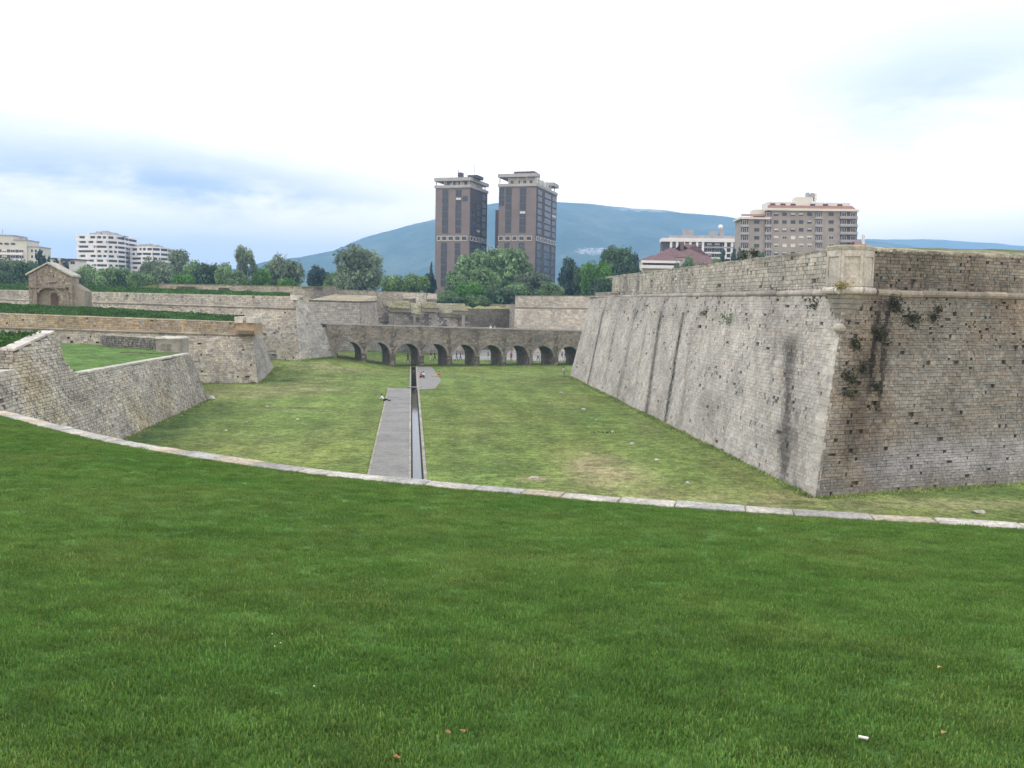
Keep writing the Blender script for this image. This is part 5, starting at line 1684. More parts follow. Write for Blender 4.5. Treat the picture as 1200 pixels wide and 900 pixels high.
# left wing roof
m = MB(); m.slab(AF, -.3, s904 - .5, zel, zel + .7, -14, 1.0); m.build('eaves', M['cream'], ab)
zl0, zl1 = zel + .7, sa(885, 250.2)[1]
wedge(.3, s904 - .3, zl0 + .4, zl1, -2.6, .8, 'roof', 'tile', ab)
m = MB(); m.slab(AF, sa(884)[0], sa(900)[0], zl0, sa(890, 244.8)[1], -9, -2.7); m.build('attic', M['cream'], ab)
rowsY = [251, 260.1, 269.2, 278.5, 287.7, 297]
for i, ry in enumerate(rowsY):
    for px_ in (909.5, 919.3, 929.2, 938.8, 948.6, 974):
        if px_ == 974 and i == 5: continue
        s_, z_ = sa(px_, ry)
        lt = [0, 0.35, 0.6, 0.85, 0][int(rnd.random() * 5)] if px_ < 960 else 0
        window(ab, AF, s_, z_ - .65, 1.7 if px_ < 960 else 1.9, 1.3, ('glass', 'shutter' if i in (3, 4) else 'metal'), 1, 0.1, d=.02, lift=lt)
    if i > 0:
        s_, z_ = sa(887, ry); window(ab, (AF[0] - AF[2] * .4, AF[1], AF[2]), s_, z_ - .65, 1.9, 1.3, ('glass', 'metal'), 1, .1, d=.02)
    for (pa_, pb2, dd, proud) in ((955.3, 963.2, 0.0, .9), (896.5, 903.6, 0.0, .9), (868.2, 877, -.4, 1.0), (984, 1004.5, 0, 1.7)):
        if i == 0 and pa_ in (868.2,): continue
        s0_, z_ = sa(pa_, ry); s1_ = sa(pb2, ry)[0]
        m = MB(); m.slab(AF, s0_ + .1, s1_ - .1, z_ - 1.5, z_ + 1.0, dd - .1, dd + .06); m.build('loggia_shade', M['reveal'], ab)
        nw = 1 if proud < 1.5 else 2
        for k in range(nw): window(ab, AF, lerp(s0_, s1_, (k + .5) / nw), z_ - 1.4, (s1_ - s0_) / nw * .55, 2.1, ('glass', 'white'), 1, .1, d=dd + .08)
        bal = MB()
        if proud > 1.5:       # rounded corner balcony
            O, u, n = AF
            arc = [O + u * s0_, O + u * s0_ + n * 1.5, O + u * (s1_ - 2.0) + n * 1.7, O + u * (s1_ - .3) + n * 1.0, O + u * (s1_ + .5) - n * .8, O + u * (s1_ + .5) - n * 5]
            poly = [(p.x, p.y) for p in arc]
            bal.prism(poly, z_ - 1.9, z_ - 1.6)
            for k in range(len(arc) - 1):
                a, b_ = arc[k] + Z3 * (z_ - 1.6), arc[k + 1] + Z3 * (z_ - 1.6)
                nn = (b_ - a).cross(Z3).normalized() * .08
                bal.hexa([a, b_, b_ + Z3 * .75, a + Z3 * .75, a + nn, b_ + nn, b_ + nn + Z3 * .75, a + nn + Z3 * .75])
        else:
            bal.slab(AF, s0_ - .1, s1_ + .1, z_ - 1.9, z_ - 1.6, dd, dd + proud)
            bal.slab(AF, s0_ - .1, s1_ + .1, z_ - 1.6, z_ - .95, dd + proud - .1, dd + proud)
        bal.build('balcony', M['grey'], ab)
m = MB(); m.slab(AF, s984 + 1.5, AL - 0.2, 11.4, ze, -14, -1.0); m.build('corner_bay', M['brickwork'], ab)
# house roofs right of it
hh_ = empty('house', at(1012, 300, Y=340), 'small house with a pinkish tiled roof just right of the big apartment building', 'house')
m = MB(); p0, p1 = at(1003, 290, Y=340), at(1020, 290, Y=340)
m.box(p0.x, p1.x, 340, 350, 11.4, p0.z, ); m.build('wall', M['cream'], hh_)
m = MB(); pz_ = at(1008, 282.5, Y=344).z
m.face([Vector((p0.x - .5, 339.4, p0.z)), Vector((p1.x + .5, 339.4, p0.z)), Vector((p1.x - 2, 345, pz_)), Vector((p0.x + 1, 345, pz_))])
m.face([Vector((p1.x + .5, 350.6, p0.z)), Vector((p0.x - .5, 350.6, p0.z)), Vector((p0.x + 1, 345, pz_)), Vector((p1.x - 2, 345, pz_))]); m.build('roof', M['tile'], hh_)
m = MB(); p = at(1011.5, 283, Y=343); m.box(p.x - .4, p.x + .4, 342.5, 343.5, p.z - 2, at(1011.5, 275, Y=343).z); m.build('chimney', M['shutter'], hh_)

# long white building with loggias
WF_, WL = frame(773, 872, 452, 448, 285)
wb = empty('apartment_building', Vector((WF_[0].x, WF_[0].y, 11.4)), 'long low white building with loggias between white piers and a flat roof', 'apartment building')
def sw(px, py=285): return sf(WF_, px, py)
zwt = sw(820, 283.5)[1]
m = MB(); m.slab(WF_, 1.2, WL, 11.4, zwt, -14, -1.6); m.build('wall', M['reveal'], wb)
m = MB(); m.slab(WF_, 0.8, WL, zwt, sw(820, 279.2)[1], -14, 0.3); m.build('roof_band', M['white'], wb)
m = MB(); m.slab(WF_, 5, WL, sw(820, 279.2)[1], sw(820, 275.5)[1], -12, -2.5); m.build('roof', M['grey'], wb)
for (a, b_, y_) in ((801, 813, 268.5), (832, 842, 270), (844, 849, 267.5)):
    m = MB(); m.slab(WF_, sw(a)[0], sw(b_)[0], sw(820, 275.5)[1], sw(820, y_)[1], -8, -4); m.build('roof_housing', M['grey'], wb)
m = MB(); bm = bmesh.new(); bmesh.ops.create_icosphere(bm, subdivisions=2, radius=1.25); c_ = at(844.5, 266, Y=454)
for f_ in bm.faces: m.face([v.co + c_ for v in f_.verts])
bm.free(); m.build('dish', M['white'], wb, smooth=True)
for k, ry in enumerate((289.5, 295.8, 302)):
    m = MB(); z_ = sw(820, ry)[1]; m.slab(WF_, 0.8 if k else 22, WL, z_ - .45, z_ + .25, -1.55, 0.1); m.build('floor_slab', M['white'] if k else M['grey'], wb)
    for px_ in (790, 798, 806, 814, 822, 832, 841, 850, 860, 868): window(wb, (WF_[0] - WF_[2] * 1.6, WF_[1], WF_[2]), sw(px_)[0], z_ + .5, 2.2, 1.5, ('glass', 'shutter'), 1, .12, d=.02, lift=.4 if rnd.random() < .3 else 0)
for px_ in (786.5, 793.5, 801.5, 809, 817, 824, 850.5, 858, 866):
    m = MB(); s_ = sw(px_)[0]; m.slab(WF_, s_ - .55, s_ + .55, 11.4, zwt - .01, -1.5, 0.05); m.build('pier', M['white'], wb)

# villa with brown-red hipped roofs in front of it
vb = empty('villa', at(792, 315, Y=330), 'low white banded house with a large brown red hipped roof above the bastion wall', 'house')
def hip(x0_, x1_, y0_, y1_, ze_, zr_, ins, par, ov=.8):
    x0_ -= ov; x1_ += ov; y0_ -= ov; y1_ += ov
    ym = (y0_ + y1_) / 2
    A1, B1_2, C1, D1 = Vector((x0_, y0_, ze_)), Vector((x1_, y0_, ze_)), Vector((x1_, y1_, ze_)), Vector((x0_, y1_, ze_))
    R0, R1_ = Vector((x0_ + ins, ym, zr_)), Vector((x1_ - ins, ym, zr_))
    m = MB(); m.face([A1, B1_2, R1_, R0]); m.face([B1_2, C1, R1_]); m.face([C1, D1, R0, R1_]); m.face([D1, A1, R0]); m.face([D1, C1, B1_2, A1])
    return m.build('roof', M['tile2'], par)
X = lambda px, Y: at(px, 300, Y=Y).x
Zv = lambda y, Y: at(800, y, Y=Y).z
for (a, b_, y0_, y1_, yr, ye, ins) in ((753, 798, 325, 333, 300, 305.5, 4.5), (766, 812, 334, 344, 290, 302, 8), (786, 832, 340, 352, 286.5, 303, 11), (806, 842, 330, 338, 299, 309, 4)):
    Ym = (y0_ + y1_) / 2
    m = MB(); m.box(X(a, y0_), X(b_, y0_), y0_, y1_, 11.4, Zv(ye, y0_) - .05); m.build('wall', M['cream'], vb)
    hip(X(a, y0_), X(b_, y0_), y0_, y1_, Zv(ye, y0_), Zv(yr, Ym), ins, vb)
for (ya, yb) in ((305.7, 308.6), (311.3, 315)):
    m = MB(); m.box(X(752, 323), X(797, 323), 323, 324.9, Zv(yb, 323), Zv(ya, 323)); m.build('balcony_band', M['white'], vb)
m = MB(); m.box(X(754, 324.9), X(796, 324.9), 324.7, 324.98, Zv(311.3, 324), Zv(308.6, 324)); m.build('loggia_shade', M['reveal'], vb)
for px_, y_ in ((799, 283.5), (816, 290)):
    m = MB(); x_ = X(px_, 345); m.box(x_ - .6, x_ + .6, 344.5, 345.7, Zv(296, 345), Zv(y_, 345)); m.build('chimney', M['tile2'], vb)

# left building, cut by the picture's edge
LF, LLn = frame(-60, 45, 420, 424, 290)
lb = empty('apartment_building', Vector((LF[0].x + 30, LF[0].y, 11.4)), 'beige stepped apartment building at the left edge, with a dark balcony row', 'apartment building')
def sl(px, py=290): return sf(LF, px, py)
for (a, b_, y_, dd) in ((-60, 16.2, 276.3, 0), (16.25, 31.3, 281.5, 0), (31.35, 45, 289, -.8)):
    m = MB(); m.slab(LF, sl(a)[0], sl(b_)[0], 11.4, sl(5, y_)[1], -14, dd); m.build('wall', M['cream'], lb)
    m = MB(); m.slab(LF, sl(a)[0] - .2, sl(b_)[0] + .2, sl(5, y_)[1], sl(5, y_)[1] + .5, -14.2, dd + .3); m.build('roof', M['grey'], lb)
for px_ in (20.5, 26): 
    m = MB(); s_ = sl(px_)[0]; m.slab(LF, s_ - .5, s_ + .5, sl(5, 281)[1], sl(5, 277.5)[1], -5, -4); m.build('chimney', M['grey'], lb)
m = MB(); p = at(3, 277, Y=425); m.tube([p, at(3.2, 268, Y=425)], .12, seg=5); m.build('antenna', M['grey'], lb)
for px_ in (-50, -42, -34, -26, -16, -8, 0.5, 8, 15.5): window(lb, LF, sl(px_)[0], sl(0, 286.6)[1], 1.9, .9, ('glass', 'metal'), 1, .1)
for ry in (293.6, 300.4, 307.4):
    z_ = sl(0, ry)[1]
    m = MB(); m.slab(LF, 0, sl(27)[0], z_ - 1.0, z_ + .6, -.05, .08); m.build('loggia_shade', M['reveal'], lb)
    m = MB(); m.slab(LF, 0, sl(27.5)[0], z_ - 1.9, z_ - .9, .1, 1.3); m.build('balcony', M['white'], lb)
    for k in range(9): window(lb, LF, sl(-55 + 10 * k)[0], z_ - .8, 2.2, 1.4, ('glass', 'white'), 1, .12, d=.1, lift=.5 if k % 3 == 0 else 0)
    for px_ in (36.5, 41): window(lb, (LF[0] - LF[2] * .8, LF[1], LF[2]), sl(px_)[0], z_ - .6, 1.2, 1.6, ('glass', 'white'), 0, .12)

# two white rounded apartment blocks
def curved(label, plan, rows, top, roofbits, seed, gaps):
    """plan: list of (px, Y) along the front"""
    P = [at(px, 300, Y=Y) for px, Y in plan]; P = [Vector((p.x, p.y, 0)) for p in P]
    t = empty('apartment_building', Vector((P[0].x, P[0].y, 11.4)), label, 'apartment building', 'white rounded apartment blocks')
    cx = sum(p.x for p in P) / len(P); cy = max(p.y for p in P) + 6
    zt_ = at(plan[0][0], top, Y=plan[0][1]).z
    def ins(p, d): 
        v = Vector((cx, cy, 0)) - p; return p + v.normalized() * d
    outer = P + [P[-1] + Vector((0, 16, 0)), P[0] + Vector((0, 22, 0))]
    inner = [ins(p, 1.1) for p in P] + [P[-1] + Vector((-1, 15, 0)), P[0] + Vector((1, 21, 0))]
    m = MB(); m.prism([(p.x, p.y) for p in inner], 11.4, zt_); m.build('glazed_core', M['glass'], t)
    Hf = 3.02
    nf = int((zt_ - 11.4) / Hf)
    r = random.Random(seed)
    segs = len(P) - 1
    for k in range(nf):
        zc = zt_ - k * Hf
        m = MB(); m.prism([(p.x, p.y) for p in outer], zc - .55 if k else zc - .4, zc + (0.95 if k else .5)); m.build('balcony_band', M['white'], t)
        for i in range(segs):
            for (a, b_) in gaps[(k + i) % len(gaps)] if i < 3 else gaps[-1]:
                p, q = lerp(P[i], P[i + 1], a), lerp(P[i], P[i + 1], b_)
                p2, q2 = ins(p, 1.3), ins(q, 1.3)
                m = MB(); z0_, z1_ = zc - Hf + .955, zc - (.555 if k else .405)
                m.hexa([p2 + Z3 * z0_, q2 + Z3 * z0_, q2 + Z3 * z1_, p2 + Z3 * z1_, p + Z3 * z0_ + (p - p2) * -.05, q + Z3 * z0_ + (q - q2) * -.05, q + Z3 * z1_ + (q - q2) * -.05, p + Z3 * z1_ + (p - p2) * -.05])
                m.build('wall_panel', M['white'], t)
    for (a, b_, y_) in roofbits:
        Y_ = plan[1][1] + 8; p, q = at(a, y_, Y=Y_), at(b_, y_, Y=Y_)
        m = MB(); m.box(p.x, q.x, Y_, Y_ + 6, zt_, p.z); m.build('roof_housing', M['grey'], t)
    return t
curved('taller white rounded apartment block with dark window bands, six storeys showing, on the left', [(90, 600), (112, 596), (126, 596), (138, 600), (147, 608), (151.5, 620)], 6, 275.8,
       [(105, 112, 272.8), (112.5, 118, 271.2), (119, 124, 270.2), (124.2, 128, 271.6), (128.4, 134, 272.6), (134.4, 137.5, 274), (143, 146, 276.2)], 1,
       [[(0, .12), (.45, .72)], [(0, .12), (.5, .62), (.9, 1)], [(.0, .08), (.62, .9)], [(.0, .05), (.93, 1)]])
curved('shorter white rounded apartment block adjoining the taller one, on the left', [(152.5, 612), (166, 605), (178, 603), (188, 606), (197, 614), (201, 626)], 5, 290.2,
       [(158, 163, 287.4), (163.4, 170, 286.2), (170.4, 176, 285.6), (176.4, 183, 286.6), (183.5, 187, 288)], 2,
       [[(0, .12), (.6, .8)], [(0, .1), (.4, .55)], [(.0, .08), (.92, 1)], [(.0, .05), (.93, 1)]])
# low white houses between them and the gatehouse
hs = empty('house', at(74, 320, Y=340), 'low white house with dark flat roofs behind the gatehouse gable', 'house')
for (a, b_, y0_, y1_) in ((60, 70, 303.5, 316), (72, 80, 306, 316), (80.5, 90, 304.5, 318)):
    m = MB(); p, q = at(a, y0_, Y=340), at(b_, y1_, Y=340); m.box(p.x, q.x, 340, 348, 11.4, p.z); m.build('wall', M['white'], hs)
    m = MB(); m.box(p.x - .6, q.x + .6, 339, 349, p.z + .002, p.z + .4); m.build('roof', M['metal'], hs)
    window(hs, (Vector((p.x, 340, 0)), Vector((1, 0, 0)), Vector((0, -1, 0))), (q.x - p.x) / 2, p.z - 1.6, 1.6, 1.1, ('glass', 'grey'), 1, .1)
m = MB(); p = at(69.5, 306, Y=339); m.box(p.x - .5, p.x + .5, 338, 339.5, 11.4, at(69.5, 302.5, Y=339).z); m.build('chimney', M['cream'], hs)

# ------------------------------------------------------------------ trees
def lobes_round(r, n, flat=1.0):
    out = []
    for _ in range(n):
        a = r.random() * 6.28; z = -0.55 + 1.25 * r.random(); w = 0.62 * math.sqrt(max(0.05, 1 - (z * .85) ** 2)) * (0.45 + .6 * r.random())
        out.append((Vector((math.cos(a) * w, math.sin(a) * w, z * 0.72)), 0.30 + 0.22 * r.random()))
    out.append((Vector((0, 0, 0)), 0.55))
    return out
def lobes_spire(r, n):
    out = []
    for i in range(n):
        z = -1 + 2 * i / n; w = 0.35 * (1 - (z + 1) / 2) ** 0.7 + .06
        a = r.random() * 6.28
        out.append((Vector((math.cos(a) * w * .6, math.sin(a) * w * .6, z)), w))
    return out
def lobes_open(r, n):
    out = []
    for _ in range(n):
        a = r.random() * 6.28; z = -0.7 + 1.65 * r.random(); w = 0.8 * math.sqrt(max(0.03, 1 - z * z * .9)) * (0.35 + .65 * r.random())
        out.append((Vector((math.cos(a) * w, math.sin(a) * w, z * .85)), 0.19 + 0.17 * r.random()))
    return out
PROTO = {}
def crown_mesh(key, kind, seed, n, size, leaf):
    if key in PROTO: return PROTO[key]
    r = random.Random(seed)
    lb_ = {'round': lambda: lobes_round(r, 17), 'open': lambda: lobes_open(r, 26), 'spire': lambda: lobes_spire(r, 16), 'willow': lambda: lobes_round(r, 11)}[kind]()
    m = MB()
    wts = [q[1] ** 2 for q in lb_]; tones = [0.72 + 0.6 * r.random() for _ in lb_]
    for i in range(n):
        j = r.choices(range(len(lb_)), wts)[0]
        c, rad = lb_[j]
        d = Vector((r.gauss(0, 1), r.gauss(0, 1), r.gauss(0, 1))).normalized()
        rr = rad * (0.45 + 0.65 * r.random() ** 0.5) * (1 + 0.35 * mn.noise(d * 3 + c * 5))
        p = c + Vector((d.x * rr, d.y * rr, d.z * rr))
        s = size * (0.5 + r.random())
        nrm = (d + Vector((r.gauss(0, .6), r.gauss(0, .6), r.gauss(0, .6) + .3))).normalized()
        a = nrm.orthogonal().normalized(); a = Matrix.Rotation(r.random() * 6.28, 3, nrm) @ a; b_ = nrm.cross(a)
        k = tones[j] * (0.6 + 0.8 * r.random())
        m.face([p - a * s * .5, p + b_ * s * .3 + nrm * s * .1, p + a * s * .5, p - b_ * s * .3 + nrm * s * .12], (k, k, k * (0.9 + .2 * r.random())))
    PROTO[key] = m.mesh('crown', [LEAF[leaf]])
    return PROTO[key]
TRUNK = {}
def trunk_mesh(seed):
    if seed in TRUNK: return TRUNK[seed]
    r = random.Random(seed); m = MB()
    m.tube([(0, 0, 0), (0.03, 0, .35), (0.0, .04, .7), (0, 0, 1.1)], [0.085, .06, .045, .02], (0.5,) * 3, 0, 7)
    for i in range(7):
        a = r.random() * 6.28; z = .35 + .09 * i
        e = Vector((math.cos(a) * .38, math.sin(a) * .38, z + .35))
        m.tube([(0, 0, z), tuple(e * .5 + Vector((0, 0, z * .5 - .02))), tuple(e)], [.03, .02, .006], (0.5,) * 3, 0, 5)
    TRUNK[seed] = m.mesh('trunk', [M['bark']])
    return TRUNK[seed]
KINDS = {'mid': ('round', 5200, .15, 'mid'), 'dark': ('round', 5200, .15, 'dark'), 'grey': ('round', 5600, .14, 'grey'), 'sparse': ('open', 4200, .12, 'grey'),
         'bright': ('round', 5000, .15, 'bright'), 'spire': ('spire', 2600, .16, 'blue'), 'willow': ('willow', 5000, .14, 'light'), 'blue': ('open', 5000, .15, 'blue'), 'darkopen': ('open', 5200, .15, 'dark')}
tr = random.Random(99)
def tree(px, ytop, hw, Y, kind, label, group='trees behind the walls', ybot=None, zg=11.3, name='tree', cat='tree', low=0.05, var=0):
    T_ = at(px, ytop, Y=Y)
    H = T_.z - zg
    rad = hw * Y / F
    k = KINDS[kind]
    v = tr.randrange(2) + var
    t = empty(name, Vector((T_.x, Y, zg)), label, cat, group)
    cm = crown_mesh((kind, v), k[0], hash_(kind) + v, k[1], k[2], k[3])
    c = bpy.data.objects.new('crown', cm); COL.objects.link(c); c.parent = t
    zl_ = H * low
    hz = (H - zl_) / 2
    c.location = (0, 0, zl_ + hz)
    sx_ = rad / 0.98 if k[0] != 'spire' else rad / .42
    c.scale = (sx_, sx_, hz / (1.02 if k[0] == 'spire' else 0.98))
    c.rotation_euler = (0, 0, tr.random() * 6.28)
    tk = bpy.data.objects.new('trunk', trunk_mesh(tr.randrange(3))); COL.objects.link(tk); tk.parent = t
    tk.scale = (max(rad * .9, 1.2), max(rad * .9, 1.2), H * .8)
    return t
def hash_(s): return sum(ord(c) * (i + 3) for i, c in enumerate(s))
for a_ in [
    (6, 300, 24, 300, 'grey', 'grey green tree in front of the beige building at the left edge'),
    (30, 303, 16, 296, 'dark', 'dark round tree left of the gatehouse'),
    (2, 316, 12, 272, 'dark', 'low dark bush at the far left edge below the beige building'),
    (-32, 300, 30, 300, 'mid', 'green tree just beyond the left edge of the picture'),
    (-78, 304, 26, 300, 'dark', 'dark tree standing left of the beige building, nearest to it'),
    (-125, 300, 30, 305, 'mid', 'green tree standing second to the left of the beige building'),
    (-180, 303, 30, 300, 'grey', 'grey green tree standing furthest left of the beige building'),
    (46, 291, 7, 320, 'spire', 'tallest dark conifer, between the beige building and the gatehouse gable'),
    (52, 298, 4, 322, 'spire', 'thin dark conifer right beside the tallest conifer'),
    (57, 298.5, 3, 330, 'spire', 'slender small conifer just left of the gable peak'),
    (66, 301.5, 4.5, 332, 'spire', 'small dark conifer behind the gable peak'),
    (77, 304, 5, 332, 'spire', 'dark conifer behind the pale roof slope of the gatehouse'),
    (100, 309, 17, 300, 'mid', 'round green tree directly right of the gatehouse'),
    (88, 316, 10, 290, 'mid', 'small green tree touching the gatehouse roof'),
    (124, 311, 15, 296, 'mid', 'round green tree below the taller white block, second from the gatehouse'),
    (113, 319, 13, 280, 'mid', 'low round tree in front of the hedge of trees right of the gatehouse'),
    (146, 312, 15, 300, 'mid', 'round green tree below the gap between the white blocks'),
    (158, 317, 10, 284, 'mid', 'low green tree below the shorter white block'),
    (171, 317, 11, 286, 'mid', 'low green tree filling the gap below the shorter white block'),
    (184, 297, 19, 300, 'grey', 'tall grey green tree in front of the shorter white block'),
    (206, 294, 17, 322, 'sparse', 'airy bluish tree right of the shorter white block'),
    (224, 303, 13, 305, 'mid', 'green tree right of the airy bluish tree'),
    (243, 304, 19, 300, 'dark', 'broad dark green tree in the middle of the left tree line'),
    (262, 306, 13, 296, 'mid', 'green tree just left of the tall ragged tree'),
    (288, 290, 15, 305, 'sparse', 'tall ragged airy tree standing out of the left tree line'),
    (278, 315, 17, 285, 'mid', 'low green tree at the foot of the ragged airy tree'),
    (331, 294, 25, 305, 'grey', 'big rounded grey green tree left of the open view to the mountain'),
    (307, 312, 12, 290, 'bright', 'small fresh green tree at the left foot of the big rounded tree'),
    (336, 324, 12, 280, 'bright', 'small fresh green bush at the right foot of the big rounded tree'),
    (214, 319, 13, 280, 'bright', 'small fresh green bush above the far grassy bastion'),
    (373, 314, 13, 300, 'blue', 'low bluish tree between the two big grey green trees'),
    (389, 317, 11, 290, 'mid', 'low green tree left of the largest left hand tree'),
    (422, 283, 31, 300, 'grey', 'largest grey green tree, against the mountain left of the towers'),
    (402, 316, 13, 285, 'grey', 'low tree at the left foot of the tree against the mountain'),
    (462, 319, 17, 285, 'willow', 'pale yellow green tree left of the left tower, nearer the big tree'),
    (484, 317.5, 19, 285, 'willow', 'pale yellow green tree left of the left tower, nearer the tower'),
    (504, 322, 10, 300, 'blue', 'dark tree at the left foot of the left tower'),
    (505.5, 305, 2.6, 330, 'spire', 'thin dark conifer touching the left edge of the left tower'),
]: tree(*a_)
GC = 'trees in front of the towers'
for a_ in [
    (551, 291, 22, 300, 'mid', 'tall mid green tree in front of the left tower'),
    (577, 287, 25, 308, 'mid', 'tall mid green tree between the two towers'),
    (604, 287, 25, 304, 'mid', 'tall mid green tree in front of the right tower'),
    (536, 316, 14, 290, 'mid', 'lower green tree at the left foot of the tower trees'),
    (570, 312, 22, 285, 'mid', 'broad green tree in the second row between the towers'),
    (625, 317, 27, 290, 'grey', 'broad soft green tree below the right tower'),
    (604, 330, 18, 278, 'mid', 'low green tree left of the broad soft green tree'),
    (647, 330, 18, 280, 'mid', 'low green tree right of the broad soft green tree'),
]: tree(*a_, group=GC)
for a_ in [
    (549, 329, 17, 268, 'bright', 'bright green bush above the merlons, left of the dark bush'),
    (523, 339, 15, 262.5, 'mid', 'leafy bush above the merlons at the left end of the bushes'),
    (585, 335, 19, 266, 'dark', 'dark green bush above the dark wall'),
    (562, 345, 18, 262.5, 'mid', 'low bush between the bright bush and the dark bush'),
    (535, 347, 15, 262, 'dark', 'dark low bush directly above the merlons'),
]: tree(*a_, group='bushes above the merlons', zg=9.2, name='bush', cat='bush', low=0.02)
GR = 'trees left of the right bastion'
for a_ in [
    (668, 306, 14, 300, 'blue', 'dark blue green pine right of the right tower'),
    (683, 313, 13, 290, 'darkopen', 'dark tree below the rock scar on the mountain'),
    (698, 304, 18, 280, 'bright', 'bright green tree beside the far end of the right bastion'),
    (722, 291, 24, 290, 'darkopen', 'tall dark green tree above the far end of the right bastion'),
    (742, 301, 12, 295, 'blue', 'bluish tree touching the brown roofed villa'),
    (706, 322, 17, 276, 'dark', 'low dark bush at the foot of the bright green tree'),
]: tree(*a_, group=GR)
GP = 'shrubs in front of the apartment buildings'
for a_ in [
    (811, 297, 10, 300, 'mid', 'round green tree in front of the brown roofed villa'),
    (826, 303, 11, 300, 'grey', 'grey green shrub right of the brown roofed villa'),
    (848, 291, 6, 310, 'spire', 'first dark cypress from the left under the white building'),
    (860, 289, 5, 312, 'spire', 'second dark cypress from the left under the white building'),
    (867, 288, 5, 312, 'spire', 'dark cypress at the left corner of the brick apartment building'),
    (875, 293, 7, 308, 'mid', 'green shrub below the balconies of the brick apartment building'),
    (893, 291, 6, 306, 'dark', 'dark shrub below the second balcony column of the brick building'),
    (797, 305, 8, 296, 'dark', 'dark shrub at the left end of the shrubs below the villa'),
    (838, 299, 8, 305, 'mid', 'green shrub just left of the cypresses'),
]: tree(*a_, group=GP, low=0.03)
# fill behind the dark wall on which the bushes stand
m = MB(); m.prism([(-22, 229), (6, 231.5), (6, 262), (-22, 262)], 0, 9.2, (0.07, 0.10, 0.04)); m.build('earth_fill', M['turf_top'], kind='structure', label='earth bank carrying the bushes behind the dark wall')

# ------------------------------------------------------------------ weeds rooted in the bastion walls
def onR(px, py):
    n = (uR.cross(RC1 - R1)).normalized(); return onp(px, py, A, n)
def onL_(px, py):
    n = (Z3 * ZC + nL * BAT).cross(uL).normalized(); return onp(px, py, A, n)
def weed(p, rx, rz, n, leaf, label, size=.16, out=None):
    r = random.Random(int(p.x * 77 + p.z * 31)); m = MB()
    t = empty('wall_plant', p, label, 'plant', 'plants rooted in the bastion masonry')
    pts = [p + Vector((r.gauss(0, rx * .5), r.gauss(0, rx * .25), r.gauss(0, rz * .5))) + out * (0.12 + .25 * r.random()) for _ in range(n)]
    leafcards(m, pts, size, (1, 1, 1), .4, r); m.build('foliage', LEAF[leaf], t, kind='stuff')
    s_ = MB(); s_.tube([p - out * .3, p + out * .15], [.03, .015], seg=5); s_.build('stem', M['bark'], t)
for (px_, py_, rx, rz, n, lf, lab) in [
    (1047, 357, .45, .6, 260, 'weed', 'dark grey green plant high on the right face, first right of the stained shafts'),
    (1066, 373, .75, .45, 300, 'weed', 'wide dark plant high on the right face, lower right of the first one'),
    (1091, 371, .35, .4, 120, 'weed', 'small plant high on the right face, furthest right of the high plants'),
    (1097, 363, .25, .35, 80, 'weed', 'tiny plant just above the furthest right of the high plants'),
    (1029, 391, .5, .6, 220, 'weed', 'dark plant at the lower end of the stained shafts'),
    (1001, 403, .4, .6, 200, 'weed', 'dark plant on the right face close to the corner, upper one'),
    (992, 441, .6, .7, 260, 'weed', 'dark plant on the right face close to the corner, middle one'),
    (991, 461, .5, .3, 130, 'weed', 'low dark plant on the right face close to the corner, lowest one'),
    (1010, 430, .35, .4, 110, 'weed', 'small plant just right of the middle corner plants'),
    (1025, 453, .3, .4, 90, 'weed', 'small dark plant lower down, right of the corner plants')]:
    weed(onR(px_, py_), rx, rz, n, lf, lab, out=outR)
for (px_, py_, rx, rz, n, lf, lab) in [
    (858, 374, .9, .6, 200, 'ivy', 'green plant below the ledge in the middle of the long bastion face'),
    (829, 367, .7, .3, 110, 'weed', 'flat plant below the ledge, left of the green one'),
    (958, 357, .6, .5, 150, 'weed', 'plant below the ledge close to the sentry box'),
    (725, 344, .8, .6, 110, 'weed', 'dark tuft at the foot of the parapet near its far end')]:
    weed(onL_(px_, py_), rx, rz, n, lf, lab, out=outL)
weed(SB + outC * 1.45 + Z3 * .42, .5, .25, 160, 'dryweed', 'yellowish tuft growing on the base ring of the sentry box', out=outC)
for i, px_ in enumerate((880, 893)):
    p = onL_(px_, 300); q = A + inset(BAT + 2.5) + uL * s_on_L(px_, 330)[0]; q.z = ZP + .9
    weed(q, .4, .5, 150, 'darkw' if False else 'weed', ('left' if i == 0 else 'right') + ' one of the two little shrubs on top of the parapet', .2, out=outL * 0.3)

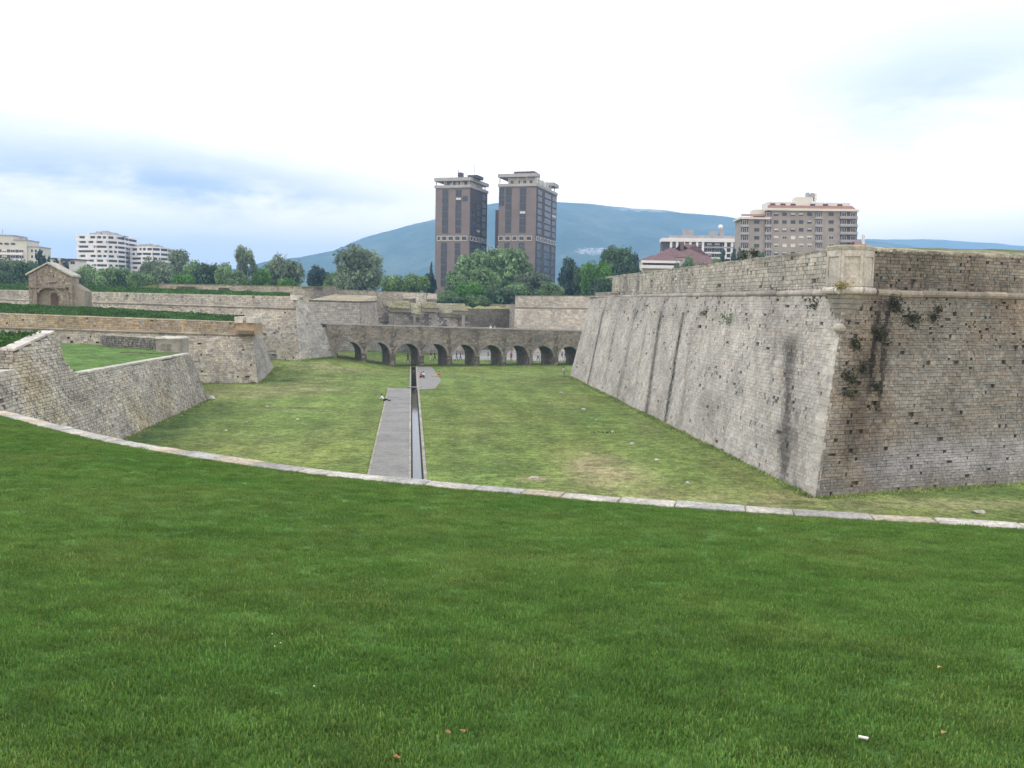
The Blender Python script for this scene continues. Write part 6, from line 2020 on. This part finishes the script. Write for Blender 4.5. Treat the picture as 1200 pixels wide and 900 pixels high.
# ------------------------------------------------------------------ loose stones on the moat floor
def rock(px, py, sx_, sz_, c, label, z=0.0, grp='loose stones lying on the moat grass'):
    p = at(px, py, z=z); p.z = z
    r = random.Random(int(px * 13 + py)); bm = bmesh.new(); bmesh.ops.create_icosphere(bm, subdivisions=2, radius=1)
    m = MB(); sd = r.random() * 50
    for v in bm.verts: v.co *= 1 + .45 * mn.noise(v.co * 1.4 + Vector((sd, 0, 0)))
    for f_ in bm.faces: m.face([Vector((v.co.x * sx_, v.co.y * sx_ * .7, v.co.z * sz_ + sz_ * .35)) + p for v in f_.verts], jt(.9, .2, r, c))
    bm.free(); m.build('stone', M['stone'], None, label, None, False, 'stone', grp, off=p)
PL = (0.52, 0.48, 0.41)
for a_ in [(626.5, 561, .42, .12, (0.40, .36, .27), 'flat pale stone near the kerb right of the channel'), (806, 567, .16, .13, PL, 'small pale stone nearest the bastion corner'),
           (770, 540, .22, .12, PL, 'pale stone below the long bastion face, second from the corner'), (741, 521, .22, .16, PL, 'brightest pale stone in the middle of the right lawn'),
           (718, 507, .18, .15, PL, 'pale stone among dark weeds on the right lawn'), (699, 493, .14, .14, (0.4, .38, .35), 'small grey stone on the right lawn between two others'),
           (684, 480.5, .28, .16, (0.42, .38, .33), 'brownish stone on the right lawn below the second wall groove'), (657.5, 461, .26, .16, (0.45, .42, .37), 'small stone on the far part of the right lawn'),
           (876, 538, .15, .12, PL, 'little stone at the foot of the long bastion face'), (896, 545, .12, .1, PL, 'tiny stone at the wall foot left of the bastion corner'),
           (1147, 601, .40, .14, (0.42, .40, .33), 'flat pale stone in the grass below the right bastion face'), (289, 495, .14, .1, PL, 'tiny pale stone on the left lawn, upper left of the cluster'),
           (265, 505, .12, .1, PL, 'tiny pale stone on the left lawn, left of the cluster'), (281, 509, .17, .12, PL, 'pale stone on the left lawn, lowest of the cluster'),
           (349, 492, .2, .12, PL, 'pale stone in the middle of the left lawn'), (313, 477, .17, .12, PL, 'pale stone beside the dark scratch on the left lawn'),
           (248, 468, .5, .3, (0.55, .52, .47), 'pale block at the foot of the tip of the near left wall')]: rock(*a_)
rk = at(131, 404.5, z=PZ)
rock(131, 405, .95, .55, (0.60, .56, .50), 'large white boulder leaning on the ruined wall', PZ, None)
wdm = MB(); r = random.Random(8); wp = at(712, 508, z=0)
wt_ = empty('weed_patch', wp, 'dark green weeds round a pale stone on the right lawn', 'weeds')
leafcards(wdm, [Vector((wp.x + r.gauss(0, .8), wp.y + r.gauss(0, .35), .05 + .12 * r.random())) for _ in range(90)], .12, (1, 1, 1), .4, r); wdm.build('foliage', LEAF['weed'], wt_, kind='stuff')

# ------------------------------------------------------------------ people
SKIN = mat_plain('skin', (0.45, 0.27, 0.19), .05, 1, .6); HAIR = mat_plain('dark_hair', (0.03, 0.022, 0.018), .1, 1, .7)
CL = {}
def cloth(c):
    if c not in CL: CL[c] = mat_plain('cloth', c, .1, 3, .9)
    return CL[c]
def person(loc, rz, pose, shirt, pants, label, h=1.7, group='people in the moat', hair=HAIR):
    J = {}
    if pose in ('stand', 'walk'):
        w_ = .26 if pose == 'walk' else .05
        J = dict(pel=(0, 0, .92), sp=(0, 0, 1.15), ch=(0, 0, 1.36), nk=(0, -.01, 1.50), hd=(0, -.03, 1.64),
                 hl=(.10, 0, .88), kl=(.11, -w_ * .7, .50), al=(.12, -w_, .09), tl=(.13, -w_ - .17, .035), hr=(-.10, 0, .88), kr=(-.11, w_ * .35, .49), ar=(-.12, w_ * 1.1, .10), tr=(-.13, w_ * 1.1 - .15, .035),
                 sl=(.19, 0, 1.40), el=(.25, .05, 1.12), wl=(.25, -.06, .88), sr=(-.19, 0, 1.40), er=(-.25, .03, 1.12), wr=(-.25, -.10, .88))
    elif pose == 'sit':
        J = dict(pel=(0, 0, .13), sp=(0, -.03, .35), ch=(0, -.10, .56), nk=(0, -.14, .70), hd=(0, -.19, .83),
                 hl=(.10, -.03, .13), kl=(.16, -.42, .42), al=(.13, -.66, .09), tl=(.13, -.83, .04), hr=(-.10, -.03, .13), kr=(-.16, -.42, .40), ar=(-.13, -.68, .09), tr=(-.13, -.85, .04),
                 sl=(.18, -.10, .60), el=(.24, -.26, .40), wl=(.14, -.46, .46), sr=(-.18, -.10, .60), er=(-.24, -.26, .40), wr=(-.14, -.46, .45))
    else:   # lean: sitting back on the arms with legs stretched
        J = dict(pel=(0, 0, .12), sp=(0, .10, .32), ch=(0, .20, .50), nk=(0, .24, .64), hd=(0, .24, .78),
                 hl=(.10, -.05, .12), kl=(.13, -.45, .20), al=(.13, -.88, .08), tl=(.15, -.95, .22), hr=(-.10, -.05, .12), kr=(-.14, -.42, .34), ar=(-.12, -.78, .08), tr=(-.13, -.94, .05),
                 sl=(.18, .20, .54), el=(.26, .38, .32), wl=(.26, .50, .08), sr=(-.18, .20, .54), er=(-.26, .38, .32), wr=(-.26, .50, .08))
    bones = [('pel', 'sp', 's'), ('sp', 'ch', 's'), ('ch', 'nk', 's'), ('nk', 'hd', 'k'), ('pel', 'hl', 'p'), ('hl', 'kl', 'p'), ('kl', 'al', 'p'), ('al', 'tl', 'b'), ('pel', 'hr', 'p'), ('hr', 'kr', 'p'), ('kr', 'ar', 'p'), ('ar', 'tr', 'b'),
             ('ch', 'sl', 's'), ('sl', 'el', 's'), ('el', 'wl', 'k'), ('ch', 'sr', 's'), ('sr', 'er', 's'), ('er', 'wr', 'k')]
    rad = dict(pel=(.15, .11), sp=(.135, .10), ch=(.155, .11), nk=(.055, .055), hd=(.085, .105), hl=(.09, .09), kl=(.06, .06), al=(.042, .042), tl=(.04, .028), sl=(.06, .06), el=(.042, .042), wl=(.027, .022))
    names = list(J); vs = [Vector(J[k]) for k in names]; idx = {k: i for i, k in enumerate(names)}
    es = [(idx[a], idx[b_]) for a, b_, _ in bones]
    rr = [rad.get(k, rad.get(k[0] + 'l', (.05, .05))) for k in names]
    # hands: palm and five fingers on each wrist
    kinds = [q[2] for q in bones]
    for sd in ('l', 'r'):
        w0, e0 = Vector(J['w' + sd]), Vector(J['e' + sd]); d = (w0 - e0).normalized()
        if pose == 'lean': d = Vector((0, -.9, -.1)).normalized()
        sgn = 1 if sd == 'l' else -1
        acr = Vector((0, 1, 0)) if abs(d.y) < .7 else Vector((1, 0, 0))
        acr = (acr - d * acr.dot(d)).normalized()
        pi_ = len(vs); vs.append(w0 + d * .07); rr.append((.038, .02)); es.append((idx['w' + sd], pi_)); kinds.append('k')
        for f_ in range(5):
            off = (f_ - 2) * .018
            L_ = [.045, .062, .072, .066, .05][f_]
            if f_ == 0: b0_, t0_ = w0 + d * .045 - acr * .04, w0 + d * .085 - acr * .065
            else: b0_, t0_ = w0 + d * .10 + acr * off, w0 + d * (.10 + L_) + acr * off * 1.2
            i0 = len(vs); vs += [b0_, t0_]; rr += [(.009, .009), (.007, .007)]; es += [(pi_, i0), (i0, i0 + 1)]; kinds += ['k', 'k']
    me = bpy.data.meshes.new('tmp'); me.from_pydata([tuple(v) for v in vs], es, [])
    o = bpy.data.objects.new('tmp', me); COL.objects.link(o)
    md = o.modifiers.new('s', 'SKIN'); md.use_smooth_shade = True
    for i, q in enumerate(rr): me.skin_vertices[0].data[i].radius = q
    me.skin_vertices[0].data[0].use_root = True
    sub = o.modifiers.new('u', 'SUBSURF'); sub.levels = 1; sub.render_levels = 1
    dg = bpy.context.evaluated_depsgraph_get(); ev = o.evaluated_get(dg)
    nm = bpy.data.meshes.new_from_object(ev)
    nm.name = 'person'
    nm.materials.clear()
    for q in (cloth(shirt), cloth(pants), SKIN, cloth((0.05, 0.045, 0.04))): nm.materials.append(q)
    kk = {'s': 0, 'p': 1, 'k': 2, 'b': 3}
    mids = []
    for pl_ in nm.polygons:
        c = pl_.center; best = 9; bi = 0
        for (a, b_), kd in zip(es[:18] + es[18:], kinds):
            pa_, pb2 = vs[a], vs[b_]; ab_ = pb2 - pa_; t_ = max(0, min(1, (c - pa_).dot(ab_) / max(1e-9, ab_.length_squared)))
            dd = (pa_ + ab_ * t_ - c).length
            if dd < best: best = dd; bi = kk[kd]
        pl_.material_index = bi; pl_.use_smooth = True
    bpy.data.objects.remove(o); bpy.data.meshes.remove(me)
    sc_ = h / 1.75
    b_o = bpy.data.objects.new('person', nm); COL.objects.link(b_o)
    b_o.location = loc; b_o.rotation_euler = (0, 0, rz); b_o.scale = (sc_,) * 3
    tag(b_o, label, 'person', group)
    # hair and face
    m = MB(); hd = Vector(J['hd']) + Vector((0, 0.005, .03)); bm = bmesh.new(); bmesh.ops.create_icosphere(bm, subdivisions=2, radius=.108)
    for f_ in bm.faces:
        cc2 = f_.calc_center_median()
        if cc2.z > .02 or cc2.y > .02: m.face([Vector((v.co.x * .95, v.co.y * 1.08, v.co.z * 1.15)) + hd for v in f_.verts])
    bm.free()
    me2 = m.mesh('hair', hair); ho = bpy.data.objects.new('hair', me2); COL.objects.link(ho); ho.parent = b_o
    m = MB()
    for sx_ in (-.035, .035): m.box(hd.x + sx_ - .012, hd.x + sx_ + .012, hd.y - .108, hd.y - .09, hd.z - .035, hd.z - .02)
    m.box(hd.x - .025, hd.x + .025, hd.y - .104, hd.y - .088, hd.z - .10, hd.z - .09)
    me3 = m.mesh('face_features', HAIR); fo = bpy.data.objects.new('face_features', me3); COL.objects.link(fo); fo.parent = b_o
    return b_o
def gp(px, py):
    p = at(px, py, z=0); return Vector((p.x, p.y, hground(p.x, p.y) if p.y < 160 else 0.0))
def gpz(px, py, z): p = at(px, py, z=z); return Vector((p.x, p.y, z))
RED, WHT, BLK, GRY = (0.55, .03, .03), (0.75, .74, .72), (0.02, .02, .025), (0.25, .26, .3)
person(gpz(492.5, 443, .03), R(60), 'sit', RED, BLK, 'person in red and black sitting on the grey apron beside the channel')
person(gpz(497, 442, .03), R(-50), 'sit', WHT, BLK, 'person in white and black sitting next to the one in red beside the channel')
person(gpz(513, 441.5, .01), R(-80), 'lean', (0.6, .05, .03), (0.45, .42, .2), 'person in a red top leaning back on the grass edge with legs stretched left')
person(gp(449.5, 470), R(70), 'lean', WHT, BLK, 'person in white and black sitting on the grass at the path corner')
person(gp(660.5, 441.5), R(20), 'stand', (0.5, .52, .5), (0.2, .22, .24), 'lone person in a light shirt standing on the grass near the far bastion end', h=1.65)
for (px_, py_, rz_, po, s_, p_, lab) in [
    (478, 424.5, 70, 'walk', BLK, BLK, 'person in black seen through the third bridge arch from the left'),
    (505, 419, -60, 'walk', BLK, WHT, 'person in black top and pale trousers seen through the fourth arch from the left'),
    (509.5, 421.5, 80, 'walk', BLK, BLK, 'person all in black just right of another in the fourth arch'),
    (535, 417.5, 100, 'walk', BLK, GRY, 'left one of two dark clothed people in the fifth arch'),
    (539.5, 417, 90, 'walk', BLK, BLK, 'right one of two dark clothed people in the fifth arch'),
    (572, 417.5, -90, 'walk', BLK, WHT, 'person in a dark top seen through the sixth arch'),
    (599, 421.5, 20, 'stand', RED, BLK, 'person in a red top seen through the seventh arch'),
    (630.5, 422, 30, 'walk', WHT, BLK, 'person in white and dark clothes seen through the eighth arch'),
    (658.5, 420, 60, 'walk', BLK, WHT, 'left one of two people seen through the ninth arch'),
    (662.3, 420, 60, 'walk', BLK, GRY, 'right one of two people seen through the ninth arch')]:
    py_ = max(py_, 422.5) + 0.3
    p = at(px_, py_, z=0); person(p, R(rz_), po, s_, p_, lab, h=1.85, group='people beyond the bridge arches')
for (px_, d_, s_, lab) in ((577.3, 1.2, WHT, 'person in white looking over the bridge parapet, the left one'), (582.5, 1.3, (0.5, .5, .48), 'smaller person in pale clothes looking over the bridge parapet, the right one')):
    s0_ = bsz(px_, 386)[0]; p = bp_(s0_, btop(s0_) - 1.0, d_)
    person(p, R(10), 'stand', s_, GRY, lab, h=1.7 if px_ < 580 else 1.5, group='people on the bridge', hair=cloth((0.6, .58, .52)))

# ------------------------------------------------------------------ lawn blades (instanced tufts), small things on the lawn
hid = bpy.data.collections.new('tuft_sources')
def tuft(seed, n, R_, hmin, hmax, wd):
    r = random.Random(seed); m = MB()
    for _ in range(n):
        a = r.random() * 6.28; q = R_ * math.sqrt(r.random()); x, y = q * math.cos(a), q * math.sin(a)
        h = r.uniform(hmin, hmax); an = r.random() * 6.28; ln = r.uniform(.1, .9) * h
        dx, dy = math.cos(an) * ln, math.sin(an) * ln; w = wd * r.uniform(.7, 1.3)
        px_, py_ = -math.sin(an) * w / 2, math.cos(an) * w / 2
        k = r.uniform(.75, 1.25); c = (k * r.uniform(.85, 1.2), k, k * r.uniform(.7, 1.1))
        if r.random() < .03: c = (2.0, 1.4, 1.6)
        b0_, b1_ = Vector((x - px_, y - py_, -.005)), Vector((x + px_, y + py_, -.005))
        m0, m1 = Vector((x - px_ * .8 + dx * .4, y - py_ * .8 + dy * .4, h * .6)), Vector((x + px_ * .8 + dx * .4, y + py_ * .8 + dy * .4, h * .6))
        m.face([b0_, b1_, m1, m0], c); m.face([m0, m1, Vector((x + dx, y + dy, h))], c)
    me = m.mesh('tuft', [M['blade']]); o = bpy.data.objects.new('tuft', me); hid.objects.link(o); return o
tuft(1, 200, .17, .010, .024, .0056); tuft(2, 200, .17, .008, .022, .0056); tuft(3, 180, .16, .012, .032, .006)
gm = bpy.data.meshes.new('lawn_grass')
vs, fs = [], []
ylim = -0.3
xs2 = np.linspace(kx[0] + 3, kx[-1] - 6, 70); NT_ = 50
for i in range(NT_ + 1):
    for x in xs2:
        y1_ = ykerb(x) - .03; y = ylim + (y1_ - ylim) * i / NT_
        vs.append((float(x), float(y), zlawn(float(x), float(y))))
for i in range(NT_):
    for j in range(len(xs2) - 1):
        a = i * len(xs2) + j
        cx_ = xs2[j]; cy_ = vs[a][1]
        if abs(cx_) < 2.2 + cy_ * .72: fs.append((a, a + 1, a + len(xs2) + 1, a + len(xs2)))
gm.from_pydata(vs, [], fs)
go = bpy.data.objects.new('lawn_grass', gm); COL.objects.link(go)
tag(go, 'short dense green grass blades of the foreground lawn', 'grass', None, 'stuff')
ng = bpy.data.node_groups.new('grass_scatter', 'GeometryNodeTree')
ng.interface.new_socket('Geometry', in_out='INPUT', socket_type='NodeSocketGeometry'); ng.interface.new_socket('Geometry', in_out='OUTPUT', socket_type='NodeSocketGeometry')
gi, gout = ng.nodes.new('NodeGroupInput'), ng.nodes.new('NodeGroupOutput')
dp = ng.nodes.new('GeometryNodeDistributePointsOnFaces'); dp.inputs['Density'].default_value = 62
pos = ng.nodes.new('GeometryNodeInputPosition'); sxyz_ = ng.nodes.new('ShaderNodeSeparateXYZ'); ng.links.new(pos.outputs[0], sxyz_.inputs[0])
mr_ = ng.nodes.new('ShaderNodeMapRange'); ng.links.new(sxyz_.outputs[1], mr_.inputs[0])
for i, v in enumerate((3.0, 12.0, 115.0, 42.0)): mr_.inputs[i + 1].default_value = v
ng.links.new(mr_.outputs[0], dp.inputs['Density'])
ip = ng.nodes.new('GeometryNodeInstanceOnPoints'); ci = ng.nodes.new('GeometryNodeCollectionInfo')
ci.inputs[0].default_value = hid; ci.inputs['Separate Children'].default_value = True; ci.inputs['Reset Children'].default_value = True
ip.inputs['Pick Instance'].default_value = True
rv = ng.nodes.new('FunctionNodeRandomValue'); rv.data_type = 'FLOAT_VECTOR'; rv.inputs[0].default_value = (-.06, -.06, 0); rv.inputs[1].default_value = (.06, .06, 6.28)
rs = ng.nodes.new('FunctionNodeRandomValue'); rs.data_type = 'FLOAT'; rs.inputs[2].default_value = .8; rs.inputs[3].default_value = 1.25
ng.links.new(gi.outputs[0], dp.inputs[0]); ng.links.new(dp.outputs[0], ip.inputs['Points']); ng.links.new(ci.outputs[0], ip.inputs['Instance'])
ng.links.new(rv.outputs[0], ip.inputs['Rotation']); ng.links.new(rs.outputs[1], ip.inputs['Scale']); ng.links.new(ip.outputs[0], gout.inputs[0])
mod = go.modifiers.new('scatter', 'NODES'); mod.node_group = ng

def onlawn(px, py):
    d = ray(px, py); t_ = 1.0
    for _ in range(4000):
        p = EYE + d * t_
        if p.z <= zlawn(p.x, p.y): break
        t_ += .01
    return EYE + d * t_
p = onlawn(1011, 872)
m = MB(); u_ = Vector((1, -.35, 0)).normalized()
m.tube([p - u_ * .022 + Z3 * .036, p + u_ * .024 + Z3 * .034], .0075, (0.8, .78, .74), 0, 8); lt = m.build('wrapper', M['white'], None, 'tiny crumpled white scrap lying in the grass at the lower right', None, False, 'litter', off=p)
m = MB(); m.tube([p + u_ * .0245 + Z3 * .034, p + u_ * .029 + Z3 * .033], .0078, seg=8); m.build('tip', M['metal'], lt)
for (px_, py_, c, lab) in ((1106, 867, (0.33, .2, .09), 'brown fallen leaf in the grass right of the white scrap'), (543, 865, (0.40, .2, .10), 'reddish brown fallen leaf at the bottom middle of the lawn, the brighter one'),
                          (524, 867, (0.3, .16, .09), 'dark brown fallen leaf just left of the brighter fallen leaf'), (1101, 789, (0.42, .33, .12), 'small yellowish fallen leaf on the right part of the lawn'), (464, 897, (0.42, .2, .1), 'reddish fallen leaf at the bottom edge of the picture')):
    p = onlawn(px_, py_); m = MB(); r = random.Random(px_); s_ = .022
    a = r.random() * 3
    ring = [Vector((math.cos(a + t_ * 6.28 / 8) * s_ * (1 if t_ % 2 else .72), math.sin(a + t_ * 6.28 / 8) * s_ * .7 * (1 if t_ % 2 else .72), .042 + .006 * math.sin(t_ * 1.7))) + p for t_ in range(8)]
    for k in range(8): m.face([p + Z3 * .038, ring[k], ring[(k + 1) % 8]], c)
    m.build('fallen_leaf', M['kerb'], None, lab, None, False, 'leaf', 'fallen leaves on the lawn', off=p)
# clover flowers
m = MB(); r = random.Random(77)
for (px_, py_) in ((319, 751), (322, 766), (329, 762), (368, 814), (627, 678)):
    p = onlawn(px_, py_) + Z3 * .05
    bm = bmesh.new(); bmesh.ops.create_icosphere(bm, subdivisions=1, radius=.0045)
    for f_ in bm.faces: m.face([v.co + p for v in f_.verts], (0.75, .75, .7))
    bm.free()
m.build('clover_flowers', M['white'], None, 'a few tiny white clover flowers dotted over the lawn', 'stuff', cat='flowers')

# rank grass along the feet of the walls
m = MB(); r = random.Random(12)
def footgrass(P, Q, n, off, hmax):
    for _ in range(n):
        t_ = r.random(); p = lerp(P, Q, t_) + off * abs(r.gauss(0, .35))
        if fbm(p.x, p.y, .25, 3) < -0.08 and r.random() < .7: continue
        h = hmax * (.3 + .7 * r.random()) * (1 + 1.2 * max(0, fbm(p.x, p.y, .5, 2))); a = r.random() * 6.28; w = .03 + .04 * r.random()
        z = hground(p.x, p.y); u = Vector((math.cos(a), math.sin(a), 0)); ln = Vector((r.gauss(0, .4), r.gauss(0, .4), 0)) * h
        k = .7 + .6 * r.random(); c = (k * 1.1, k, k * .8) if r.random() < .8 else (k * 2.2, k * 1.5, k)
        b0_ = Vector((p.x, p.y, z - .03)); m.face([b0_ - u * w, b0_ + u * w, b0_ + ln + Z3 * h], c)
footgrass(A, B, 14000, -nL, .26); footgrass(A, R1, 7000, -nR, .26); footgrass(Zb0 + uz * S0, Zb1, 7000, nz, .22)
footgrass(Vector((b0.x, b0.y, 0)), Vector((b1.x, b1.y, 0)), 4000, Vector((0, -1, 0)), .3); footgrass(Vector((b1.x, b1.y, 0)), Vector((b2.x, b2.y, 0)), 2500, Vector((1, 0, 0)), .3)
footgrass(cc1, cd, 3500, Vector((.6, -.8, 0)), .35); footgrass(bp_(0, 0), bp_(BL, 0), 5000, nb, .3)
for c_ in (-.85, .95): footgrass(chline(c_, 40, 0), chline(c_, 160, 0), 2500, Vector((c_, 0, 0)) * .3, .08)
footgrass(Vector((xpl(40) - .15, 40, 0)), Vector((xpl(yend) - .15, yend, 0)), 2500, Vector((-.3, 0, 0)), .10)
m.build('rank_grass', LEAF['mid'], None, 'longer rough grass along the feet of the walls', 'stuff')

# ------------------------------------------------------------------ haze
hm, ht = new_mat('haze_air')
pv = ht.n('ShaderNodeVolumePrincipled', inp={'Color': (0.36, 0.62, 1.0, 1), 'Density': 0.00023, 'Anisotropy': 0.0})
ho_ = ht.n('ShaderNodeOutputMaterial'); ht.link(pv.outputs[0], ho_.inputs['Volume'])
m = MB(); m.box(-7800, 9600, -160, 9700, -1.6, 560)
hz = m.build('haze', hm, None, 'thin blue haze of the air', 'stuff')
